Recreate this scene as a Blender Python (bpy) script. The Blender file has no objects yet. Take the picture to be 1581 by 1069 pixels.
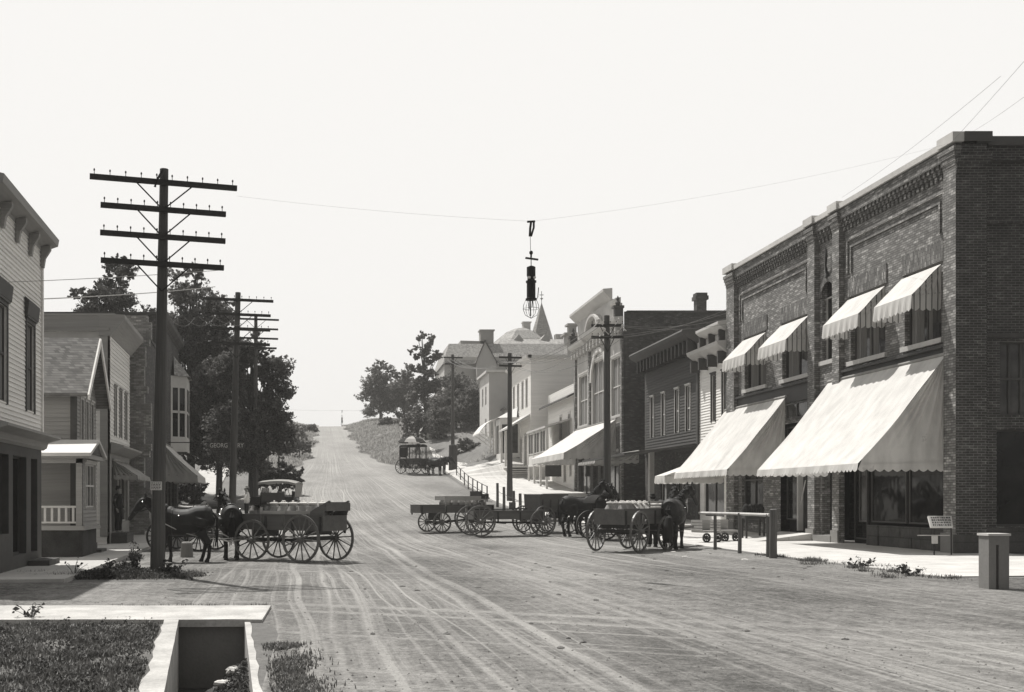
import bpy, math, random
from mathutils import Vector, Matrix
R = math.radians
SC = bpy.context.scene
COL = SC.collection
rnd = random.Random(7)

# ------------------------------------------------------------------ camera, sky, sun, exposure
FPX = 1650.0; CX = 520.0; HY = 770.0; EYE = 1.72
cam_d = bpy.data.cameras.new('camera'); cam = bpy.data.objects.new('camera', cam_d); COL.objects.link(cam)
cam.location = (0, 0, EYE); cam.rotation_euler = (R(90), 0, 0)
cam_d.sensor_width = 36; cam_d.lens = 36*FPX/1581
cam_d.shift_x = (790.5-CX)/1581; cam_d.shift_y = (HY-534.5)/1581
cam_d.clip_end = 3000; cam_d.clip_start = .1
SC.camera = cam
SC.view_settings.view_transform = 'Standard'; SC.view_settings.look = 'None'
SC.view_settings.exposure = 0.22; SC.view_settings.gamma = 1
SUN_EL = 60.0; SUN_LEFT = 30.0          # sun is ahead of the camera, a little to the left
sd = Vector((-math.sin(R(SUN_LEFT))*math.cos(R(SUN_EL)), math.cos(R(SUN_LEFT))*math.cos(R(SUN_EL)), math.sin(R(SUN_EL))))
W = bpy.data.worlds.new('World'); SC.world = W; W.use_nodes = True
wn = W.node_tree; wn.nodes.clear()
sky = wn.nodes.new('ShaderNodeTexSky'); sky.sky_type = 'NISHITA'; sky.sun_disc = False
sky.sun_elevation = R(SUN_EL); sky.sun_rotation = R(-SUN_LEFT); sky.dust_density = 4; sky.air_density = 1.0
bw = wn.nodes.new('ShaderNodeRGBToBW')
mu = wn.nodes.new('ShaderNodeMath'); mu.operation = 'MULTIPLY'; mu.inputs[1].default_value = 2.9
mn = wn.nodes.new('ShaderNodeMath'); mn.operation = 'MINIMUM'; mn.inputs[1].default_value = 8.25
cb = wn.nodes.new('ShaderNodeVectorMath'); cb.operation = 'SCALE'; cb.inputs[0].default_value = (1.0, .985, .96)
bg = wn.nodes.new('ShaderNodeBackground'); bg.inputs[1].default_value = .1
wo = wn.nodes.new('ShaderNodeOutputWorld')
L = wn.links.new
L(sky.outputs[0], bw.inputs[0]); L(bw.outputs[0], mu.inputs[0]); L(mu.outputs[0], mn.inputs[0])
# added falloff: sky dimmed toward the unseen north, behind the camera, to cut fill
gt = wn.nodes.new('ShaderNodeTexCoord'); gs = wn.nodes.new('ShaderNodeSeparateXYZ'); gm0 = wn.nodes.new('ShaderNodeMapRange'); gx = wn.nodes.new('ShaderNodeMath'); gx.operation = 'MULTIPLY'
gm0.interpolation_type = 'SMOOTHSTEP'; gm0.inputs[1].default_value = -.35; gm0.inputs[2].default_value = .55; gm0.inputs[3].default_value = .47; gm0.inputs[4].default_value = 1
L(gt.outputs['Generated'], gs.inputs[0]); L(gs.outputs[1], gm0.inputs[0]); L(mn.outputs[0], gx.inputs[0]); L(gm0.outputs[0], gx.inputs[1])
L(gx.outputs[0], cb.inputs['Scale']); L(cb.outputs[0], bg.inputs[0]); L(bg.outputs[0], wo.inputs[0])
sl = bpy.data.lights.new('sun', 'SUN'); sl.energy = 4.9; sl.angle = R(.6); sl.color = (1, .975, .935)
so = bpy.data.objects.new('sun', sl); COL.objects.link(so); so.location = (0, 0, 60)
so.rotation_euler = sd.to_track_quat('Z', 'Y').to_euler()

# ------------------------------------------------------------------ helpers
def P(px, py, Y):
    "photo pixel at distance Y -> point"
    return Vector(((px-CX)*Y/FPX, Y, EYE+(HY-py)*Y/FPX))
def ZZ(py, Y): return EYE+(HY-py)*Y/FPX
def XX(px, Y): return (px-CX)*Y/FPX
def lerp(a, b, t): return a+(b-a)*t
def sstep(a, b, x):
    t = max(0., min(1., (x-a)/(b-a))); return t*t*(3-2*t)
def interp(pts, x):
    if x <= pts[0][0]: return pts[0][1]
    for (a, u), (b, v) in zip(pts, pts[1:]):
        if x <= b: return u+(v-u)*(x-a)/(b-a)
    return pts[-1][1]

class Fr:
    "frame on a wall: u along the wall, n out of it, z up"
    def __init__(s, x, y, ang, nsign=1, z=0):
        s.o = Vector((x, y, z)); s.u = Vector((math.cos(ang), math.sin(ang), 0))
        s.n = Vector((s.u.y, -s.u.x, 0))*nsign
    def p(s, u, n, z): return s.o+s.u*u+s.n*n+Vector((0, 0, z))

ORG = {}
class MB:
    def __init__(s): s.v = []; s.f = []; s.m = None
    def add(s, vs, fs):
        b = len(s.v); s.v.extend(tuple(v) for v in vs); s.f.extend(tuple(i+b for i in f) for f in fs); return s
    def quad(s, a, b, c, d): return s.add([a, b, c, d], [(0, 1, 2, 3)])
    def poly(s, pts): return s.add(pts, [tuple(range(len(pts)))])
    def box(s, x0, x1, y0, y1, z0, z1, fr=None):
        c = [(x0, y0, z0), (x1, y0, z0), (x1, y1, z0), (x0, y1, z0), (x0, y0, z1), (x1, y0, z1), (x1, y1, z1), (x0, y1, z1)]
        if fr: c = [fr.p(*q) for q in c]
        return s.add(c, [(0, 3, 2, 1), (4, 5, 6, 7), (0, 1, 5, 4), (1, 2, 6, 5), (2, 3, 7, 6), (3, 0, 4, 7)])
    def beam(s, a, b, w, h, up=(0, 0, 1)):
        a = Vector(a); b = Vector(b); d = (b-a).normalized(); up = Vector(up)
        if abs(d.dot(up)) > .98: up = Vector((1, 0, 0))
        r = d.cross(up).normalized()*w/2; t = r.cross(d).normalized()*h/2
        vs = [a-r-t, a+r-t, a+r+t, a-r+t, b-r-t, b+r-t, b+r+t, b-r+t]
        return s.add(vs, [(0, 3, 2, 1), (4, 5, 6, 7), (0, 1, 5, 4), (1, 2, 6, 5), (2, 3, 7, 6), (3, 0, 4, 7)])
    def tube(s, pts, rad, n=8, cap=True, sq=None):
        "rad: number or list of r or (rw, rh)"
        pts = [Vector(p) for p in pts]; k = len(pts)
        if not isinstance(rad, (list, tuple)): rad = [rad]*k
        b = len(s.v)
        for i, p in enumerate(pts):
            d = (pts[min(i+1, k-1)]-pts[max(i-1, 0)])
            d = d.normalized() if d.length > 1e-9 else Vector((0, 0, 1))
            up = Vector((0, 0, 1)) if abs(d.z) < .93 else Vector((1, 0, 0))
            if sq is not None: up = Vector(sq)
            r = d.cross(up).normalized(); t = r.cross(d).normalized()
            rr = rad[i]
            if isinstance(rr, tuple): rw, rh = rr
            else: rw = rh = rr
            for j in range(n):
                a = 2*math.pi*j/n
                s.v.append(tuple(p+r*math.cos(a)*rw+t*math.sin(a)*rh))
        for i in range(k-1):
            for j in range(n):
                j2 = (j+1) % n
                s.f.append((b+i*n+j, b+i*n+j2, b+(i+1)*n+j2, b+(i+1)*n+j))
        if cap:
            s.f.append(tuple(b+j for j in range(n))[::-1]); s.f.append(tuple(b+(k-1)*n+j for j in range(n)))
        return s
    def lathe(s, prof, c=(0, 0, 0), axis='z', n=16):
        b = len(s.v); k = len(prof)
        for (r, h) in prof:
            for j in range(n):
                a = 2*math.pi*j/n; p = (r*math.cos(a), r*math.sin(a), h)
                if axis == 'y': p = (p[0], p[2], p[1])
                if axis == 'x': p = (p[2], p[0], p[1])
                s.v.append((p[0]+c[0], p[1]+c[1], p[2]+c[2]))
        for i in range(k-1):
            for j in range(n):
                j2 = (j+1) % n
                s.f.append((b+i*n+j, b+i*n+j2, b+(i+1)*n+j2, b+(i+1)*n+j))
        return s
    def prism(s, pts, d):
        "extrude polygon pts by vector d"
        pts = [Vector(p) for p in pts]; d = Vector(d); n = len(pts)
        return s.add(pts+[p+d for p in pts], [tuple(range(n))[::-1], tuple(range(n, 2*n))]+[(i, (i+1) % n, n+(i+1) % n, n+i) for i in range(n)])
    def xf(s, M):
        s.v = [tuple(M @ Vector(v)) for v in s.v]; return s
    def build(s, name, m, parent=None, smooth=False, loc=None):
        me = bpy.data.meshes.new(name)
        o = Vector((0, 0, 0))
        if parent is not None: o = ORG.get(parent.name, o)
        elif loc is not None: o = Vector(loc)
        me.from_pydata([(v[0]-o.x, v[1]-o.y, v[2]-o.z) for v in s.v], [], s.f)
        me.materials.append(m)
        if smooth: me.polygons.foreach_set('use_smooth', [True]*len(me.polygons))
        ob = bpy.data.objects.new(name, me); COL.objects.link(ob)
        if parent is not None:
            ob.parent = parent; ORG[ob.name] = o
        elif loc is not None:
            ob.location = loc; ORG[ob.name] = o
        return ob

def fixn(ob):
    import bmesh
    bm = bmesh.new(); bm.from_mesh(ob.data); bmesh.ops.recalc_face_normals(bm, faces=bm.faces); bm.to_mesh(ob.data); bm.free()
    return ob
def tag(o, label=None, cat=None, group=None, kind=None):
    if label: o['label'] = label
    if cat: o['category'] = cat
    if group: o['group'] = group
    if kind: o['kind'] = kind
    return o
def empty(name, loc, label, cat, group=None, rz=0, world=True):
    "thing root.  world=True: its parts are written in world coordinates"
    o = bpy.data.objects.new(name, None); COL.objects.link(o); o.location = loc; o.rotation_euler = (0, 0, rz)
    o.empty_display_size = .2
    ORG[o.name] = Vector(loc) if world else Vector((0, 0, 0))
    return tag(o, label, cat, group)
def copy_tree(o, parent=None):
    c = o.copy(); COL.objects.link(c)
    if parent is not None: c.parent = parent
    for ch in list(o.children): copy_tree(ch, c)
    return c

# ------------------------------------------------------------------ materials
def G(v): return (v*1.02, v, v*.962, 1)
class NT:
    def __init__(s, name):
        s.m = bpy.data.materials.new(name); s.m.use_nodes = True; s.t = s.m.node_tree
        s.b = s.t.nodes['Principled BSDF']; s.out = s.t.nodes['Material Output']
        s.b.inputs['Specular IOR Level'].default_value = .3
    def n(s, typ, **kw):
        x = s.t.nodes.new('ShaderNode'+typ)
        for k, v in kw.items():
            if k.startswith('i_'):
                x.inputs[k[2:].replace('_', ' ')].default_value = v
            else: setattr(x, k, v)
        return x
    def l(s, a, b): s.t.links.new(a, b)
    def math(s, op, a, b=None, c=None):
        x = s.t.nodes.new('ShaderNodeMath'); x.operation = op
        for i, q in enumerate((a, b, c)):
            if q is None: continue
            if isinstance(q, (int, float)): x.inputs[i].default_value = q
            else: s.l(q, x.inputs[i])
        return x.outputs[0]
    def coord(s, kind='Object'): return s.n('TexCoord').outputs[kind]
    def noise(s, scale, detail=4, vec=None, rough=.55, dist=0):
        x = s.n('TexNoise', i_Scale=scale, i_Detail=detail, i_Roughness=rough, i_Distortion=dist)
        if vec is not None: s.l(vec, x.inputs['Vector'])
        return x.outputs['Fac']
    def maps(s, vec, scale=(1, 1, 1), loc=(0, 0, 0)):
        x = s.n('Mapping'); x.inputs['Scale'].default_value = scale; x.inputs['Location'].default_value = loc
        s.l(vec, x.inputs['Vector']); return x.outputs[0]
    def ramp(s, fac, stops):
        x = s.n('ValToRGB'); e = x.color_ramp.elements
        while len(e) < len(stops): e.new(.5)
        for q, (p, v) in zip(e, stops): q.position = p; q.color = G(v) if not isinstance(v, tuple) else v
        s.l(fac, x.inputs[0]); return x.outputs[0]
    def mix(s, f, a, b, mode='MIX'):
        x = s.n('MixRGB', blend_type=mode)
        for i, q in enumerate((f, a, b)):
            if isinstance(q, (int, float)): x.inputs[i].default_value = q if i == 0 else G(q)
            elif isinstance(q, tuple): x.inputs[i].default_value = q
            else: s.l(q, x.inputs[i])
        return x.outputs[0]
    def bump(s, h, strength=.4, dist=.02):
        x = s.n('Bump'); x.inputs['Strength'].default_value = strength; x.inputs['Distance'].default_value = dist
        s.l(h, x.inputs['Height']); s.l(x.outputs[0], s.b.inputs['Normal']); return x
    def base(s, c, rough=.8):
        if isinstance(c, (int, float)): s.b.inputs['Base Color'].default_value = G(c)
        else: s.l(c, s.b.inputs['Base Color'])
        s.b.inputs['Roughness'].default_value = rough; return s

def simple(name, v, rough=.8, var=.25, scale=6, stretch=(1, 1, 1), bump=.15, metal=0, bd=.01):
    t = NT(name); c = t.maps(t.coord(), stretch)
    n1 = t.noise(scale, 6, c); n2 = t.noise(scale*.13, 3, c)
    f = t.math('MULTIPLY_ADD', n2, .6, t.math('MULTIPLY', n1, .4))
    t.base(t.ramp(f, [(.3, v*(1-var)), (.7, v*(1+var))]), rough)
    if bump: t.bump(n1, bump, bd)
    t.b.inputs['Metallic'].default_value = metal
    return t.m

def wallvec(t):
    "(along wall, height) from object coordinates for any upright wall"
    g = t.n('NewGeometry'); sp = t.n('SeparateXYZ'); t.l(g.outputs['Normal'], sp.inputs[0])
    c = t.n('SeparateXYZ'); t.l(t.coord(), c.inputs[0])
    ax = t.math('GREATER_THAN', t.math('ABSOLUTE', sp.outputs[0]), .7)
    u = t.math('ADD', t.math('MULTIPLY', c.outputs[1], ax), t.math('MULTIPLY', c.outputs[0], t.math('SUBTRACT', 1, ax)))
    cm = t.n('CombineXYZ'); t.l(u, cm.inputs[0]); t.l(c.outputs[2], cm.inputs[1])
    return cm.outputs[0]
def brick(name, v, mortar, var=.3, light=.0, bump=.6, soldier=False, scale=1.0, rough=.9, mort=.011):
    t = NT(name); uv = wallvec(t)
    if soldier:
        s2 = t.n('SeparateXYZ'); t.l(uv, s2.inputs[0]); c2 = t.n('CombineXYZ')
        t.l(s2.outputs[1], c2.inputs[0]); t.l(s2.outputs[0], c2.inputs[1]); uv = c2.outputs[0]
    b = t.n('TexBrick', offset=.5); b.inputs['Scale'].default_value = 1
    b.inputs['Color1'].default_value = G(v*(1-var)); b.inputs['Color2'].default_value = G(v*(1+var)); b.inputs['Mortar'].default_value = G(mortar)
    b.inputs['Mortar Size'].default_value = mort; b.inputs['Mortar Smooth'].default_value = .3; b.inputs['Bias'].default_value = 0
    b.inputs['Brick Width'].default_value = .215*scale; b.inputs['Row Height'].default_value = .073*scale
    nz = t.noise(3.5, 3, uv); 
    vv = t.n('VectorMath', operation='ADD'); sc = t.n('VectorMath', operation='SCALE')
    nv = t.n('TexNoise'); nv.inputs['Scale'].default_value = 5; t.l(uv, nv.inputs['Vector'])
    t.l(nv.outputs['Color'], sc.inputs[0]); sc.inputs['Scale'].default_value = .012
    t.l(uv, vv.inputs[0]); t.l(sc.outputs[0], vv.inputs[1]); t.l(vv.outputs[0], b.inputs['Vector'])
    # stray light and dark bricks: cell noise locked to the brick size
    wn_ = t.n('TexWhiteNoise', noise_dimensions='2D')
    sx = t.n('SeparateXYZ'); t.l(uv, sx.inputs[0])
    row = t.math('FLOOR', t.math('DIVIDE', sx.outputs[1], .073*scale))
    off = t.math('MULTIPLY', t.math('MODULO', row, 2), .5)
    colm = t.math('FLOOR', t.math('ADD', t.math('DIVIDE', sx.outputs[0], .215*scale), off))
    cc = t.n('CombineXYZ'); t.l(colm, cc.inputs[0]); t.l(row, cc.inputs[1]); t.l(cc.outputs[0], wn_.inputs['Vector'])
    st = t.math('MULTIPLY_ADD', t.math('POWER', wn_.outputs['Value'], 5), 1.3*light, 1-.3*light)
    big = t.noise(.6, 4, uv)
    fac = t.math('MULTIPLY', st, t.math('MULTIPLY_ADD', big, .8, .6))
    fac = t.math('MULTIPLY', fac, t.math('MULTIPLY_ADD', nz, .6, .7))
    cr = t.n('CombineXYZ'); 
    for i in range(3): t.l(fac, cr.inputs[i])
    t.base(t.mix(1, b.outputs['Color'], cr.outputs[0], 'MULTIPLY'), rough)
    h = t.math('ADD', t.math('MULTIPLY', b.outputs['Fac'], -1), t.math('MULTIPLY', t.noise(60, 3, uv), .3))
    t.bump(h, bump, .012)
    return t.m
def canvas(name, v, trans=.3, streak=.1, stripes=None, dirt=.0):
    t = NT(name); c = t.coord()
    n = t.noise(2.2, 6, t.maps(c, (1, 1, .35))); n2 = t.noise(90, 2, c)
    col = t.ramp(n, [(.3, v*(1-streak)), (.65, v)])
    if stripes:
        sp = t.n('SeparateXYZ'); t.l(c, sp.inputs[0])
        uu = sp.outputs[0] if stripes[1] == 'x' else sp.outputs[1]
        fr = t.math('FRACT', t.math('DIVIDE', uu, stripes[0]))
        col = t.mix(t.math('LESS_THAN', fr, stripes[2]), col, G(stripes[3]))
    if dirt:
        dn = t.noise(1.1, 5, c); col = t.mix(t.math('MULTIPLY', t.math('GREATER_THAN', dn, .62), dirt), col, v*.6)
    t.base(col, .9); t.b.inputs['Specular IOR Level'].default_value = .1
    t.bump(t.math('ADD', n, t.math('MULTIPLY', n2, .15)), .25, .03)
    tr = t.n('BsdfTranslucent'); t.l(col, tr.inputs[0]); mx = t.n('MixShader'); mx.inputs[0].default_value = trans
    t.l(t.b.outputs[0], mx.inputs[1]); t.l(tr.outputs[0], mx.inputs[2]); t.l(mx.outputs[0], t.out.inputs[0])
    return t.m
def leafmat(name, v, var=.45, trans=.3, nw=.25, ns=.45):
    t = NT(name); g = t.n('NewGeometry'); r = g.outputs['Random Per Island']
    n = t.noise(ns, 4, t.coord())
    f = t.math('MULTIPLY_ADD', r, 1-nw, t.math('MULTIPLY', n, nw))
    col = t.ramp(f, [(.15, v*(1-var)), (.85, v*(1+var))]); t.base(col, .55)
    tr = t.n('BsdfTranslucent'); t.l(col, tr.inputs[0]); mx = t.n('MixShader'); mx.inputs[0].default_value = trans
    t.l(t.b.outputs[0], mx.inputs[1]); t.l(tr.outputs[0], mx.inputs[2]); t.l(mx.outputs[0], t.out.inputs[0])
    return t.m
def glassmat(name, v=.012, rough=.06):
    t = NT(name); n = t.noise(1.6, 3, t.coord()); t.base(t.ramp(n, [(.35, v*.6), (.7, v*1.8)]), rough)
    t.bump(t.noise(1.2, 2, t.coord()), .15, .05); t.b.inputs['Specular IOR Level'].default_value = .35
    return t.m

def roadmat():
    t = NT('packed_dirt'); c = t.coord(); uvn = t.coord('UV')
    sp = t.n('SeparateXYZ'); t.l(uvn, sp.inputs[0]); u, y = sp.outputs[0], sp.outputs[1]
    wob = t.math('SUBTRACT', t.noise(.06, 1, c), .5); wob2 = t.math('SUBTRACT', t.noise(.35, 2, c), .5)
    def streak(q, v, su, sv, lo, hi, seed, det=2):
        cm = t.n('CombineXYZ'); t.l(t.math('MULTIPLY', q, su), cm.inputs[0]); t.l(t.math('MULTIPLY', v, sv), cm.inputs[1]); cm.inputs[2].default_value = seed
        n = t.noise(1, det, cm.outputs[0], .55); m = t.n('MapRange'); m.inputs[1].default_value = lo; m.inputs[2].default_value = hi
        t.l(n, m.inputs[0]); return m.outputs[0]
    ua = t.math('ADD', u, t.math('ADD', t.math('MULTIPLY', wob, .8), t.math('MULTIPLY', wob2, .1)))
    ub = t.math('ADD', u, t.math('MULTIPLY', wob, -1.4)); ub = t.math('ADD', ub, t.math('MULTIPLY', y, .035))
    s1 = streak(ua, y, 4.8, .015, .52, .66, 3.1); s1b = streak(ub, y, 8.5, .02, .54, .68, 7.7)
    s1c = streak(ua, y, 11, .05, .5, .72, 1.7)
    x3 = t.n('SeparateXYZ'); t.l(c, x3.inputs[0])
    dx = t.math('SUBTRACT', x3.outputs[0], 26); dy = t.math('SUBTRACT', x3.outputs[1], 58)
    r = t.math('ADD', t.math('SQRT', t.math('ADD', t.math('MULTIPLY', dx, dx), t.math('MULTIPLY', dy, dy))), t.math('MULTIPLY', wob, 4))
    s2 = streak(r, t.math('ARCTAN2', dy, dx), 3.2, 1.2, .55, .68, 9.7)
    near = t.n('MapRange'); near.inputs[1].default_value = 46; near.inputs[2].default_value = 34; t.l(y, near.inputs[0])
    s2 = t.math('MULTIPLY', s2, t.math('MULTIPLY', near.outputs[0], .75))
    patchy = t.n('MapRange'); patchy.inputs[1].default_value = .38; patchy.inputs[2].default_value = .6; t.l(t.noise(.16, 3, t.maps(c, (1, .5, 1))), patchy.inputs[0])
    edge = t.n('MapRange'); edge.inputs[1].default_value = 8.5; edge.inputs[2].default_value = 5; t.l(t.math('ABSOLUTE', u), edge.inputs[0])
    tr = t.math('MAXIMUM', t.math('MAXIMUM', s1, s1b), t.math('MAXIMUM', s2, t.math('MULTIPLY', s1c, .7)))
    tr = t.math('MULTIPLY', tr, t.math('MULTIPLY', edge.outputs[0], t.math('MULTIPLY_ADD', patchy.outputs[0], .75, .25)))
    fine = t.noise(11, 8, c, .75); peb = t.noise(34, 4, c, .75); mid = t.noise(2.6, 7, c, .7); big = t.noise(.3, 4, t.maps(c, (1, .45, 1)))
    q = t.math('ADD', t.math('MULTIPLY', big, .34), t.math('ADD', t.math('MULTIPLY', mid, .22), t.math('MULTIPLY', fine, .44)))
    base = t.ramp(q, [(.42, .055), (.5, .15), (.58, .27)])
    base = t.mix(t.math('MULTIPLY', edge.outputs[0], t.math('MULTIPLY', patchy.outputs[0], .35)), base, .24)
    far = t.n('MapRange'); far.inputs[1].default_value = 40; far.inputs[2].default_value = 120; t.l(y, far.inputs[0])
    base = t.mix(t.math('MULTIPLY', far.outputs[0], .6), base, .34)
    col = t.mix(t.math('MULTIPLY', tr, t.math('MULTIPLY_ADD', fine, .9, .2)), base, .45)
    pm = t.n('MapRange'); pm.inputs[1].default_value = .56; pm.inputs[2].default_value = .68; t.l(peb, pm.inputs[0])
    col = t.mix(t.math('MULTIPLY', pm.outputs[0], .7), col, .05)
    pl_ = t.n('MapRange'); pl_.inputs[1].default_value = .42; pl_.inputs[2].default_value = .32; t.l(peb, pl_.inputs[0])
    col = t.mix(t.math('MULTIPLY', pl_.outputs[0], .45), col, .42)
    t.base(col, .95); t.b.inputs['Specular IOR Level'].default_value = .1
    h = t.math('ADD', t.math('ADD', t.math('MULTIPLY', fine, .6), t.math('MULTIPLY', mid, .8)), t.math('ADD', t.math('MULTIPLY', peb, .3), t.math('MULTIPLY', tr, -.3)))
    t.bump(h, .9, .06)
    return t.m
def groundmat(name, v, var=.4, scale=2.5):
    t = NT(name); c = t.coord(); n = t.noise(scale, 8, c, .7); b = t.noise(.2, 4, c); s = t.noise(14, 5, c, .7)
    f = t.math('ADD', t.math('MULTIPLY', n, .35), t.math('ADD', t.math('MULTIPLY', b, .35), t.math('MULTIPLY', s, .3)))
    t.base(t.ramp(f, [(.36, v*(1-var)), (.62, v*(1+var))]), .95); t.bump(t.math('ADD', n, s), .7, .08); return t.m
def concmat(name, v, joint=None, var=.15):
    t = NT(name); c = t.coord(); n = t.noise(1.3, 7, c, .65); s = t.noise(25, 5, c)
    f = t.math('MULTIPLY_ADD', n, .7, t.math('MULTIPLY', s, .3))
    col = t.ramp(f, [(.35, v*(1-var)), (.6, v*(1+var*.5))])
    h = s
    if joint:
        sp = t.n('SeparateXYZ'); t.l(c, sp.inputs[0]); g = None
        for i, d in enumerate(joint):
            if not d: continue
            fr = t.math('FRACT', t.math('DIVIDE', sp.outputs[i], d)); e = t.math('LESS_THAN', fr, .012*1.5/d)
            g = e if g is None else t.math('MAXIMUM', g, e)
        col = t.mix(t.math('MULTIPLY', g, .7), col, v*.35)
        h = t.math('SUBTRACT', s, g)
    t.base(col, .9); t.bump(h, .35, .01); return t.m
def woodmat(name, v, var=.3, rough=.75, axis='z', sc=1):
    st = {'z': (14, 14, .8), 'x': (.8, 14, 14), 'y': (14, .8, 14)}[axis]
    return simple(name, v, rough, var, 2.2*sc, st, .35)
def horsemat(name, v):
    t = NT(name); n = t.noise(3, 4, t.coord()); t.base(t.ramp(n, [(.3, v*.6), (.7, v*1.4)]), .66)
    t.bump(t.noise(120, 2, t.maps(t.coord(), (.3, 1, 1))), .2, .004)
    t.b.inputs['Specular IOR Level'].default_value = .3; return t.m
def shinglemat(name, v):
    t = NT(name); c = t.coord(); sp = t.n('SeparateXYZ'); t.l(c, sp.inputs[0])
    row = t.math('DIVIDE', sp.outputs[2], .085); fr = t.math('FRACT', row)
    cm = t.n('CombineXYZ'); t.l(t.math('FLOOR', t.math('ADD', t.math('MULTIPLY', t.math('ADD', sp.outputs[0], sp.outputs[1]), 6), t.math('MULTIPLY', t.math('FLOOR', row), .43))), cm.inputs[0]); t.l(t.math('FLOOR', row), cm.inputs[1])
    w = t.n('TexWhiteNoise', noise_dimensions='2D'); t.l(cm.outputs[0], w.inputs['Vector'])
    n = t.noise(1.5, 5, c)
    col = t.ramp(t.math('MULTIPLY_ADD', w.outputs['Value'], .5, t.math('MULTIPLY', n, .5)), [(.2, v*.6), (.8, v*1.4)])
    col = t.mix(t.math('MULTIPLY', t.math('LESS_THAN', fr, .16), .7), col, v*.25)
    t.base(col, .9); t.bump(fr, .5, .02); return t.m

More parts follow.
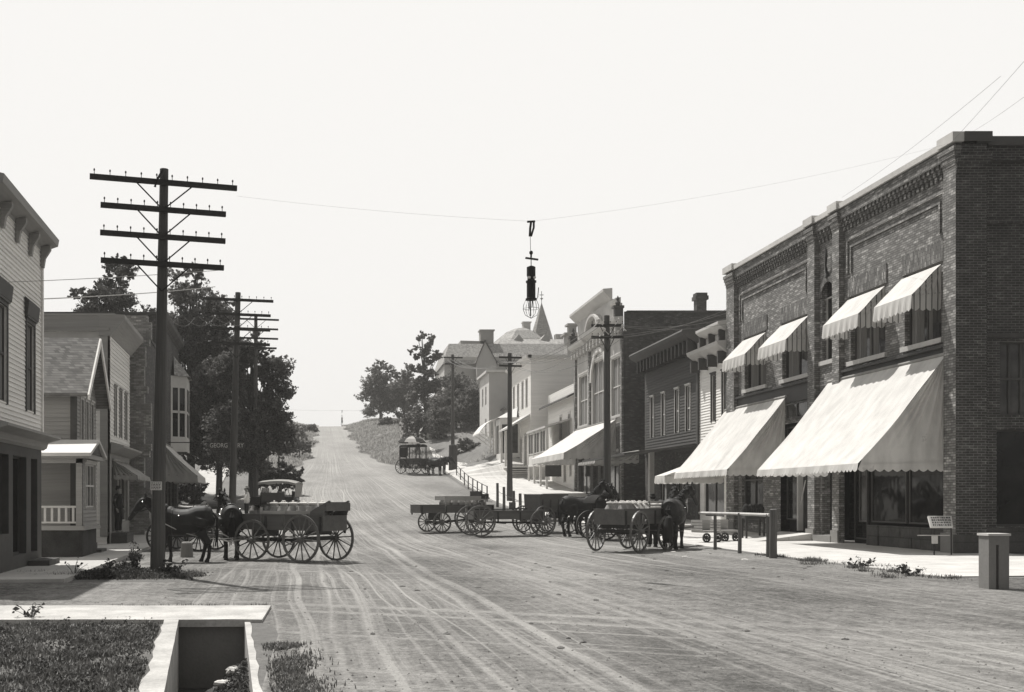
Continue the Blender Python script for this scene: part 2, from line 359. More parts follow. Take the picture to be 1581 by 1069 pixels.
M = dict(
 road=roadmat(), grassground=groundmat('turf_soil', .15), lawn=groundmat('lawn_ground', .06, .5, 5), verge=groundmat('verge_soil', .13),
 walk=concmat('sidewalk_concrete', .42, (0, 1.5, 0)), walkr=concmat('sidewalk_concrete_right', .50, (1.8, 1.8, 0), .2), slab=concmat('culvert_concrete', .42, None, .35),
 conc=concmat('pier_concrete', .22), stone=concmat('foundation_stone', .085, (0, .62, .3), .4), dstone=concmat('dark_foundation_stone', .045, None, .5),
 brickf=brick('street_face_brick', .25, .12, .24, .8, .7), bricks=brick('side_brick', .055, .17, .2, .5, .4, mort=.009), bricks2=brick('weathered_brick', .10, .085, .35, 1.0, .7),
 brickd=brick('dark_party_brick', .08, .06, .2, .5, .6), brickl=brick('rough_light_brick', .26, .2, .2, .5, .8), soldier=brick('soldier_brick', .19, .09, .3, .8, .7, True),
 brickc=brick('cornice_brick', .21, .1, .3, .8, .7),
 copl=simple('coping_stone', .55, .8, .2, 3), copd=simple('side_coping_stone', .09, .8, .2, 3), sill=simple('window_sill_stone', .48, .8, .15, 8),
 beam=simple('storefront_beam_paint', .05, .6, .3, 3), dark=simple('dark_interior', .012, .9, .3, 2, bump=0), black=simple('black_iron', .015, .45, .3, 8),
 glass=glassmat('window_glass'), glassl=glassmat('window_glass_pale', .05, .1), curtain=simple('curtain_cloth', .16, .95, .4, 3, (9, 9, .4), .3),
 clapl=simple('pale_clapboard_paint', .74, .75, .15, 5, (.3, .3, 8)), clapd=simple('dark_clapboard_paint', .075, .8, .35, 4, (.3, .3, 8)),
 clapw=simple('white_clapboard_paint', .8, .75, .12, 5, (.3, .3, 8)), clapg=simple('grey_clapboard_paint', .28, .8, .2, 4, (.3, .3, 8)),
 trim=simple('pale_trim_paint', .5, .7, .12, 6), trimw=simple('white_trim_paint', .62, .7, .12, 6), trimd=simple('dark_trim_paint', .07, .7, .25, 5), plaster=simple('stained_grey_plaster', .46, .9, .4, 1.2),
 tin=simple('sheet_metal_roof', .5, .5, .12, 3), shingle=shinglemat('weathered_shingles', .16), shingled=shinglemat('dark_shingles', .10), shinglep=shinglemat('pale_slate', .34),
 canv=canvas('white_awning_canvas', .74, .20, .2, None, .12), canvs=canvas('awning_side_canvas', .72, .42, .3, None, .5), canvst=canvas('striped_awning_canvas', .55, .25, .15, (.17, 'x', .2, .1)),
 canvg=canvas('weathered_canvas', .42, .2, .3), canvd=canvas('dark_buggy_canvas', .03, .05, .3), umbw=canvas('umbrella_cloth', .5, .2), umbd=canvas('umbrella_dark_cloth', .04, .1),
 pole=woodmat('creosoted_pole_wood', .075, .35), arm=woodmat('crossarm_wood', .03, .3, .7, 'x'), post=woodmat('peeled_post_wood', .10, .4), rail=simple('worn_rail', .5, .6, .3, 4),
 wag=woodmat('wagon_body_paint', .11, .3, .6, 'x', .6), wagd=woodmat('dark_wagon_paint', .035, .3, .5, 'x', .6), wheel=simple('wheel_paint', .13, .55, .3, 6), wheeld=simple('dark_wheel_paint', .03, .5, .3, 6), tyre=simple('iron_tyre', .10, .4, .3, 12),
 can=simple('tinned_milk_can', .30, .35, .35, 6, metal=.5), canlid=simple('bright_can_lid', .8, .4, .15, 6), crate=woodmat('pale_crate_wood', .38, .25, .8, 'x'),
 horse=horsemat('dark_bay_coat', .018), horse2=horsemat('brown_coat', .03), mane=simple('black_mane_hair', .01, .8, .4, 20), leather=simple('harness_leather', .018, .4, .3, 12), rope=simple('pale_rope', .4, .8, .2, 12), brass=simple('harness_brass', .7, .3, .1, 5, metal=1),
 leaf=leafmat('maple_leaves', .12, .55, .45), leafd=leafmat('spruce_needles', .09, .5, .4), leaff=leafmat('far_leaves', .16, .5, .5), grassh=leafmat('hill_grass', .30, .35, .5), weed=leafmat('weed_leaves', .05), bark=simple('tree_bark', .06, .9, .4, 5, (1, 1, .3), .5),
 grassb=leafmat('grass_blades', .11, .85, .3, .6, 2.2), skin=simple('skin', .3, .6, .1, 5), shirt=simple('white_shirt', .75, .9, .1, 5), cloth=simple('dark_cloth', .02, .9, .3, 8), straw=simple('straw_hat', .4, .9, .2, 20),
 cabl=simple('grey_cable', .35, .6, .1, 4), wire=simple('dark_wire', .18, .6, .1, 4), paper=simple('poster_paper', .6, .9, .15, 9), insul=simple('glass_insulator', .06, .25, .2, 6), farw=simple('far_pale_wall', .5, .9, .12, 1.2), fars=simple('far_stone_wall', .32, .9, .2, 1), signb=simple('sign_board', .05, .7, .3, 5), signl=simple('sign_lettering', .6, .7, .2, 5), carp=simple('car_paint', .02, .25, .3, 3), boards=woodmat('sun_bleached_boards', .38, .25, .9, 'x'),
 rock=simple('chalky_rock', .62, .9, .2, 4), clod=simple('dirt_clod', .15, .95, .4, 6),
)
# ------------------------------------------------------------------ terrain, road, sidewalks
HP = [(0, 0), (40, 0), (50, .25), (60, .72), (72, 1.45), (85, 2.65), (97, 3.9), (115, 5.9), (140, 9.1), (170, 12.6), (190, 14.6), (203, 15.3), (220, 15.3), (260, 14.5), (400, 12), (1200, 8)]
def hy(y):
    return (interp(HP, y-3)+interp(HP, y)+interp(HP, y+3))/3 if y > 43 else interp(HP, y)
def xl(y): return (.45*math.sin(y*.33)+.3*math.sin(y*.81+1))*sstep(60, 100, y)+interp([(4, -.6), (14, -.75), (14.9, -1.03), (16.9, -1.03), (17.4, -70), (21.5, -70), (22.4, -3.3), (26, -3.4), (28, -5.9), (45, -6.9), (60, -7.8), (80, -7.4), (98, -6.4), (106, -3.2), (140, -2.8), (200, -3.9), (400, -5)], y)
def xr(y): return (.45*math.sin(y*.27+2)+.3*math.sin(y*.9))*sstep(100, 125, y)+interp([(4, 70), (20, 70), (21.4, 12.3), (29, 12.0), (48, 12.0), (60, 10.3), (98, 9.6), (107, 5.6), (112, 3.9), (138, 2.2), (200, 1.2), (400, 2)], y)
def g(x, y):
    z = .01*max(-20, min(20, x))+hy(y)
    if y > 90:
        z += 2.6*sstep(12.6, 17.5, x)*sstep(90, 99, y)*(1-.6*sstep(120, 150, y))
        if y > 104:
            z += 1.1*sstep(.3, 7, xl(y)-x)*sstep(104, 130, y) + 1.2*sstep(.3, 6, x-xr(y))*sstep(110, 135, y)
    return z
def dsh(y): return .125*(14.9-min(y, 14.9))
ys = [4+.6*i for i in range(22)]; ys = [y for y in ys if y < 16.8]+[14.9, 16.9, 17.4, 21.4, 21.5, 22.4]
ys += [18, 19, 20, 21]+[23+i for i in range(40)]+[63+1.5*i for i in range(110)]+[232, 245, 260, 300, 400, 600, 1000]
ys = sorted(set(round(y, 3) for y in ys))
NL = 9
def cols(y):
    a = xl(y); b = xr(y)
    if y <= 16.95:
        s = dsh(y); d1, d2 = -2.21+s, -1.28+s*.8
        left = [-300, -60, -30, -15, -8, -5, d1, d2]
    else: left = [a-250, a-60, a-30, a-15, a-8, a-4, a-1.2, a-.5]
    mid = [lerp(a, b, i/14) for i in range(15)]
    if b-a > 24:
        a2 = a if a > -8 else -4.0; b2 = b if b < 15 else 13.0
        mid = [a]+[lerp(a2+.02, b2, i/12) for i in range(13)]+[b]
    right = [b+.6, b+2, b+4, b+7, b+12, b+25, b+50, b+250]
    return left+mid+right
gm, rm = MB(), MB()
C2 = [cols(y) for y in ys]
def rough(x, y, k):
    return 0
for i in range(len(ys)-1):
    for j in range(len(C2[0])-1):
        isroad = 8 <= j < 22
        if j == 6 and ys[i+1] <= 16.95: continue
        q = [(C2[i][j], ys[i]), (C2[i][j+1], ys[i]), (C2[i+1][j+1], ys[i+1]), (C2[i+1][j], ys[i+1])]
        (rm if isroad else gm).quad(*[(x, y, g(x, y)) for x, y in q])
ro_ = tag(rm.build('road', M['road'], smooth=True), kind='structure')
def trackc(x, y):
    c = interp([(8, 3.6), (20, 3.25), (35, 2.65), (60, 1.6), (97, .5), (120, -.1), (200, -1.2)], y); k = interp([(8, 1.15), (60, 1.0), (85, .8), (105, .5), (130, .36), (200, .34)], y)
    return (x-c)/k
uvl = ro_.data.uv_layers.new(name='tracks')
for lp in ro_.data.loops:
    v = ro_.data.vertices[lp.vertex_index].co; uvl.data[lp.index].uv = (trackc(v.x, v.y), v.y)
tag(gm.build('ground', M['grassground'], smooth=True), kind='structure')

def strip(name, f0, f1, y0, y1, step, hh, m, kind='structure'):
    mb = MB(); n = max(1, int((y1-y0)/step)); 
    for i in range(n):
        a = lerp(y0, y1, i/n); b = lerp(y0, y1, (i+1)/n)
        p = [(f0(a), a), (f1(a), a), (f1(b), b), (f0(b), b)]
        t = [Vector((x, y, g(x, y)+hh(x, y))) for x, y in p]; d = [Vector((q.x, q.y, q.z-.4)) for q in t]
        mb.quad(*t); mb.quad(d[0], t[0], t[3], d[3]); mb.quad(t[1], d[1], d[2], t[2])
        if i == 0: mb.quad(d[0], d[1], t[1], t[0])
        if i == n-1: mb.quad(t[3], t[2], d[2], d[3])
    return tag(mb.build(name, m), kind=kind)
LW = lambda y: -4.35-.06*y
strip('sidewalk', lambda y: -9.3-.0606*(y-20), LW, 22.3, 46, 2, lambda x, y: .1, M['walk'])
strip('sidewalk', lambda y: -6.9-.0606*y, lambda y: -4.2-.06*y, 46, 104, 1.5, lambda x, y: .10, M['walk'])
strip('sidewalk', lambda y: -11.5-.0606*(y-20), lambda y: -4.9-.0606*y, 24, 70, 2, lambda x, y: .06, M['verge'])
strip('sidewalk', lambda y: 12.25, lambda y: 18.4, 21.6, 49, 2, lambda x, y: .02 if x < 15 else .03, M['walkr'])
strip('sidewalk', lambda y: interp([(49, 12.1), (60, 10.5), (98, 10.0), (125, 10.6)], y), lambda y: interp([(49, 18.4), (92, 18.4), (100, 13.2), (125, 12.0)], y), 49, 122, 1.5, lambda x, y: .12, M['walkr'])
# slab walk at the lower left and the culvert below it
slb = MB(); 
r_ = random.Random(2); sx_ = [-40, -20, -12]+[-9+.25*i for i in range(32)]+[-1.04]
fe = [r_.uniform(-.03, .03) for _ in sx_]; be = [r_.uniform(-.04, .04) for _ in sx_]
for i in range(len(sx_)-1):
    p_, q_ = sx_[i], sx_[i+1]; jz = .012*math.sin(i*1.7)
    v_ = [(p_, 14.9+fe[i], -.07), (q_, 14.9+fe[i+1], -.07), (q_, 16.85+be[i+1], -.07), (p_, 16.85+be[i], -.07)]; v_ += [(x_, y_, .035) for x_, y_, _ in v_]
    slb.add(v_, [(0, 3, 2, 1), (4, 5, 6, 7), (0, 1, 5, 4), (2, 3, 7, 6)]+([(1, 2, 6, 5)] if i == len(sx_)-2 else []))
tag(slb.build('path', M['slab']), kind='structure')
cv = empty('culvert', (-1.8, 14, -.9), 'open concrete culvert pit with pale wall top under the slab walk', 'culvert')
def wallstrip(fa, fb, z0, z1, y0, y1, n=20, jw=.04):
    mb = MB()
    r_ = random.Random(3)
    jit = [r_.uniform(-jw, jw) for _ in range(n+1)]
    for i in range(n):
        a, b = lerp(y0, y1, i/n), lerp(y0, y1, (i+1)/n)
        v = [(fa(a)+jit[i], a, z0), (fb(a), a, z0), (fb(b), b, z0), (fa(b)+jit[i+1], b, z0)]
        v += [(x, y, z1+jit[i if k in (0, 1) else i+1]*.3) for k, (x, y, z) in enumerate(v)]
        mb.add(v, [(4, 5, 6, 7), (0, 1, 5, 4), (1, 2, 6, 5), (2, 3, 7, 6), (3, 0, 4, 7)])
    return mb
wallstrip(lambda y: -2.42+dsh(y), lambda y: -2.205+dsh(y), -1.1, .03, 6, 14.88).build('side_wall', M['slab'], cv)
wallstrip(lambda y: -1.21+dsh(y)*.8, lambda y: -1.285+dsh(y)*.8, -1.1, .0, 6, 14.88, 18, .02).build('side_wall', M['slab'], cv)
mb = MB(); mb.quad((-2.6, 15.05, -1.1), (-.9, 15.05, -1.1), (-.9, 15.05, -.06), (-2.6, 15.05, -.06)); mb.build('end_wall', M['conc'], cv)
mb = MB(); mb.quad((-2.8, 5, -.95), (.6, 5, -.95), (-.5, 17, -.95), (-2.8, 17, -.95)); mb.build('pit_floor', M['verge'], cv)
def rockmesh(name, c, s, m, label, cat, group=None, seed=0):
    r_ = random.Random(seed); mb = MB(); n = 9
    prof = []
    for i in range(6):
        a = math.pi*i/5; prof.append((max(.01, math.sin(a)), -math.cos(a)))
    mb.lathe(prof, n=n)
    mb.v = [(x*s[0]*r_.uniform(.75, 1.15), y*s[1]*r_.uniform(.75, 1.15), z*s[2]*r_.uniform(.8, 1.1)) for x, y, z in mb.v]
    mb.v = [(x+c[0], y+c[1], z+c[2]) for x, y, z in mb.v]
    return tag(mb.build(name, m, loc=c), label, cat, group)
# earth bank spilling into the pit
bk = MB(); nb = 14
for i in range(nb):
    for j in range(6):
        def q(i, j):
            y = 8+6.0*i/nb; t = j/5; x = lerp(-1.95+dsh(y), -1.2+dsh(y)*.8, t)
            r_ = random.Random(i*7+j*3)
            return (x, y, lerp(-.95, -.2, t**.9)+.07*math.sin(y*5+t*6)*(1-t)+r_.uniform(-.04, .04)-.6*sstep(13.3, 14.6, y)*t)
        bk.quad(q(i, j), q(i, j+1), q(i+1, j+1), q(i+1, j))
tag(bk.build('bank', M['lawn'], smooth=True), kind='structure')
rockmesh('stone', (-1.27, 13.1, -.40), (.1, .09, .07), M['rock'], 'white broken stone standing up in the culvert mouth', 'stone', seed=4)
rockmesh('stone', (-1.37, 12.85, -.50), (.12, .09, .045), M['rock'], 'flat pale stone lying lower left in the culvert mouth', 'stone', seed=8)

# ------------------------------------------------------------------ building tools
def wallgrid(mb, fr, u0, u1, z0, z1, ops=(), depth=.14, clap=0, n=0.0):
    "front skin with rectangular openings (a,b,c,d) and their reveals; clap = board height"
    us = sorted(set([u0, u1]+[o[0] for o in ops]+[o[1] for o in ops])); us = [u for u in us if u0-1e-6 <= u <= u1+1e-6]
    zs = sorted(set([z0, z1]+[o[2] for o in ops]+[o[3] for o in ops])); zs = [z for z in zs if z0-1e-6 <= z <= z1+1e-6]
    p = fr.p
    for a, b in zip(us, us[1:]):
        run = []
        for c, d in zip(zs, zs[1:]):
            if any(o[0] < (a+b)/2 < o[1] and o[2] < (c+d)/2 < o[3] for o in ops): continue
            if run and abs(run[-1][1]-c) < 1e-6: run[-1][1] = d
            else: run.append([c, d])
        for c, d in run:
            if not clap: mb.quad(p(a, n, c), p(b, n, c), p(b, n, d), p(a, n, d))
            else:
                k0 = math.floor((c-z0)/clap+1e-6); z = c; k = k0
                while z < d-1e-6:
                    e = min(d, z0+(k+1)*clap)
                    zb = z0+k*clap; f = lambda q: .028*(1-(q-zb)/clap)
                    mb.quad(p(a, n+f(z), z), p(b, n+f(z), z), p(b, n+f(e), e), p(a, n+f(e), e))
                    if abs(z-zb) < 1e-5: mb.quad(p(a, n, z), p(b, n, z), p(b, n+.028, z), p(a, n+.028, z))
                    z = e; k += 1
    for a, b, c, d in [o[:4] for o in ops]:
        m_ = .03 if clap else 0
        mb.quad(p(a, n+m_, c), p(a, n+m_, d), p(a, n-depth, d), p(a, n-depth, c)); mb.quad(p(b, n+m_, c), p(b, n-depth, c), p(b, n-depth, d), p(b, n+m_, d))
        mb.quad(p(a, n+m_, d), p(b, n+m_, d), p(b, n-depth, d), p(a, n-depth, d)); mb.quad(p(a, n+m_, c), p(a, n-depth, c), p(b, n-depth, c), p(b, n+m_, c))
    return mb
def window(b, fr, u0, u1, z0, z1, depth=.12, fm=None, gm_=None, sill=None, casing=0, curtains=None, mull=0, rows=1, sillm=None, label=None, cm=None, n0=0, fw=.05):
    fm = fm or M['trim']; gm_ = gm_ or M['glass']
    w = MB(); n = n0-depth; q = lambda a, c, d, e: w.box(a, c, n, n+.05, d, e, fr)
    q(u0, u0+fw, z0, z1); q(u1-fw, u1, z0, z1); q(u0+fw, u1-fw, z1-fw, z1); q(u0+fw, u1-fw, z0, z0+fw)
    zm = (z0+z1)/2
    if rows: w.box(u0+fw, u1-fw, n, n+.06, zm-.03, zm+.03, fr)
    for k in range(mull):
        um = lerp(u0, u1, (k+1)/(mull+1)); w.box(um-.03, um+.03, n, n+.055, z0+fw, z1-fw, fr)
    if casing:
        k = n0+.03
        w.box(u0-casing, u0, n0+.004, k+.02, z0-casing*.6, z1+casing, fr); w.box(u1, u1+casing, n0+.004, k+.02, z0-casing*.6, z1+casing, fr)
        w.box(u0, u1, n0+.004, k+.02, z1, z1+casing, fr); w.box(u0-casing*1.3, u1+casing*1.3, n0+.004, k+.06, z1+casing, z1+casing+.06, fr)
    o = w.build('window', fm, b)
    if label: o['label'] = label
    g_ = MB(); g_.box(u0+fw*.5, u1-fw*.5, n-.03, n+.012, z0+fw*.5, z1-fw*.5, fr); g_.build('pane', gm_, o)
    if curtains:
        c_ = MB()
        for a, c in curtains:
            ua = lerp(u0+fw, u1-fw, a); ub = lerp(u0+fw, u1-fw, c); N = 8
            for k in range(N):
                x0, x1 = lerp(ua, ub, k/N), lerp(ua, ub, (k+1)/N); d0, d1 = (.014+.012*(k % 2)), (.014+.012*((k+1) % 2))
                c_.quad(fr.p(x0, n+d0, z0+fw), fr.p(x1, n+d1, z0+fw), fr.p(x1, n+d1, z1-fw), fr.p(x0, n+d0, z1-fw))
        c_.build('curtain', cm or M['curtain'], o)
    if sill:
        s_ = MB(); s_.box(u0-sill, u1+sill, n0-depth, n0+.09, z0-.15, z0, fr); s_.build('sill', sillm or M['sill'], o)
    return o
def boxpart(b, name, m, *a, fr=None, parent=None):
    return MB().box(*a, fr).build(name, m, parent or b)
def cornice(mb, fr, u0, u1, z, prof):
    "prof: list of (n, dz) outline, extruded along u"
    pts = [fr.p(u0, n, z+dz) for n, dz in prof]; mb.prism(pts, fr.p(u1, 0, 0)-fr.p(u0, 0, 0)); return mb

FX = 17.4                                   # plane of the right-hand shop fronts
RF = Fr(FX, 0, R(90), -1)                   # u = y, n = towards the street (-x)
assert RF.n.x < 0, RF.n
def UY(px, X=FX): return X*FPX/(px-CX)

# ================================================================== big two-storey brick block
B = empty('brick_building', (22, 38, .2), 'big two-storey dark brick block with corbelled cornice, nearest on the right', 'building')
Y0, Y1 = 29.69, 47.2; ZT = 11.62
W1 = (30.75, 32.75, 6.35, 8.55); W2 = (33.9, 36.2, 6.35, 8.55); W3 = (39.35, 41.75, 6.35, 8.55); W4 = (43.3, 45.6, 6.35, 8.55)
CWIN = (37.3, 38.3, 6.62, 9.45)
f = MB()
# upper wall set back behind the pilasters
wallgrid(f, RF, Y0+.01, Y1, 6.0, ZT, [W1, W2, W3, W4, CWIN], .22)
# pilasters: corner pier, two middle ones, far one
PIL = [(Y0+.006, 30.3), (36.62, 37.12), (38.5, 39.05), (46.3, Y1)]
for a, b in PIL: f.box(a, b, .003, .2, .15, ZT-.02, RF)
wallgrid(f, RF, 37.12, 38.5, .2, 6.0, [(37.32, 38.32, .45, 5.5)], .3)
wallgrid(f, RF, 39.05, 46.3, 4.6, 6.0)
wallgrid(f, RF, 41.9, 46.3, .2, 4.6, [(43.6, 45.9, .9, 4.1)], .2)
# panel frames: two stepped lines of brick
for a, b in ((30.5, 36.4), (39.3, 46.1)):
    f.box(a, b, .003, .06, 10.46, 10.56, RF); f.box(a+.25, b-.25, .003, .05, 10.2, 10.28, RF)
    f.box(a, a+.1, .003, .06, 9.35, 10.46, RF); f.box(b-.1, b, .003, .06, 9.35, 10.46, RF)
    f.box(a+.25, a+.33, .003, .05, 9.35, 10.2, RF); f.box(b-.33, b-.25, .003, .05, 9.35, 10.2, RF)
fixn(f.build('facade', M['brickf'], B))
# corbel table of little brick brackets
for a, b in ((30.3, 36.62), (37.12, 38.5), (39.05, 46.3)):
    c = MB(); n = int((b-a)/.235)
    for k in range(n):
        u = a+(k+.5)*(b-a)/n
        c.box(u-.062, u+.062, .003, .075, 10.86, 11.0, RF); c.box(u-.062, u+.062, .003, .12, 11.0, 11.14, RF); c.box(u-.062, u+.062, .003, .17, 11.14, 11.27, RF)
    c.box(a, b, .003, .2, 11.27, ZT-.03, RF)
    c.build('corbel_table', M['brickc'], B)
for a, b in PIL:
    c = MB()
    for k in range(4): c.box(a-.01-.03*k, b+.01+.03*k, .1, .22+.03*k, 11.0+.13*k, 11.13+.13*k-.002, RF)
    c.build('pilaster_head', M['brickf'], B)
cp = MB()
for a, b in ((30.4, 36.55), (37.2, 38.42), (39.12, 46.2)): cp.box(a, b, -.35, .27, ZT, ZT+.17, RF)
for a, b in PIL: cp.box(a-.1, b+.1, -.38, .34, ZT, ZT+.27, RF)
cp.build('coping', M['copl'], B)
# side (faces the camera)
SF = Fr(FX-.2, Y0, 0, 1); assert SF.n.y < 0
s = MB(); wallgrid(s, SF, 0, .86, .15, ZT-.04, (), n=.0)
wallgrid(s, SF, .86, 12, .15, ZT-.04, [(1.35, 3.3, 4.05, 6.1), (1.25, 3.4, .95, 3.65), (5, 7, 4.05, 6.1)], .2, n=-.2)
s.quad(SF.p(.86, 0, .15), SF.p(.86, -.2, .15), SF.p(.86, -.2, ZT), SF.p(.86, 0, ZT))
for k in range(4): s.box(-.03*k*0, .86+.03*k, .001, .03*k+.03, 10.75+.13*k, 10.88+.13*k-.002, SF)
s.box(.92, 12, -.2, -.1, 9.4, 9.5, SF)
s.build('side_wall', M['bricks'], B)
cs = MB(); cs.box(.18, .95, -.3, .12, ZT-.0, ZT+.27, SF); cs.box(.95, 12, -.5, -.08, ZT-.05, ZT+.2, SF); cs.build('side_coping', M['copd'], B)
window(B, SF, 1.35, 3.3, 4.05, 6.1, .16, M['trimd'], M['glassl'], None, mull=5, n0=-.2); window(B, SF, 5, 7, 4.05, 6.1, .16, M['trimd'], M['glassl'], None, mull=5, n0=-.2)
window(B, SF, 1.25, 3.4, .95, 3.65, .16, M['trimd'], M['glass'], None, n0=-.2, rows=0)
t_ = MB(); t_.box(.87, 12, -.2, -.13, 6.2, 6.34, SF); t_.box(.87, 12, -.2, -.1, .0, .9, SF); t_.build('string_course', M['stone'], B)
r_ = MB(); r_.quad((FX, Y0, ZT-.5), (FX+12, Y0, ZT-.5), (FX+12, Y1, ZT-.9), (FX, Y1, ZT-.9))
r_.quad((FX+12, Y0, .1), (FX+12, Y1, .1), (FX+12, Y1, ZT-.5), (FX+12, Y0, ZT-.5)); r_.quad((FX, Y1, .1), (FX+12, Y1, .1), (FX+12, Y1, ZT), (FX, Y1, ZT))
r_.quad((FX+.3, Y0+.1, ZT), (FX+.3, Y1, ZT), (FX+.3, Y1, ZT-.9), (FX+.3, Y0+.1, ZT-.9))
r_.build('roof', M['brickd'], B)
for a, b, c, d in (W1, W2, W3, W4): MB().box(a-.12, min(b+.12, W2[0]-.5) if a < W2[0]-1 and b > W2[0]-1 else b+.12, .003, .035, d, d+.62, RF).build('soldier_lintel', M['soldier'], B)
cur = [[(0.02, .38), (.45, .62)], [(0, .32), (.4, .68)], [(.05, .5)], [(0.1, .45), (.55, .85)]]
for w, c in zip((W1, W2, W3, W4), cur):
    window(B, RF, *w, depth=.2, fm=M['trimd'], sill=.12, curtains=[(1-b, 1-a) for a, b in c], mull=1, rows=0)
# tall arched window in the middle bay
aw = window(B, RF, CWIN[0], CWIN[1], CWIN[2], 8.9, .2, M['trim'], None, .12, rows=1)
am = MB(); N = 12; uc = (CWIN[0]+CWIN[1])/2; rr = .5
for k in range(N):
    a0, a1 = math.pi*k/N, math.pi*(k+1)/N
    for (ra, rb, n0, n1) in ((.5, .66, .003, .06), (.66, .78, .003, .03)):
        pts = [RF.p(uc+r_2*math.cos(a), n0, 8.9+r_2*math.sin(a)) for r_2, a in ((ra, a0), (rb, a0), (rb, a1), (ra, a1))]
        am.prism(pts, RF.n*(n1-n0))
am.build('arch_ring', M['soldier'], B)
f2 = MB()   # spandrel over the arch inside the square opening
for k in range(N):
    a0, a1 = math.pi*k/N, math.pi*(k+1)/N
    p0 = (uc+.5*math.cos(a0), 8.9+.5*math.sin(a0)); p1 = (uc+.5*math.cos(a1), 8.9+.5*math.sin(a1))
    f2.quad(RF.p(p0[0], 0, p0[1]), RF.p(p1[0], 0, p1[1]), RF.p(p1[0], 0, 9.46), RF.p(p0[0], 0, 9.46))
f2.build('facade', M['brickf'], B)
f3 = MB(); f3.box(uc-.5, uc+.5, -.24, -.19, 8.9, 9.46, RF); f3.build('transom_pane', M['glass'], B)
oc = MB(); oc.tube([RF.p(uc, .07, 9.7), RF.p(uc+.02, .1, 9.95), RF.p(uc-.1, .14, 10.25), RF.p(uc+.0, .1, 10.6)], [.05, .035, .05, .02], 6); oc.tube([RF.p(uc, .03, 9.55), RF.p(uc, .05, 9.75)], [.12, .03], 6)
oc.build('iron_scroll', M['black'], B)
# lower arched stair entrance
dm = MB(); uc2 = 37.82
for k in range(N):
    a0, a1 = math.pi*k/N, math.pi*(k+1)/N
    for (ra, rb, n1) in ((.5, .62, .12), (.62, .74, .07)):
        dm.prism([RF.p(uc2+r_2*math.cos(a), .003, 5.0+r_2*math.sin(a)) for r_2, a in ((ra, a0), (rb, a0), (rb, a1), (ra, a1))], RF.n*n1)
dm.build('arch_ring', M['brickd'], B)
f2 = MB()
for k in range(N):
    a0, a1 = math.pi*k/N, math.pi*(k+1)/N
    p0 = (uc2+.5*math.cos(a0), 5.0+.5*math.sin(a0)); p1 = (uc2+.5*math.cos(a1), 5.0+.5*math.sin(a1))
    f2.quad(RF.p(p0[0], 0, p0[1]), RF.p(p1[0], 0, p1[1]), RF.p(p1[0], 0, 5.51), RF.p(p0[0], 0, 5.51))
f2.build('facade', M['brickf'], B)
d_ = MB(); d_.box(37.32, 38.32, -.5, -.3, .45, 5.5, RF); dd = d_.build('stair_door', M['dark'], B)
# storefront beam and cornice line
bm_ = MB(); bm_.box(30.3, 36.62, -.02, .06, 5.55, 6.02, RF); bm_.box(39.05, 46.3, -.02, .06, 5.4, 6.02, RF); bm_.box(30.3, 36.62, .06, .16, 6.02, 6.1, RF); bm_.box(39.05, 46.3, .06, .16, 6.02, 6.1, RF)
bm_.build('storefront_beam', M['beam'], B)
# near storefront: recessed show window between pier and pilaster
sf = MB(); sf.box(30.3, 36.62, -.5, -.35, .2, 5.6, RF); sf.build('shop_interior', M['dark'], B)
st = MB(); rr_ = random.Random(5); u = 30.32
while u < 35.0:
    w = rr_.uniform(.5, .8); w = min(w, 35.05-u)
    for z0, z1 in ((.2, .52), (.525, .86)): st.box(u, u+w-.015, -.3, rr_.uniform(.01, .05), z0, z1, RF)
    u += w
st.build('bulkhead_stones', M['stone'], B)
for a, b in ((30.35, 32.6), (32.75, 34.9)): window(B, RF, a, b, .95, 4.9, .1, M['trimd'], None, None, rows=0, label=None)
window(B, RF, 35.0, 35.55, .95, 4.9, .02, M['beam'], M['glassl'], None, rows=0)
dr = window(B, RF, 35.6, 36.5, .35, 3.3, .32, M['trimd'], None, None, rows=0)
ld = MB(); ld.box(30.3, 36.62, -.1, .04, 4.9, 5.56, RF); ld.build('storefront_beam', M['beam'], B)
# far storefront
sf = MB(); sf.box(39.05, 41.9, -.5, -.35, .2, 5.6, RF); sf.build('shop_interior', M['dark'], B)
dr = MB(); dr.box(39.5, 39.6, -.3, -.1, .5, 4.4, RF); dr.box(40.55, 40.65, -.3, -.1, .5, 4.4, RF); dr.box(39.6, 40.55, -.3, -.1, 2.75, 3.0, RF); dr.box(39.6, 40.55, -.3, -.1, 4.3, 4.4, RF)
do = dr.build('shop_door', M['trim'], B)
q = MB(); q.box(39.6, 39.72, -.28, -.14, .5, 2.75, RF); q.box(39.6, 40.0, -.27, -.22, .5, 1.2, RF); q.beam(RF.p(39.95, -.12, 2.4), RF.p(40.35, -.12, 1.5), .03, .03); q.build('door_leaf', M['trim'], do)
q = MB(); q.box(39.55, 40.6, -.34, -.3, .5, 4.35, RF); q.build('pane', M['glass'], do)
window(B, RF, 43.6, 45.9, .9, 4.1, .18, M['trimd'], None, .05, mull=1, sillm=M['stone'])
window(B, RF, 40.75, 41.8, .9, 4.5, .25, M['trimd'], None, None, rows=0)
window(B, RF, 39.3, 41.2, 4.75, 5.35, -.03, M['trimd'], M['glassl'], None, mull=1, rows=0)
for q_ in ((36.6, 37.14, .2, .26, .05, .62), (38.46, 39.1, .2, .26, .05, .62), (Y0-.05, 30.34, .2, .27, .0, .75), (46.2, 47.2, .2, .26, .05, .7)): MB().box(*q_, RF).build('pier_foot', M['conc'], B)
MB().box(37.1, 38.5, .0, .28, .05, .42, RF).build('threshold', M['conc'], B)
mb = MB(); mb.box(-.08, .9, -.01, .06, .05, .72, SF); mb.build('pier_foot', M['stone'], B)
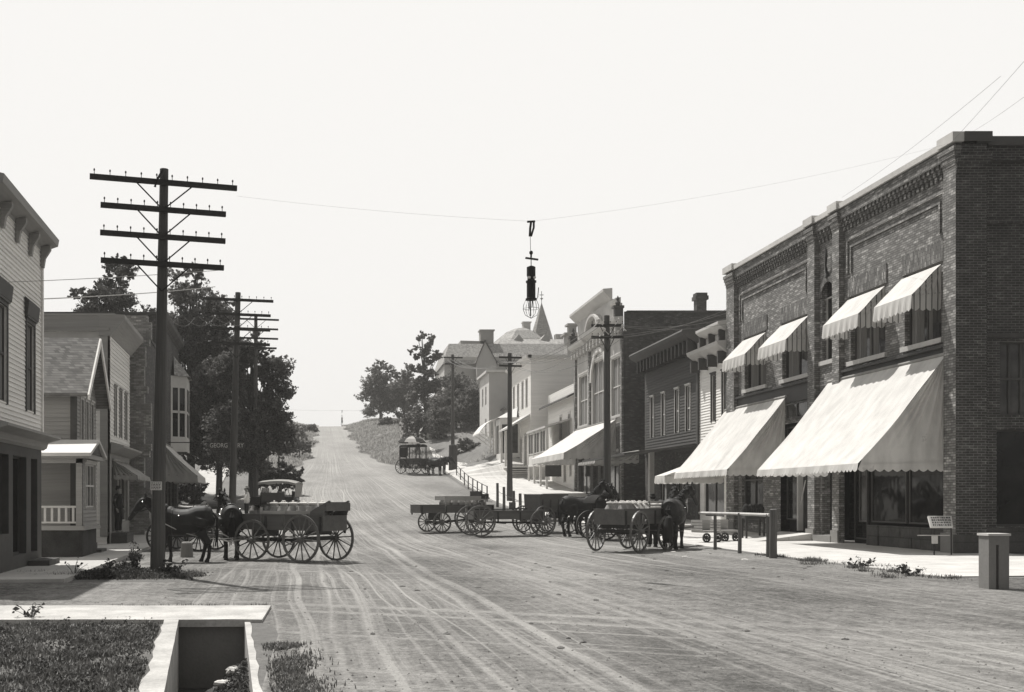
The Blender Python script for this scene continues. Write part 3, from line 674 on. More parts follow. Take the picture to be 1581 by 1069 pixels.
# ramp up to the far shop door
rp = MB(); rp.add([RF.p(38.55, .25, .0), RF.p(38.55, .25, .46), RF.p(38.55, 2.4, .16), RF.p(38.55, 2.4, .0), RF.p(41.2, .25, .0), RF.p(41.2, .25, .46), RF.p(41.2, 2.4, .16), RF.p(41.2, 2.4, .0)],
  [(0, 1, 2, 3), (4, 7, 6, 5), (1, 5, 6, 2), (2, 6, 7, 3)])
tag(fixn(rp.build('ramp', M['walkr'], loc=(16.3, 39.5, 0))), 'low concrete ramp rising to the shop door between the two big awnings', 'ramp')
mb = MB(); mb.box(29.3, 36.8, .22, .75, .0, .16, RF); tag(mb.build('doorstep', M['conc'], loc=(16.9, 33, 0)), 'long low stone step along the foot of the nearest storefront', 'step')

# ------------------------------------------------------------------ awnings
def awning(fr, u0, u1, zt, zh, proj, val, label, group=None, n0=.12, side='canvs', top='canv', sag=.0, sides=(1, 1), pleat=.055, zb=None, scal=.2, name='awning', nn=None, flare=0, roller=True, valdeep=None):
    "canvas awning: top at zt on the wall, front edge at zh (top of the valance), sticking out proj"
    A = empty(name, tuple(fr.p((u0+u1)/2, 0, zh)), label, 'awning', group)
    NU, NV = (110, 16) if u1-u0 > 3 else (40, 8)
    def tp(s, t):
        u = lerp(u0, u1, s); n = lerp(n0, proj, t); z = lerp(zt, zh, t)
        d = -sag*math.sin(math.pi*t)*(1-.35*math.sin(math.pi*s))
        k_ = nn or max(2, round((u1-u0)/.8)); d += .022*(1-abs(math.sin(s*k_*math.pi)))**3*math.sin(math.pi*min(1, t*1.2))+.02*math.sin(s*7+t*9+u0)*math.sin(math.pi*t)*(1 if u1-u0 > 3 else .3)
        return fr.p(u, n, z+d+.012*math.sin(s*23+t*5)*math.sin(math.pi*t))
    m = MB()
    for i in range(NU):
        for j in range(NV): m.quad(tp(i/NU, j/NV), tp((i+1)/NU, j/NV), tp((i+1)/NU, (j+1)/NV), tp(i/NU, (j+1)/NV))
    m.build('canopy', M[top], A, smooth=True)
    vb = zh-val
    def scallop(a, b, w):
        n = max(2, round((b-a)/w)); out = []
        for i in range(n*4+1):
            s = i/(n*4); ph = (i % 4)/4
            out.append((s, abs(math.sin(math.pi*(ph if i % 4 else 0)))))
        return out
    # front valance
    m = MB(); pts = scallop(u0, u1, scal)
    for (s0, d0), (s1, d1) in zip(pts, pts[1:]):
        w = lambda s: .02*math.sin(s*40)
        m.quad(fr.p(lerp(u0, u1, s0), proj+w(s0)*0, zh), fr.p(lerp(u0, u1, s1), proj, zh), fr.p(lerp(u0, u1, s1), proj+.02+w(s1), vb-.07*d1), fr.p(lerp(u0, u1, s0), proj+.02+w(s0), vb-.07*d0))
    m.build('valance', M[top], A)
    for su, on in ((0, sides[0]), (1, sides[1])):
        if not on: continue
        u = u0 if su == 0 else u1; m = MB(); KA = 40; KR = 10
        # fan of pleats radiating from the top corner
        def sp(a, r):
            n = lerp(n0+.02, proj, a); e = Vector((n, vb+.0 if zb is None else zb, 0))
            # hem point at angle a, hypotenuse follows the sagging top
            z = lerp(zt, vb, r)
            lim = lerp(n0, proj, min(1, max(0, (zt-z)/(zt-zh))))
            # straight from top corner to hem
            x = n0+(n-n0)*((zt-z)/(zt-vb))
            x = n0+(lim-n0)*(a if z > zh else a)
            off = pleat*math.sin(a*34+math.sin(a*9))*math.sin(math.pi*min(1, r*1.1))*(1-.5*a)
            z2 = z-sag*.9*math.sin(math.pi*min(1, (zt-z)/(zt-zh)))*a
            return fr.p(u+off+.25*flare*math.sin(math.pi*r)*0, x, z2)
        for i in range(KA):
            for j in range(KR): m.quad(sp(i/KA, j/KR), sp((i+1)/KA, j/KR), sp((i+1)/KA, (j+1)/KR), sp(i/KA, (j+1)/KR))
        for (s0, d0), (s1, d1) in zip(scallop(n0, proj, scal), scallop(n0, proj, scal)[1:]):
            m.quad(fr.p(u, lerp(n0, proj, s0), vb), fr.p(u, lerp(n0, proj, s1), vb), fr.p(u, lerp(n0, proj, s1), vb-.07*d1), fr.p(u, lerp(n0, proj, s0), vb-.07*d0))
        m.build('side_panel', M[side], A, smooth=True)
    m = MB(); e = .015
    m.tube([fr.p(u0, proj-.02, zh-.02), fr.p(u1, proj-.02, zh-.02)], e, 6)
    for u in (u0+.02, u1-.02):
        m.tube([fr.p(u, proj-.02, zh-.02), fr.p(u, n0, zh+.05)], e, 6)
    m.build('frame_rod', M['black'], A)
    if roller:
        m = MB(); m.tube([fr.p(u0-.03, n0-.02, zt+.05), fr.p(u1+.03, n0-.02, zt+.05)], .05, 8); m.build('roller', M['canvg'], A)
    return A
awning(RF, 30.35, 37.6, 5.78, 2.72, 2.6, .17, 'biggest white awning over the nearest brick shop window, scalloped hem', None, sag=.13, scal=.24)
awning(RF, 41.2, 47.6, 5.6, 2.85, 2.35, .2, 'second big white awning, farther along the brick block beyond the ramp', None, sag=.1, scal=.24)
awning(RF, 47.75, 49.2, 3.7, 2.75, 2.75, .3, 'low pale awning tucked just beyond the second big awning', None, sag=.02, scal=.3)
gw = 'striped window awnings on the brick block'
for w, lab in ((W1, 'striped window awning nearest the brick corner, upstairs'), (W2, 'striped window awning second from the brick corner, upstairs'), (W3, 'striped upstairs window awning just beyond the arched window'), (W4, 'striped upstairs window awning farthest along the brick block')):
    awning(RF, w[0]-.08, w[1]+.08, w[3]-.1, w[3]-.97, .9, .4, lab, gw, n0=.06, side='canvst', sag=.02, pleat=.015, scal=.24, roller=False, name='window_awning')
# ================================================================== other right-hand buildings
def shell(b, fr, u0, u1, z0, z1, back, m, roofm=None, near=True, drop=.5, name='side_wall', inset=.0):
    "side walls, back and flat roof of a block whose front lies on frame fr; back = depth behind the front"
    p = fr.p; s = MB()
    for u in ((u0, u1) if near else (u1,)): s.quad(p(u, -inset, z0), p(u, -back, z0), p(u, -back, z1), p(u, -inset, z1))
    s.quad(p(u0, -back, z0), p(u1, -back, z0), p(u1, -back, z1), p(u0, -back, z1)); s.build(name, m, b)
    r = MB(); r.quad(p(u0+.02, -.02, z1-drop), p(u1-.02, -.02, z1-drop), p(u1-.02, -back+.02, z1-drop-.3), p(u0+.02, -back+.02, z1-drop-.3)); r.build('roof', roofm or M['tin'], b)

# --- narrow white clapboard shop next to the brick block
B = empty('wooden_shop', (21, 49.3, .2), 'narrow white clapboard shop front with bracketed cornice squeezed beside the brick block', 'building')
f = MB(); OW = [(47.75, 48.15, 5.3, 7.4), (49.1, 49.55, 5.3, 7.4)]
wallgrid(f, RF, 47.25, 51.2, 3.9, 8.2, OW, .12, .13); wallgrid(f, RF, 47.25, 51.2, .2, 3.9, [(48, 50.6, .9, 3.2)])
f.build('facade', M['clapw'], B)
for w in OW: window(B, RF, *w, depth=.1, fm=M['trimd'], casing=.09)
window(B, RF, 48, 50.6, .9, 3.2, fm=M['trimd'], mull=1, rows=0)
c = MB(); cornice(c, RF, 47.25, 51.4, 8.2, [(.02, 0), (.25, .12), (.55, .35), (.6, .5), (.02, .55)]); cornice(c, RF, 47.25, 50.2, 9.15, [(.02, 0), (.3, .1), (.55, .3), (.55, .42), (.02, .5)])
c.box(47.25, 51.2, .003, .12, 8.75, 9.16, RF); c.build('cornice', M['trim'], B)
for u in (47.6, 48.9, 50.1, 51.2): MB().box(u-.07, u+.07, .02, .45, 7.75, 8.3, RF).build('bracket', M['trimd'], B)
for u in (47.6, 48.9, 50.1): MB().box(u-.07, u+.07, .12, .4, 8.75, 9.25, RF).build('bracket', M['trimd'], B)
shell(B, RF, 47.25, 51.2, .1, 9.1, 12, M['clapw'])

# --- dark clapboard building with four narrow windows and a porch roof
B = empty('wooden_building', (21, 56, .3), 'dark clapboard building with four narrow windows above a sloping porch roof', 'building')
ops = [(a, b, 5.1, 7.3) for a, b in ((52.55, 53.2), (54.3, 54.9), (56.6, 57.15), (58.6, 59.15))]
f = MB(); wallgrid(f, RF, 51.45, 60.3, 4.1, 9.1, ops, .12, .15); f.build('facade', M['clapd'], B)
f = MB(); wallgrid(f, RF, 51.45, 60.3, .2, 4.1, [(53, 55.5, .9, 3.3), (56.4, 57.4, .4, 2.9)]); f.build('ground_floor_wall', M['brickd'], B)
for w in ops: window(B, RF, *w, depth=.09, fm=M['trimw'], curtains=[(0, 1)], cm=M['curtain'], casing=.05)
window(B, RF, 53, 55.5, .9, 3.3, fm=M['trimd'], mull=2, rows=0); window(B, RF, 56.4, 57.4, .4, 2.9, fm=M['trimw'], rows=0)
c = MB(); cornice(c, RF, 51.3, 60.6, 9.1, [(.02, 0), (.1, .1), (.75, .5), (.85, .65), (.8, .75), (.02, .72)]); c.build('cornice', M['trimd'], B)
for k in range(15):
    u = 51.6+k*.61; MB().box(u-.07, u+.07, .03, .5, 8.75, 9.4, RF).build('bracket', M['trimd'], B)
MB().box(51.2, 51.45, -.02, .12, .2, 8.9, RF).build('corner_board', M['trimd'], B)
shell(B, RF, 51.45, 60.3, .1, 9.3, 14, M['clapd'])
r = MB(); q = [RF.p(51.3, .05, 4.35), RF.p(51.3, 3.6, 3.92), RF.p(60.2, 3.6, 3.85), RF.p(60.2, .05, 4.35)]
r.prism(q, (0, 0, -.1)); fixn(r.build('porch_roof', M['beam'], B))
for u in (57.0,): MB().box(u-.12, u+.12, .5, .75, .1, 4.25, RF).build('porch_post', M['trimw'], B)

# --- tall arched-front brick building with stepped cornice
B = empty('brick_store', (22, 71, 1.2), 'brick store with pale ornate front, big arched upstairs window and tall chimney', 'building')
Y0, Y1 = 64.8, 77.8; ZG = .9; FP = FX
# upper front: pale painted, arched centre
fr = RF; ops = [(65.2, 67.6, 6.9, 10.5), (68.9, 72.6, 6.7, 10.9), (74.0, 76.6, 6.9, 10.4)]
f = MB(); wallgrid(f, fr, Y0+.35, Y1-.35, 6.4, 12.2, ops, .18); f.build('facade', M['plaster'], B)
f = MB(); wallgrid(f, fr, Y0+.35, Y1-.35, .8, 6.4, [(66, 70.5, 1.6, 4.9), (71.3, 72.6, 1.1, 4.4), (73.4, 77, 1.6, 4.9)], .25); f.build('ground_floor_wall', M['brickd'], B)
for a, b in ((Y0, Y0+.35), (68.0, 68.4), (73.1, 73.5), (Y1-.35, Y1)): MB().box(a, b, .004, .14, .8 if a in (Y0,) or b == Y1 else 6.4, 12.2, fr).build('pilaster', M['brickf'], B)
window(B, fr, *ops[0], fm=M['trimw'], casing=.14, mull=1, sill=.25, curtains=[(.05, .95)]); window(B, fr, *ops[2], fm=M['trimw'], casing=.14, mull=1, sill=.25, curtains=[(.05, .95)])
window(B, fr, *ops[1], fm=M['trimw'], casing=.14, mull=2, sill=.25, curtains=[(.05, .3), (.36, .64), (.7, .95)])
am = MB(); uc, N = 70.75, 14
for k in range(N):
    a0, a1 = math.pi*k/N, math.pi*(k+1)/N
    am.prism([fr.p(uc+r_2*math.cos(a), .02, 9.6+r_2*.95*math.sin(a)) for r_2, a in ((1.95, a0), (2.25, a0), (2.25, a1), (1.95, a1))], fr.n*.12)
am.build('arch_ring', M['trimw'], B)
window(B, fr, 66, 70.5, 1.6, 4.9, .2, M['trimd'], mull=2, rows=0); window(B, fr, 71.3, 72.6, 1.1, 4.4, .3, M['trimd'], rows=0); window(B, fr, 73.4, 77, 1.6, 4.9, .2, M['trimd'], mull=1, rows=0)
c = MB(); prof = [(.02, 0), (.15, .15), (.55, .45), (.6, .65), (.02, .7)]
cornice(c, fr, Y0, 67.9, 12.1, prof); cornice(c, fr, 73.5, Y1, 12.1, prof); cornice(c, fr, 68, 73.4, 12.5, [(.02, 0), (.15, .1), (.5, .3), (.55, .5), (.02, .5)])
cornice(c, fr, 67.4, 77.2, 14.3, [(.02, 0), (.2, .1), (.5, .4), (.6, .5), (.6, .66), (.02, .7)]); cornice(c, fr, 65.4, 67.0, 13.7, [(.02, 0), (.3, .1), (.35, .3), (.02, .35)])
for k in range(N):
    a0, a1 = math.pi*k/N, math.pi*(k+1)/N
    c.prism([fr.p(uc+.6+r_2*math.cos(a), .08, 12.95+r_2*.6*math.sin(a)) for r_2, a in ((1.5, a0), (1.75, a0), (1.75, a1), (1.5, a1))], fr.n*.4)
c.build('cornice', M['trim'], B)
c = MB(); c.box(67.6, 77, -.1, .06, 12.4, 14.35, fr); c.box(65.5, 67.6, -.1, .05, 12.4, 13.72, fr); c.build('parapet_panel', M['plaster'], B)
for u in (65.1, 77.4):
    c = MB(); z = 12.75; c.box(u-.18, u+.18, .0, .5, z, z+.55, fr); c.box(u-.25, u+.25, -.05, .6, z+.55, z+.7, fr); c.lathe([(.02, 0), (.12, .05), (.16, .2), (.05, .35), (.1, .42), (.02, .62)], fr.p(u, .28, z+.7), n=8)
    c.build('finial', M['trimd'] if u in (65.1, 77.4) else M['trim'], B)
for k in range(14):
    u = 65.3+k*.93; MB().box(u-.08, u+.08, .02, .42, 11.75, 12.3, fr).build('bracket', M['trim'], B)
s = MB(); sfr = Fr(FX, Y0, 0, 1); wallgrid(s, sfr, .0, .95, .5, 13.05, n=.06); wallgrid(s, sfr, .95, 14, .5, 13.0); s.quad(sfr.p(.95, .06, .5), sfr.p(.95, 0, .5), sfr.p(.95, 0, 13), sfr.p(.95, .06, 13))
s.build('side_wall', M['brickd'], B)
s = MB(); s.box(0.2, 14, -.3, .06, 12.99, 13.12, sfr); s.build('side_coping', M['stone'], B)
shell(B, RF, Y0+.1, Y1, .5, 12.4, 14, M['brickd'], near=False)
ch = MB(); cx_ = XX(1081, 70); ch.box(cx_-.32, cx_+.32, 69.7, 70.3, 12, 14.7); ch.box(cx_-.42, cx_+.42, 69.6, 70.4, 14.7, 14.95); ch.box(cx_-.36, cx_+.36, 69.66, 70.34, 14.95, 15.15); ch.build('chimney', M['brickd'], B)
awning(RF, 65.9, 77.0, 6.6, 4.55, 3.4, .35, 'white shop awning on the ornate brick store with arched window', None, sag=.1, scal=.4, n0=.2, side='canvg', zb=None)
awning(RF, 61.2, 65.4, 4.4, 3.9, 2.6, .12, 'thin flat grey awning hanging between dark clapboard and ornate brick stores', None, sag=.03, scal=.4, n0=.1, side='canvg', top='canvg')

# --- small house with double porch
B = empty('porch_house', (20, 84, 2.5), 'small pale two-storey house with stacked porches beyond the ornate brick store', 'house')
f = MB(); H = Fr(FX+.1, 0, R(90), -1); ops = [(79.5, 80.1, 3.4, 5.6), (81.5, 82.2, 3.0, 5.6), (84, 84.8, 3.4, 5.6), (80, 80.6, 6.3, 8.1), (83, 83.7, 6.3, 8.1)]
wallgrid(f, H, 78.2, 88.5, 1.5, 10.2, ops, .1, .16); f.build('facade', M['clapw'], B)
for w in ops: window(B, H, *w, depth=.08, fm=M['trimw'], casing=.08)
shell(B, H, 78.2, 88.5, 1.5, 10.0, 8, M['clapw'])
r = MB(); r.prism([H.p(78, .7, 9.2), H.p(78, -5, 12.2), H.p(78, -5, 12.1), H.p(78, .7, 9.05)], (0, 10.8, 0)); fixn(r.build('roof', M['shingled'], B))
pr = MB(); pr.prism([H.p(79.6, 2.0, 7.15), H.p(79.6, .02, 7.75), H.p(79.6, .02, 7.6), H.p(79.6, 2.0, 7.0)], (0, 7.8, 0)); fixn(pr.build('porch_roof', M['tin'], B))
for u in (79.8, 82.2, 84.8, 87.2): MB().box(u-.07, u+.07, 1.75, 1.9, 1.8, 7.0, H).build('porch_post', M['trimw'], B)
fl = MB(); fl.box(79.7, 87.3, .0, 1.9, 4.3, 4.45, H); fl.box(79.7, 87.3, 1.8, 1.86, 4.45, 5.15, H); fl.box(79.72, 79.78, 0.05, 1.8, 4.45, 5.15, H); fl.build('upper_porch', M['trimw'], B)
for a, b in ((80, 82), (82.5, 84.5), (85, 87)): window(B, Fr(FX-1.75, 0, R(90), -1), a, b, 5.25, 6.9, .0, M['trimw'], M['glassl'], mull=1, rows=0)
sg = MB(); sg.box(78.6, 79.4, 1.6, 1.66, 3.2, 4.3, H)
tag(empty('hanging_signboard', tuple(H.p(79.5, 2.4, 3.6)), 'dark blank signboard hanging from the upper porch of the pale house', 'sign'))
sb = [o for o in COL.objects if o.name == 'hanging_signboard'][0]
s_ = MB(); s_.box(0.1, 1.3, 0, .06, 3.35, 4.2, Fr(FX-2.0, 79.5, 0, 1)); s_.build('board', M['signb'], sb)
s_ = MB(); s_.beam((FX-1.9, 79.5, 4.2), (FX-1.9, 79.5, 4.5), .03, .03); s_.beam((FX-.8, 79.5, 4.2), (FX-.8, 79.5, 4.5), .03, .03); s_.build('hanger', M['black'], sb)

# --- tall white flat-sided building with bay
B = empty('white_building', (20, 95, 3.5), 'tall white flat-roofed building with narrow windows and front bay up the hill', 'building')
WX = XX(820, 90.0); H = Fr(WX, 0, R(90), -1); ZT_ = 13.8
ops = [(a, a+.75, 9.6, 11.9) for a in (91.6, 93.6, 95.9, 98.2)]+[(92, 92.9, 4.6, 7.2), (94.3, 95.1, 4.6, 7.0)]
f = MB(); wallgrid(f, H, 90, 100.5, 3, 13.4, ops, .1, .16); f.build('facade', M['clapw'], B)
for w in ops: window(B, H, *w, depth=.08, fm=M['trim'], gm_=M['glassl'], casing=.08)
shell(B, H, 90, 100.5, 2.5, 13.5, 9, M['clapw'])
c = MB(); cornice(c, H, 89.7, 100.8, 13.3, [(.02, 0), (.45, .3), (.5, .5), (.02, .52)]); c.box(-.3, 9, .0, .3, 13.55, 13.8, Fr(WX, 90, 0, 1)); c.build('cornice', M['trimw'], B)
pr = MB(); pr.prism([H.p(90.3, 1.9, 7.75), H.p(90.3, .02, 8.9), H.p(90.3, .02, 8.75), H.p(90.3, 1.9, 7.6)], (0, 5.2, 0)); fixn(pr.build('porch_roof', M['tin'], B))
pd = MB(); pd.box(90.4, 95.4, .02, 1.8, 4.35, 4.5, H); pd.build('porch_deck', M['trimw'], B)
for u in (90.5, 92.9, 95.2): MB().box(u-.09, u+.09, 1.6, 1.78, 4.5, 7.62, H).build('porch_post', M['trimw'], B)
la = MB()
for k in range(10): la.box(90.4, 95.4, 1.66, 1.72, 2.6+.18*k, 2.7+.18*k, H); la.box(.1, 1.7, 0, .04, 2.5+.18*k, 2.6+.18*k, Fr(WX-1.8, 90.4, 0, 1))
la.build('lattice', M['trim'], B)
bay = [H.p(95.6, .02, 0), H.p(96.4, 1.6, 0), H.p(99, 1.6, 0), H.p(99.8, .02, 0)]
b_ = MB()
for (z0, z1) in ((3.2, 5.8), (8.4, 9.0)):
    for a, c_ in zip(bay, bay[1:]): b_.quad(a+Vector((0, 0, z0)), c_+Vector((0, 0, z0)), c_+Vector((0, 0, z1)), a+Vector((0, 0, z1)))
for a in bay: b_.box(a.x-.12, a.x+.12, a.y-.12, a.y+.12, 5.8, 8.4)
bo = b_.build('bay_front', M['trimw'], B)
b_ = MB()
for a, c_ in zip(bay, bay[1:]):
    a2 = a+Vector((.06, .06, 5.8)); c2 = c_+Vector((.06, -.06, 5.8)); b_.quad(a2, c2, c2+Vector((0, 0, 2.6)), a2+Vector((0, 0, 2.6)))
b_.build('pane', M['glassl'], bo)
b_ = MB(); k = len(bay)
b_.add([tuple(a+H.n*.25+Vector((0, 0, 9.0))) for a in bay]+[tuple(H.p(96.6, .02, 10)), tuple(H.p(98.8, .02, 10))], [(0, 1, 4), (1, 2, 5, 4), (2, 3, 5)]); b_.build('bay_roof', M['tin'], bo)

# --- pale house beyond, with curved awning
B = empty('pale_house', (19, 120, 6), 'plain pale two-storey house standing above the lawn on the hill', 'house')
HX = XX(755, 115); H = Fr(HX, 0, R(90), -1)
f = MB(); wallgrid(f, H, 115, 122.5, 6.5, 15.3, [(117, 117.9, 12, 14), (119.5, 120.4, 12, 14), (117, 117.9, 8.5, 10.5)], .1); f.build('facade', M['trimw'], B)
for w in ((117, 117.9, 12, 14), (119.5, 120.4, 12, 14), (117, 117.9, 8.5, 10.5)): window(B, H, *w, depth=.08, fm=M['trim'], gm_=M['glassl'])
sfr = Fr(HX, 115, 0, 1); s = MB(); ops = [(2.2, 3.1, 11, 13), (1.2, 2.2, 7.6, 9.4)]; wallgrid(s, sfr, 0, 7, 6.0, 15.4, ops, .1); s.build('side_wall', M['farw'], B)
for w in ops: window(B, sfr, *w, depth=.08, fm=M['trimw'], gm_=M['glass'])
shell(B, H, 115.05, 122.5, 6, 15.3, 7, M['farw'], near=False)
c = MB(); c.box(-.3, 7, -.1, .3, 15.3, 15.55, sfr); c.box(114.8, 122.8, -.1, .3, 15.3, 15.55, H); c.build('cornice', M['trimw'], B)
r = MB(); r.prism([(HX+1.2, 109, 11.3), (HX+4.2, 109, 12.9), (HX+4.2, 109, 12.75), (HX+1.2, 109, 11.15)], (0, 5.9, 0)); fixn(r.build('lean_to_roof', M['shingled'], B))
s = MB(); s.box(HX+1.6, HX+5, 109.3, 114.9, 6, 11.3); s.build('lean_to_wall', M['farw'], B)
# curved veranda canopy
B = empty('veranda', (XX(775, 100), 102, 5), 'small curved white veranda canopy with scroll brackets beside the hillside building', 'veranda')
vx = XX(771, 100)
r = MB(); pr_ = [(0, 9.3), (-.5, 9.2), (-1.1, 8.8), (-1.6, 8.2), (-1.75, 7.9)]
for (a, z), (b, z2) in zip(pr_, pr_[1:]): r.add([(vx+a, 100.9, z), (vx+b, 100.9, z2), (vx+b, 106, z2), (vx+a, 106, z), (vx+a, 100.9, z-.08), (vx+b, 100.9, z2-.08), (vx+b, 106, z2-.08), (vx+a, 106, z-.08)], [(0, 1, 2, 3), (7, 6, 5, 4), (0, 4, 5, 1), (2, 6, 7, 3)])
r.build('canopy', M['trimw'], B)
for y in (101, 103.4, 105.9):
    b_ = MB(); b_.beam((vx-1.6, y, 8.0), (vx-.1, y, 6.9), .06, .06); b_.box(vx-.08, vx+.04, y-.05, y+.05, 4.8, 9.2); b_.tube([(vx-.5+.25*math.cos(t/8*6.28), y, 7.9+.25*math.sin(t/8*6.28)) for t in range(9)], .03, 5, cap=False); b_.build('bracket', M['trimw'], B)

# --- mansard building, brick gable and spire on the skyline
B = empty('mansard_building', (XX(760, 150), 155, 9), 'large hazy mansard-roofed building with a tall chimney on the hilltop', 'building')
D = 150.0
def FP_(pts, y, d, m, name, par=None): r = MB(); r.prism([P(px, py, y) for px, py in pts], (0, d, 0)); return fixn(r.build(name, m, par or B))
FP_([(686, 700), (686, 551), (890, 551), (890, 700)], D, 14, M['farw'], 'wall')
r = MB(); a = [P(684, 562, D-.5), P(890, 562, D-.5)]; b_ = [P(693, 531, D+2.5), P(890, 531, D+2.5)]
r.quad(a[0], a[1], b_[1], b_[0]); e = Vector((0, 14, 0)); r.quad(b_[0], b_[1], b_[1]+e, b_[0]+e); r.quad(a[0], b_[0], b_[0]+e, a[0]+Vector((0, 17, 0)))
r.build('mansard_roof', M['shinglep'], B)
FP_([(711, 532), (711, 526), (747, 527), (747, 532)], D+3, 6, M['fars'], 'ridge_rail')
r = MB(); q0, q1, pk, ri = P(734, 560, D-2), P(768, 560, D-2), P(749, 524, D-2), P(749, 524, D+6)
r.add([q0, q1, pk, ri, q0+Vector((0, 8, 0)), q1+Vector((0, 8, 0))], [(0, 4, 3, 2), (1, 2, 3, 5)]); r.build('gable_roof', M['shinglep'], B)
FP_([(736, 600), (736, 558), (749, 528), (766, 558), (766, 600)], D-1.7, 1, M['farw'], 'gable_wall')
c = MB(); p = P(752, 530, D+3); c.box(p.x-.95, p.x+.95, p.y, p.y+1.6, p.z-3, P(0, 511, D+3).z); c.box(p.x-1.1, p.x+1.1, p.y-.1, p.y+1.7, P(0, 511, D+3).z, P(0, 509, D+3).z); c.build('chimney', M['fars'], B)
for px in (700, 722, 790, 815, 845): window(B, Fr(0, D, 0, 1), XX(px-4, D), XX(px+4, D), ZZ(615, D), ZZ(580, D), .05, M['trimw'], M['glassl'], n0=.08)
B = empty('church', (XX(840, 185), 190, 12), 'pale church with slender pointed spire, hipped roof and gables on the skyline', 'church')
D = 185.0
w = MB(); p0, p1 = P(775, 560, D), P(892, 520, D); w.box(p0.x, p1.x, D, D+16, 9, p1.z-1.0); w.build('wall', M['farw'], B)
w = MB(); p0, p1 = P(760, 545, D-6), P(890, 545, D-6); a1, b1 = P(772, 524, D), P(890, 524, D)
w.quad(p0, p1, b1, a1); w.quad(a1, b1, b1+Vector((0, 10, 0)), a1+Vector((0, 10, 0))); w.quad(p0, a1, a1+Vector((0, 10, 0)), p0+Vector((0, 16, 0))); w.build('roof', M['shinglep'], B)
sp = MB(); c0 = P(843, 528, D+4)
zt = P(0, 466, D+4).z; zb = c0.z; sp.lathe([(3.6, zb-4.5), (3.1, zb-1.5), (2.1, zb+.6), (1.45, lerp(zb, zt, .4)), (.65, lerp(zb, zt, .75)), (.08, zt)], (c0.x-.4, D+6, 0), n=8); sp.build('spire', M['shinglep'], B)
sp = MB(); sp.lathe([(.05, zt-.3), (.05, zt+2.2), (.0, zt+2.3)], (c0.x-.4, D+6, 0), n=6); sp.lathe([(.02, zt+.7), (.3, zt+.9), (.02, zt+1.1)], (c0.x-.4, D+6, 0), n=8); sp.box(c0.x-.75, c0.x-.05, D+5.97, D+6.03, zt+1.5, zt+1.62); sp.build('finial', M['black'], B)
dm = MB(); c1 = P(806, 524, D+4); dm.lathe([(5.6, -.6), (4.6, .4), (2.6, 2.0), (1.2, 2.6), (.01, 2.7)], (c1.x, D+5, c1.z-.6), n=6); dm.build('hipped_roof', M['shinglep'], B)
c = MB(); c.box(c1.x+.3, c1.x+1.6, D+4.5, D+5.8, c1.z, P(0, 498, D+4).z); c.box(c1.x+.15, c1.x+1.75, D+4.4, D+5.9, P(0, 498, D+4).z, P(0, 496, D+4).z); c.build('chimney', M['farw'], B)
for px in (801, 842): FP_([(px-9, 527), (px, 516), (px+9, 527)], D-.5, 5, M['fars'], 'gable', B)
c = MB(); c2 = P(864, 528, D+2); c.box(c2.x-.7, c2.x+.7, D+2, D+3.4, c2.z-2, P(0, 516, D+2).z); c.build('turret', M['fars'], B)
B = empty('brick_parapet', (XX(880, 90), 104, 9), 'ornate stepped chimney stack rising behind the tall white building', 'chimney')
c = MB(); p = P(884, 545, 101); c.box(p.x-.5, p.x+.9, 101, 102.5, p.z-4, P(0, 517, 101).z); c.box(p.x-.8, p.x+1.2, 100.8, 102.7, P(0, 517, 101).z, P(0, 514, 101).z); c.box(p.x-.25, p.x+.45, 101.3, 102.2, P(0, 514, 101).z, P(0, 502, 101).z); c.box(p.x-.45, p.x+.65, 101.1, 102.4, P(0, 502, 101).z, P(0, 499, 101).z)
c.build('stack', M['fars'], B)
# white cottage under the trees
B = empty('cottage', (XX(690, 135), 138, 8), 'tiny white gabled cottage under the hillside trees', 'cottage')
FP_([(655, 690), (655, 672), (662, 655), (690, 677), (690, 692)], 128, 7, M['trimw'], 'wall')
r = MB(); a, b_, c_ = P(652, 668, 127.6), P(662, 652, 127.6), P(693, 677, 127.6); d = Vector((0, 8, 0)); r.prism([a, b_, c_, c_+Vector((0, 0, .25)), b_+Vector((0, 0, .25)), a+Vector((0, 0, .25))], d); fixn(r.build('roof', M['shinglep'], B))
st = MB()
for k in range(6): p = P(694, 726-k*6, 112+2*k); st.box(p.x-1.2, p.x+1.0, p.y-1, p.y+1, p.z-1.2, p.z)
tag(fixn(st.build('steps', M['walkr'], loc=(XX(694, 112), 113, 5))), 'pale concrete steps climbing the bank toward the white cottage', 'steps')

# ================================================================== left side
LA = math.atan2(1, -.0606)
def LF(off=0.0): return Fr(-6.16+off, 0, LA, 1)     # u measured along the street from y=0
F0 = LF(); assert F0.n.x > 0
lu = 1/math.sin(LA)
def yu(y): return y*lu
# --- near pale clapboard building with bracketed eave
B = empty('clapboard_building', (-11, 24, 0), 'tall pale clapboard shop with bracketed eaves at the far left edge', 'building')
w = [(26.7, 27.55, 3.95, 6.15), (23.8, 24.7, 3.95, 6.15)]
f = MB(); u1, u0 = yu(28.55), yu(22.9); ops = [(yu(a), yu(b), c, d) for a, b, c, d in w]
wallgrid(f, F0, u0, u1, 3.35, 8.35, ops, .12, .112)
f.build('facade', M['clapl'], B)
for i, o in enumerate(ops): window(B, F0, *o, depth=.08, fm=M['trimd'], curtains=[(.4, 1)], casing=.09)
for o in ops: cornice(MB(), F0, o[0]-.2, o[1]+.2, o[3]+.1, [(.03, 0), (.1, .05), (.14, .4), (.03, .5)]).build('window_hood', M['trimd'], B)
gops = [(yu(a), yu(b), c, d) for a, b, c, d in ((27.3, 28.05, .35, 2.75), (25.4, 26.8, .35, 2.75), (23.2, 25.0, .9, 2.75))]
f = MB(); wallgrid(f, F0, u0, u1, .0, 3.1, gops, .25); f.build('shop_front', M['trimd'], B)
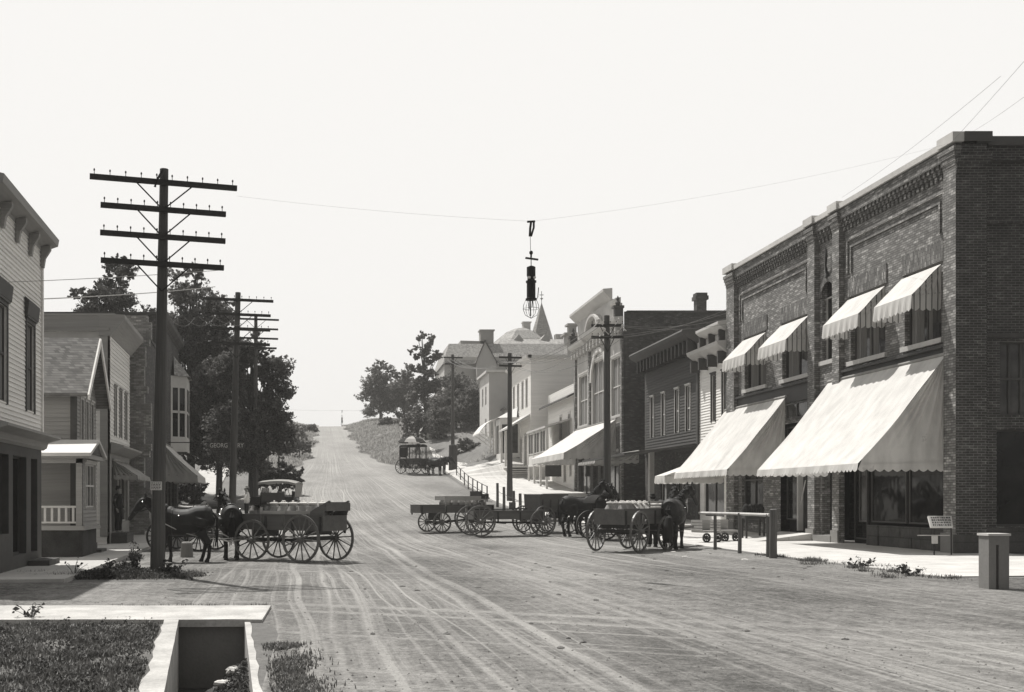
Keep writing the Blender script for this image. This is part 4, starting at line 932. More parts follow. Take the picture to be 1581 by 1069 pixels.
for o in gops: window(B, F0, *o, depth=.22, fm=M['trimd'], rows=0)
c = MB(); cornice(c, F0, u0, u1+.12, 3.0, [(.02, 0), (.12, .06), (.16, .2), (.5, .3), (.5, .36), (.02, .5)]); c.build('shop_cornice', M['clapg'], B)
c = MB(); cornice(c, F0, u0, u1+.3, 8.3, [(.02, .0), (.04, .1), (.32, .2), (.38, .22), (.41, .4), (-.6, .62), (-.6, .1)]); c.build('eave', M['clapg'], B)
for y in (28.4, 27.0, 25.6, 24.2):
    c = MB(); u = yu(y); c.prism([F0.p(u-.07, .03, 7.85), F0.p(u-.07, .1, 7.85), F0.p(u-.07, .14, 8.1), F0.p(u-.07, .28, 8.32), F0.p(u-.07, .28, 8.42), F0.p(u-.07, .03, 8.42)], F0.u*.14); c.build('bracket', M['clapg'], B)
shell(B, F0, u0, u1, 0, 8.4, 9, M['clapl'], M['shingled'])
MB().box(u1-.12, u1+.02, -.05, .06, 3.4, 8.3, F0).build('corner_board', M['clapl'], B)
mb = MB(); mb.box(yu(26.9), yu(28.2), .02, .55, -.1, .16, F0); mb.build('step', M['stone'], B)

# --- gabled house with enclosed porch
B = empty('gabled_house', (-10, 34, 0), 'small gabled clapboard house with weathered shingle roof behind an enclosed porch', 'house')
ya, yb = 33.0, 36.6; ua, ub = yu(ya), yu(yb); um = (ua+ub)/2; ze, zr = 5.05, 6.85
H = LF(.12)
ops = [(yu(a), yu(b), 3.25, 4.85) for a, b in ((33.6, 34.05), (34.5, 34.95), (35.45, 35.9))]
f = MB(); wallgrid(f, H, ua, ub, .3, ze, ops, .1, .12)
k = 14
for i in range(k):
    t = i/k; z0 = lerp(ze, zr, t); z1 = lerp(ze, zr, (i+1)/k); x0, x1 = lerp(ua, um, (i+.5)/k), lerp(ub, um, (i+.5)/k)
    f.quad(H.p(x0, .028, z0), H.p(x1, .028, z0), H.p(x1, 0, z1), H.p(x0, 0, z1)); f.quad(H.p(x0, 0, z0), H.p(x1, 0, z0), H.p(x1, .028, z0), H.p(x0, .028, z0))
f.build('facade', M['clapg'], B)
for o in ops: window(B, H, *o, depth=.08, fm=M['trim'], casing=.07)
sx = XX(118, ya); sfr = Fr(sx-6, ya+.02, 0, 1); s = MB(); wallgrid(s, sfr, 0, 6.0, .2, ze, (), .1, .13); s.build('side_wall', M['clapg'], B)
s = MB(); s.box(5.82, 6.02, .0, .06, .3, ze, sfr); s.box(0, 6.1, .0, .1, ze-.12, ze, sfr); s.build('corner_board', M['trimd'], B)
s = MB(); s.quad(H.p(ub, 0, 0), H.p(ub, -6, 0), H.p(ub, -6, ze), H.p(ub, 0, ze)); s.build('side_wall', M['clapg'], B)
r = MB(); ov = .42
for e in (ua-.45, ub+.45):
    ez = ze-.12; a, b_ = H.p(e, ov, ez), H.p(um, ov, zr+.1); c_, d = H.p(um, -6, zr+.1), H.p(e, -6, ez)
    r.add([a, b_, c_, d]+[q-Vector((0, 0, .1)) for q in (a, b_, c_, d)], [(0, 1, 2, 3), (7, 6, 5, 4), (0, 4, 5, 1), (0, 3, 7, 4), (1, 5, 6, 2)])
fixn(r.build('roof', M['shingle'], B))
r = MB()
for e, s_ in ((ua-.45, 1), (ub+.45, -1)): r.beam(H.p(e, ov+.03, ze-.24), H.p(um, ov+.03, zr+.0), .05, .2)
r.build('barge_board', M['clapl'], B)
# porch
pn = .0
py0, py1 = 31.0, 33.5; pxr = XX(127, 31); PF = LF(pxr+6.16+.0606*31-.0); pz0, pz1 = .86, 2.98
SFp = Fr(pxr-1.9, py0, 0, 1)
b_ = MB(); b_.box(0, 1.9, -.05, .0, -.1, .8, SFp); b_.box(yu(py0)+.0, yu(py1), -.06, .0, -.1, .8, PF); b_.build('porch_base', M['dstone'], B)
b_ = MB(); b_.box(-.6, 1.95, -.1, .06, .8, .93, SFp); b_.box(yu(py0)-.05, yu(py1)+.05, -.1, .08, .8, .93, PF); b_.box(0, 1.9, -2.4, -.1, .8, .88, SFp); b_.build('porch_floor', M['clapg'], B)
pw = MB(); wallgrid(pw, PF, yu(py0), yu(py1), .93, pz1, [(yu(31.35), yu(33.1), 1.45, 2.75)], .08, .12); pw.box(1.72, 1.9, -.1, .02, .93, pz1, SFp); pw.box(-.3, 1.9, -.08, .02, 2.75, pz1, SFp); pw.build('porch_wall', M['clapg'], B)
window(B, PF, yu(31.35), yu(33.1), 1.45, 2.75, .06, M['trim'], mull=2, casing=.05)
rl = MB(); rl.box(-.3, 1.72, -.06, .0, 1.45, 1.51, SFp); rl.box(-.3, 1.72, -.06, .0, 1.0, 1.05, SFp)
for k in range(10): x = -.25+.205*k; rl.box(x, x+.07, -.045, -.02, 1.05, 1.45, SFp)
rl.build('railing', M['trim'], B)
ro = MB(); A_ = [PF.p(yu(py0)-.25, .3, pz1+.05), PF.p(yu(py1)+.2, .3, pz1+.05)]; A0_ = (pxr-2.6, py0-.27, pz1+.05)
tz = 3.5; ymid = 32.3
pts = [Vector((pxr-2.8, py0-.3, pz1+.06)), Vector((A_[0].x, py0-.3, pz1+.06)), Vector((A_[0].x-.1, ymid, tz)), Vector((pxr-2.8, ymid, tz)), Vector((A_[1].x, py1+.2, pz1+.06)), Vector((pxr-2.8, py1+.2, pz1+.06))]
ro.add(pts+[q-Vector((0, 0, .1)) for q in pts], [(0, 1, 2, 3), (3, 2, 4, 5), (6, 9, 8, 7), (9, 11, 10, 8), (0, 6, 7, 1), (1, 7, 8, 2), (2, 8, 10, 4)])
fixn(ro.build('porch_roof', M['tin'], B))
gb = MB(); gb.add([pts[1]+Vector((-.12, .1, -.02)), pts[2]+Vector((-.05, 0, -.05)), pts[4]+Vector((-.12, -.1, -.02))], [(0, 1, 2)]); gb.build('porch_gable', M['trimd'], B)
eb = MB(); eb.box(-.9, 2.0, -.1, .16, pz1-.1, pz1+.02, SFp); eb.box(yu(py0)-.2, yu(py1)+.2, -.1, .22, pz1-.1, pz1+.02, PF); eb.build('porch_eave', M['clapg'], B)
iw = MB(); iw.box(0, 1.0, -2.35, -2.3, .9, 2.95, SFp); iw.build('inner_wall', M['clapg'], B)
mb = MB(); mb.box(yu(33.55), yu(34.6), .02, .5, -.1, .3, F0); mb.box(yu(33.55), yu(34.6), .5, .8, -.1, .12, F0); mb.build('door_step', M['stone'], B)

# --- pale building with flat bracketless cornice
B = empty('cornice_building', (-11, 42, 0), 'pale stained clapboard shop with wide flat cornice and small awning over its door', 'building')
ya, yb = 39.9, 45.4; H = LF(.1); ua, ub = yu(ya), yu(yb)
ops = [(yu(a), yu(b), 4.15, 6.0) for a, b in ((40.9, 41.4), (42.3, 42.9), (43.8, 44.4))]
f = MB(); wallgrid(f, H, ua, ub, 3.8, 8.0, ops, .1, .15); f.build('facade', M['clapl'], B)
for o in ops: window(B, H, *o, depth=.06, fm=M['clapg'], gm_=M['clapd'], casing=.05)
gops = [(yu(40.4), yu(41.9), .45, 2.9), (yu(42.4), yu(44.9), .8, 2.8)]
f = MB(); wallgrid(f, H, ua, ub, 0, 3.5, gops, .2); f.build('shop_front', M['clapg'], B)
window(B, H, *gops[0], depth=.3, fm=M['trim'], rows=0); window(B, H, *gops[1], depth=.15, fm=M['trim'], rows=0, mull=1)
sx = XX(165, ya); sfr = Fr(sx-7, ya+.02, 0, 1)
s = MB(); wallgrid(s, sfr, 0, 7, 5.0, 7.95); s.build('side_wall', M['plaster'], B)
s = MB(); wallgrid(s, sfr, 0, 7, 0, 5.0, (), .1, .15); s.build('side_wall', M['clapl'], B)
s = MB(); s.box(6.75, 7.03, 0, .05, .3, 7.95, sfr); s.build('corner_board', M['clapg'], B)
c = MB(); c.box(-.5, 7.1, .0, .12, 7.98, 8.08, sfr); c.box(-.5, 7.2, -.3, .06, 8.08, 8.55, sfr); c.box(-.5, 7.3, -.4, .1, 8.55, 8.62, sfr); c.build('side_cornice', M['clapg'], B)
c = MB(); cornice(c, H, ua-.05, ub+.25, 7.8, [(.03, 0), (.12, .1), (.5, .55), (.56, .62), (.56, .78), (-.4, .82), (-.4, 0)]); c.build('cornice', M['clapg'], B)
c = MB(); cornice(c, H, ua+.1, ub+.3, 3.4, [(.02, 0), (.15, .05), (.5, .25), (.5, .32), (.02, .45)]); c.build('shop_cornice', M['clapg'], B)
shell(B, H, ua+.02, ub, 0, 8.2, 7, M['clapl'], M['tin'], near=False)
mb = MB(); mb.box(yu(40.2), yu(42.1), .02, .6, -.1, .42, H); mb.build('door_step', M['stone'], B)
awning(H, yu(40.5), yu(44.6), 3.15, 2.6, .95, .12, 'small faded awning over the doorway of the pale cornice shop', None, sag=.02, side='canvg', top='canvg', scal=.3, n0=.06)

# --- rough brick party wall (toothed edge)
B = empty('brick_party_building', (-11, 48, 0), 'unfinished rough brick building with ragged toothed edge behind the first pole', 'building')
by = 46.0; bx = XX(224, by); sfr = Fr(bx-8, by, 0, 1); s = MB(); r_ = random.Random(11)
z = 0
while z < 9.55:
    h = r_.choice([.29, .58, .87, .44]); h = min(h, 9.6-z); x = 8+r_.choice([0, .18, .1, .25, -.05])
    s.box(0, x, -.35, r_.uniform(0, .01), z, z+h-.002, sfr); z += h
s.build('party_wall', M['brickl'], B)
s = MB(); s.quad((bx-.3, by+.4, 0), (bx-.9, by+10.5, 0), (bx-.9, by+10.5, 9.3), (bx-.3, by+.4, 9.3)); s.quad((bx-8, by+.3, 9.2), (bx-.2, by+.3, 9.2), (bx-.9, by+10.5, 9.0), (bx-8, by+10.5, 9.0)); s.build('facade', M['brickd'], B)
# --- brick store with oriel
B = empty('oriel_store', (-14, 62, .5), 'dark brick store with corner bay window and white awning beyond the first pole', 'building')
ya, yb = 57.2, 68.5; H = LF(.15); ua, ub = yu(ya), yu(yb)
gops = [(yu(58), yu(61), 1.2, 3.6), (yu(62), yu(63.2), .7, 3.4), (yu(64), yu(67.5), 1.2, 3.6)]
f = MB(); wallgrid(f, H, ua, ub, .2, 11.3, gops+[(yu(59), yu(59.9), 8.2, 10)], .2); f.build('facade', M['brickd'], B)
for o in gops: window(B, H, *o, depth=.18, fm=M['trimd'], rows=0)
window(B, H, yu(59), yu(59.9), 8.2, 10, depth=.1, fm=M['trim'])
sx = H.p(ua, 0, 0).x; sfr = Fr(sx-9, ya, 0, 1); s = MB(); wallgrid(s, sfr, 0, 9, 0, 11.55); s.build('side_wall', M['brickd'], B)
s = MB(); s.box(0, 9.1, -.2, .1, 11.55, 11.7, sfr); cornice(s, H, ua, ub, 11.2, [(.02, 0), (.35, .3), (.4, .5), (-.2, .5), (-.2, 0)]); s.build('cornice', M['stone'], B)
o_ = MB(); o0, o1 = yu(63.2), yu(66.8); pl = [H.p(o0, .02, 0), H.p(o0+.7, .9, 0), H.p(o1-.7, .9, 0), H.p(o1, .02, 0)]
for a, c_ in zip(pl, pl[1:]):
    d = c_-a
    for t0, t1, z0, z1 in ((0, 1, 4.5, 5.4), (0, 1, 8.3, 9.0), (0, .12, 5.4, 8.3), (.88, 1, 5.4, 8.3), (.45, .55, 5.4, 8.3), (.12, .88, 6.8, 6.95)):
        o_.quad(a+d*t0+Vector((0, 0, z0)), a+d*t1+Vector((0, 0, z0)), a+d*t1+Vector((0, 0, z1)), a+d*t0+Vector((0, 0, z1)))
ob = o_.build('bay_window', M['trim'], B)
o_ = MB()
for a, c_ in zip(pl, pl[1:]): e = -H.n*.08; o_.quad(a+e+Vector((0, 0, 5.3)), c_+e+Vector((0, 0, 5.3)), c_+e+Vector((0, 0, 8.4)), a+e+Vector((0, 0, 8.4)))
o_.build('pane', M['glass'], ob)
o_ = MB(); o_.add([tuple(q+H.n*.2+Vector((0, 0, 9))) for q in pl]+[tuple(H.p((o0+o1)/2, .02, 10.4))], [(0, 1, 4), (1, 2, 4), (2, 3, 4)]); o_.build('bay_roof', M['shinglep'], ob)
shell(B, H, ua+.05, ub, 0, 11.4, 9, M['brickd'], near=False)
awning(H, yu(57.3), yu(64), 4.7, 2.95, 2.0, .3, 'striped white shop awning partly hidden behind the first utility pole', None, sag=.08, scal=.3, n0=.1, side='canvg')
# ================================================================== poles, wires, arc lamps
def tele_pole(x, y, h, arms, label, group=None, rb=.17, rt=.11, rot=14, lean=0.0, spacing=.62, top0=.35, zb=None, pins=True, brace=True):
    z0 = g(x, y)-.1 if zb is None else zb
    A = empty('utility_pole', (x, y, z0), label, 'pole', group)
    top = Vector((x+lean, y, z0+h)); bot = Vector((x, y, z0-.2))
    m = MB(); n = 9; m.tube([bot.lerp(top, i/n) for i in range(n+1)], [lerp(rb, rt, i/n)*(1+.03*math.sin(i*2.1)) for i in range(n+1)], 12); m.build('shaft', M['pole'], A, smooth=False)
    for k, L_ in enumerate(arms):
        z = z0+h-top0-k*spacing; t = (z-z0)/h; cx = x+lean*t
        ca, sa = math.cos(R(rot)), math.sin(R(rot)); off = Vector((sa*.16, -ca*.16, 0))
        c = Vector((cx, y, z))+off; u = Vector((ca, sa, -.012)); a = c-u*L_/2; b = c+u*L_/2
        m = MB(); m.beam(a, b, .09, .115); ar = m.build('crossarm', M['arm'], A)
        if brace:
            m = MB(); m.beam(c-u*.62*min(1, L_/3)+Vector((0, 0, -.06)), Vector((cx, y-.13, z-.62)), .012, .03); m.beam(c+u*.62*min(1, L_/3)+Vector((0, 0, -.06)), Vector((cx, y-.13, z-.62)), .012, .03); m.build('brace', M['black'], A)
        if pins:
            npn = 10 if L_ > 2.5 else 6
            for i in range(npn):
                t_ = (i+.5)/npn
                if abs(t_-.5) < .03: continue
                q = a.lerp(b, lerp(.03, .97, i/(npn-1)))
                m = MB(); m.tube([q+Vector((0, 0, .05)), q+Vector((0, 0, .17))], .009, 5); m.lathe([(.01, .13), (.02, .145), (.019, .175), (.009, .19), (.0, .195)], q, n=6); m.build('insulator', M['insul'], ar)
    return A
gl = 'telegraph poles on the left side of the street'
p1 = tele_pole(-4.15, 24.7, 9.45, [3.35, 2.85, 2.85, 2.8], 'nearest utility pole on the left with four long crossarms and a poster', gl, lean=.16, spacing=.625, rb=.175, rt=.1, zb=-.12)
m = MB(); m.box(-4.26, -4.0, 24.43, 24.445, ZZ(757, 24.5), ZZ(744, 24.5)); ps = m.build('poster', M['paper'], p1)
m = MB(); r_ = random.Random(4)
for k in range(5):
    z = lerp(ZZ(755, 24.5), ZZ(746, 24.5), k/4); x = -4.24
    while x < -4.04:
        w = r_.uniform(.02, .05); m.box(x, min(x+w, -4.02), 24.425, 24.43, z-.008, z+.008); x += w+.015
m.build('poster_print', M['signb'], ps)
m = MB(); top1 = Vector((-3.98, 24.55, 9.0)); m.tube([(-3.99, 24.5, 9.25), (-4.12, 24.45, 9.0), (-4.16, 24.45, 8.85)], .03, 6); m.build('hook', M['black'], p1)
p2 = tele_pole(XX(357, 47), 47, 10.75, [3.1, 2.9, 2.9, 2.9], 'second utility pole on the left, dark against the big trees', gl, lean=.3, spacing=.64, rb=.17, rt=.12, rot=10)
p3 = tele_pole(XX(395, 70), 70, 12.6, [3.0, 2.9, 2.9, 2.7], 'third utility pole on the left, half hidden in the maple', gl, rot=8, pins=False)
gr = 'utility poles on the right side of the street'
pa = tele_pole(XX(938, 46), 46, ZZ(490, 46)-.1, [1.35, 1.35], 'utility pole standing before the ornate brick store with two short arms', gr, rb=.18, rt=.12, rot=-8, spacing=.5, top0=.45, lean=-.03)
pb = tele_pole(XX(787, 70), 70, ZZ(548, 70)-1.25, [1.5, 1.5], 'utility pole in front of the tall white building', gr, rb=.2, rt=.13, rot=5, spacing=.55, top0=.3)
pc = tele_pole(XX(699, 100), 100, ZZ(550, 100)-4.1, [1.8, 1.6], 'small utility pole up the hill before the trees', gr, rb=.2, rt=.13, rot=5, spacing=.6, top0=.3)
# transformer-like brackets cluttering pole A
m = MB()
for q in ((-.45, .1), (.4, .12), (-.2, -.3), (.3, -.35), (.55, -.15)):
    x = XX(938, 46)+q[0]; z = ZZ(505, 46)+q[1]; m.tube([(x-.2, 45.8, z-.15), (x, 45.7, z+.1), (x+.2, 45.8, z-.05)], .025, 5); m.lathe([(.01, 0), (.05, .03), (.05, .1), (.01, .13)], (x, 45.7, z+.08), n=6)
m.build('insulator_rack', M['trim'], pa)
def wire(a, b, sag, r, label, m='wire', group=None, n=18, name='wire'):
    a, b = Vector(a), Vector(b); mb = MB()
    mb.tube([a.lerp(b, i/n)-Vector((0, 0, 4*sag*(i/n)*(1-i/n))) for i in range(n+1)], r, 5)
    return tag(mb.build(name, M[m], loc=tuple(a)), label, 'wire', group)
wire((-9.5, 21, ZZ(470, 21)), P(332, 443, 47), .12, .016, 'thick pale cable crossing behind the nearest pole to the second pole', 'cabl')
wire((-9.0, 23, ZZ(440, 23)), P(345, 417, 28), .05, .008, 'thin pale wire at the lowest crossarm of the nearest pole', 'cabl')
ga = 'span wires'
LP = P(820, 342, 24.0)
wire(P(366, 303, 24.9), LP, .06, .0018, 'span wire from the nearest left pole to the arc lamp')
wire(LP, (17.3, 29.9, 11.7), .2, .0016, 'span wire from the arc lamp to the brick block corner')
for i, (q0, q1, s_) in enumerate((((1300, 305), (1545, 118), .1), ((1360, 330), (1581, 95), .1), ((1480, 215), (1581, 150), .05))):
    wire(P(*q0, 36), P(*q1, 20), s_, .0035, ['thin wire rising from the brick parapet to the upper right', 'second thin wire rising to the upper right corner', 'short wire sagging over the near corner coping'][i], 'cabl' if i == 2 else 'wire')
gg = 'wires strung along the right side of the street'
for k, (px, dz) in enumerate(((914, -.05), (926, -.02), (950, 0), (962, 0), (914, -.5), (962, -.5))):
    a = P(px, 503, 45.8)+Vector((0, 0, dz)); b = P(772+k*6, 558, 69.8)+Vector((0, 0, dz*.8)); wire(a, b, .55+.05*k, .012, 'telegraph wire between the ornate store pole and the white building pole', 'wire', gg)
    if k > 1: wire(a, (17.2, 46.4-.3*k, 8.8+.25*k), .25, .008, 'wire from the ornate store pole to the brick block', 'wire', 'service wires to the brick block')
for k in range(3): wire(P(776+k*8, 560, 69.8), P(690+k*8, 556, 99.8), .6, .014, 'wire between the two farther right poles', 'wire', 'wires between the two farther right poles')
for k in range(4): wire(P(262+k*22, 491-k, 30), P(300+k*30, 491, 47), .3, .004, 'faint wire behind the nearest left pole', 'wire', 'faint wires among the left trees')

def arc_lamp(x, y, ztop, s, label):
    A = empty('arc_lamp', (x, y, ztop-2.15*s), label, 'street lamp')
    p = lambda dx, dz: (x+dx*s, y, ztop+dz*s)
    m = MB(); m.tube([p(-.09, -.01), p(.09, .0)], .025*s, 6); m.tube([p(.0, 0), p(-.02, -.15), p(-.03, -.34)], .028*s, 6); m.tube([p(.06, -.02), p(.06, -.14), p(.0, -.34)], .025*s, 6); m.build('pulley', M['black'], A)
    m = MB(); m.tube([p(-.02, -.34), p(-.01, -.75)], .006*s, 5); m.build('suspension_rod', M['black'], A)
    m = MB(); m.lathe([(.0, .06*s), (.035*s, .04*s), (.045*s, 0), (.02*s, -.04*s), (.02*s, -.1*s)], p(0, -.72), n=10); m.beam(p(-.13, -.83), p(.16, -.87), .05*s, .035*s); m.tube([p(0, -.83), p(0, -1.05)], .01*s, 6); m.build('hanger', M['black'], A)
    m = MB(); m.lathe([(.0, -1.0*s), (.04*s, -1.01*s), (.1*s, -1.04*s), (.1*s, -1.24*s), (.085*s, -1.25*s), (.085*s, -1.34*s), (.12*s, -1.35*s), (.12*s, -1.39*s), (.1*s, -1.4*s), (.1*s, -1.74*s), (.125*s, -1.75*s), (.125*s, -1.79*s), (0, -1.8*s)], (x, y, ztop), n=16); m.build('housing', M['black'], A, smooth=False)
    for dx in (-.055, .065): m = MB(); m.lathe([(.0, .03*s), (.03*s, .02*s), (.03*s, -.02*s), (0, -.03*s)], (x+dx*s, y-.085*s, ztop-1.29*s), n=8); m.build('insulator', M['trimw'], A)
    m = MB()
    for k in range(6):
        a = math.pi*k/3; m.tube([(x+r_*s*math.cos(a), y+r_*s*math.sin(a), ztop+z*s) for r_, z in ((.12, -1.78), (.17, -1.9), (.18, -2.0), (.13, -2.13), (.0, -2.2))], .006*s, 4)
    m.tube([(x+.18*s*math.cos(t/12*6.283), y+.18*s*math.sin(t/12*6.283), ztop-1.98*s) for t in range(13)], .005*s, 4); m.build('globe_cage', M['black'], A)
    m = MB(); m.tube([p(-.02, -1.8), p(-.01, -2.15)], .014*s, 6); m.tube([p(.03, -1.8), p(.02, -1.95)], .012*s, 6); m.tube([p(-.05, -1.8), p(-.04, -1.98), p(0, -2.02)], .008*s, 5); m.build('carbon_rod', M['black'], A)
    m = MB(); m.tube([p(.17, -1.5), p(.15, -1.72), p(.12, -1.78)], .01*s, 5); m.build('chain', M['black'], A)
arc_lamp(LP.x, LP.y, LP.z, .99, 'black arc lamp hanging in mid air over the middle of the street')
q = P(528, 634, 150); arc_lamp(q.x, q.y, q.z, .95, 'tiny far arc lamp hanging above the crest of the hill road')
wire((q.x-9, q.y, q.z+.2), (q.x, q.y, q.z), .1, .008, 'far span wire left of the hilltop lamp'); wire((q.x, q.y, q.z), (q.x+9, q.y, q.z+.2), .1, .008, 'far span wire right of the hilltop lamp')

# ================================================================== trees
def leaf_mesh(mb, c, s, r_, flat=.0):
    "one small bent leaf spray: two triangles"
    d = Vector((r_.gauss(0, 1), r_.gauss(0, 1), r_.gauss(0, .8))).normalized(); e = d.cross(Vector((r_.gauss(0, 1), r_.gauss(0, 1), r_.gauss(0, 1)))).normalized()
    b = len(mb.v); w = s*r_.uniform(.35, .6)
    mb.v.extend([tuple(c-d*s), tuple(c+e*w), tuple(c+d*s), tuple(c-e*w*.9+Vector((0, 0, s*.3)))]); mb.f.append((b, b+1, b+2)); mb.f.append((b, b+2, b+3))
def tree(x, y, zt, wid, label, lobes, nleaf, ls, m='leaf', name='tree', group=None, seed=1, zb=None, trunk=.22, low=.12, conic=0, cat='tree', dense=1.0):
    "crown from many clumps spread round limb ends; lobes: list of (dx, z fraction, radius) in units of the width, or None"
    r_ = random.Random(seed); z0 = g(x, y) if zb is None else zb; H = zt-z0
    A = empty(name, (x, y, z0), label, cat, group)
    t = MB(); ends = []
    t.tube([(x, y, z0-.3), (x+.05, y, z0+H*.2), (x-.1, y+.1, z0+H*.5), (x, y, z0+H*.85)], [trunk, trunk*.8, trunk*.55, trunk*.15], 8)
    clumps = []
    nc = int(70*dense)
    for k in range(nc):
        if lobes:
            dx, zf, rr = lobes[k % len(lobes)]
            a = r_.uniform(0, 6.283); ph = math.acos(r_.uniform(-1, 1)); q = r_.uniform(.15, .95)**.6
            cx = x+dx*wid+rr*wid*q*math.sin(ph)*math.cos(a); cy = y+rr*wid*q*math.sin(ph)*math.sin(a); cz = z0+H*zf+rr*wid*1.05*q*math.cos(ph)
            cr = rr*wid*r_.uniform(.26, .52)
        else:
            zf = r_.uniform(low, 1)**(1.25 if conic else .9); prof = (1-zf)**.75*1.05+.03 if conic else math.sin(math.pi*min(1, (zf-low*.6)/(1-low*.6)*.93+.04))**.6
            a = r_.uniform(0, 6.283); q = r_.uniform(.35, 1)**.5; R_ = wid*.5*prof
            cx, cy, cz = x+R_*q*math.cos(a), y+R_*q*math.sin(a), z0+H*zf; cr = max(.35, R_*r_.uniform(.28, .5))
        cz = min(cz, zt-cr*.5); clumps.append((cx, cy, cz, cr))
    for k, (cx, cy, cz, cr) in enumerate(clumps):
        if k % 3 == 0:
            zs = z0+(cz-z0)*r_.uniform(.45, .7); t.tube([(x, y, zs), ((x+cx)/2, (y+cy)/2, (zs+cz)/2+.15), (cx, cy, cz)], [trunk*.3, trunk*.16, trunk*.05], 5)
    t.build('trunk', M['bark'], A)
    mb = MB(); tot = sum(c[3]**2 for c in clumps)
    for (cx, cy, cz, cr) in clumps:
        n = int(nleaf*cr*cr/tot)
        sprays = max(3, n//22)
        for s in range(sprays):
            a = r_.uniform(0, 6.283); v = r_.uniform(-1, 1); h = math.sqrt(1-v*v); q = r_.uniform(.3, 1.12)
            sx, sy, sz = cx+cr*q*h*math.cos(a), cy+cr*q*h*math.sin(a), cz+cr*q*v*.8
            dr = Vector((h*math.cos(a), h*math.sin(a), v*.4+(-.12 if conic else .15)))
            for l in range(max(1, n//sprays)):
                tt = r_.uniform(-.5, .6)*cr*.5
                leaf_mesh(mb, Vector((sx, sy, sz))+dr*tt+Vector((r_.gauss(0, .1), r_.gauss(0, .1), r_.gauss(0, .09)))*cr*.9, ls*r_.uniform(.6, 1.3), r_)
    mb.build('crown', M[m], A)
    return A
tree(XX(178, 72), 72, ZZ(396, 72), 5.4, 'dark spiky tree rising behind the pale cornice shop', [(.0, .9, .28), (-.3, .8, .26), (.0, .76, .42), (.28, .76, .3), (-.02, .96, .14), (-.42, .84, .12), (0, .6, .45), (.14, .97, .1)], 42000, .1, 'leafd', seed=2)
tree(XX(294, 78), 78, ZZ(405, 78), 7.4, 'tall dark maple with gaps behind the nearest pole', [(-.04, .9, .2), (.02, .8, .3), (.27, .8, .2), (-.2, .7, .3), (.18, .66, .36), (.3, .68, .2), (0, .5, .45), (-.2, .4, .4), (.22, .35, .38), (0, .2, .45), (.05, .975, .1)], 90000, .105, 'leaf', seed=5, trunk=.35, dense=1.6)
tree(XX(389, 71), 71, ZZ(500, 71), 5.7, 'broad dark maple reaching over the left side of the hill road', [(0, .86, .2), (-.2, .74, .28), (.22, .72, .26), (.3, .55, .22), (0, .55, .4), (-.15, .42, .38), (.14, .38, .36), (.32, .42, .16), (0, .33, .34), (.4, .62, .1)], 90000, .1, 'leaf', seed=9, trunk=.32, dense=1.6)
tree(XX(338, 76), 76, ZZ(452, 76), 5.2, 'dark leafy tree filling the space between the two left maples', [(0, .88, .24), (-.2, .74, .3), (.2, .72, .3), (0, .55, .4), (.15, .4, .4), (-.15, .4, .4), (0, .25, .35)], 60000, .1, 'leaf', seed=41, trunk=.25, dense=1.4)
tree(XX(432, 78), 78, ZZ(672, 78), 3.6, 'low spreading spruce beside the left edge of the hill road', [(0, .4, .2), (.2, .25, .22), (-.2, .3, .3), (.38, .2, .13), (-.35, .35, .25), (.45, .42, .06)], 24000, .1, 'leafd', seed=12, trunk=.15)
tree(XX(296, 70), 70, ZZ(725, 70), 3.0, 'dark clipped shrubbery beside the left uphill sidewalk', [(0, .4, .3), (-.3, .4, .3), (-.1, .7, .2)], 9000, .1, 'leafd', seed=14, trunk=.1, cat='shrub', name='shrub')
gf = 'hilltop trees right of the road'
tree(XX(588, 182), 184, ZZ(557, 184), 6.8, 'leftmost rounded tree on the hilltop right of the road', [(0, .8, .3), (-.15, .55, .42), (.15, .5, .42), (0, .3, .45), (0, .92, .15)], 30000, .16, 'leaff', seed=20)
tree(XX(624, 180), 182, ZZ(560, 182), 6.0, 'second rounded tree on the hilltop, touching the leftmost one', [(0, .8, .28), (-.1, .5, .42), (.15, .5, .4), (0, .28, .4)], 26000, .16, 'leaff', seed=21)
tree(XX(656, 138), 138, ZZ(508, 138), 5.2, 'tall ragged tree standing highest on the right hillside', [(-.12, .93, .16), (.1, .9, .2), (-.2, .78, .2), (.15, .74, .26), (0, .6, .3), (.1, .45, .38), (-.2, .35, .3), (.2, .25, .35), (-.05, .15, .3)], 34000, .14, 'leaff', seed=22)
tree(XX(645, 120), 120, ZZ(622, 120), 4.2, 'low thin tree with drooping branches above the umbrella wagon', [(0, .7, .25), (.2, .5, .3), (-.2, .5, .3)], 6000, .14, 'leaff', seed=26)
tree(XX(706, 132), 134, ZZ(575, 134), 6.5, 'dense dark tree beneath the hazy mansard roof', [(0, .75, .3), (-.2, .5, .4), (.2, .5, .4), (0, .25, .45)], 30000, .14, 'leaff', seed=23)
tree(XX(735, 130), 130, ZZ(600, 130), 5, 'dark bushy tree against the pale house wall', [(0, .7, .3), (-.1, .45, .4), (.1, .3, .4)], 20000, .14, 'leaff', seed=24)
tree(XX(680, 124), 126, ZZ(618, 126), 4, 'low leafy tree left of the small hill pole', [(0, .7, .3), (-.1, .45, .4), (.1, .3, .4)], 9000, .15, 'leaff', seed=25)

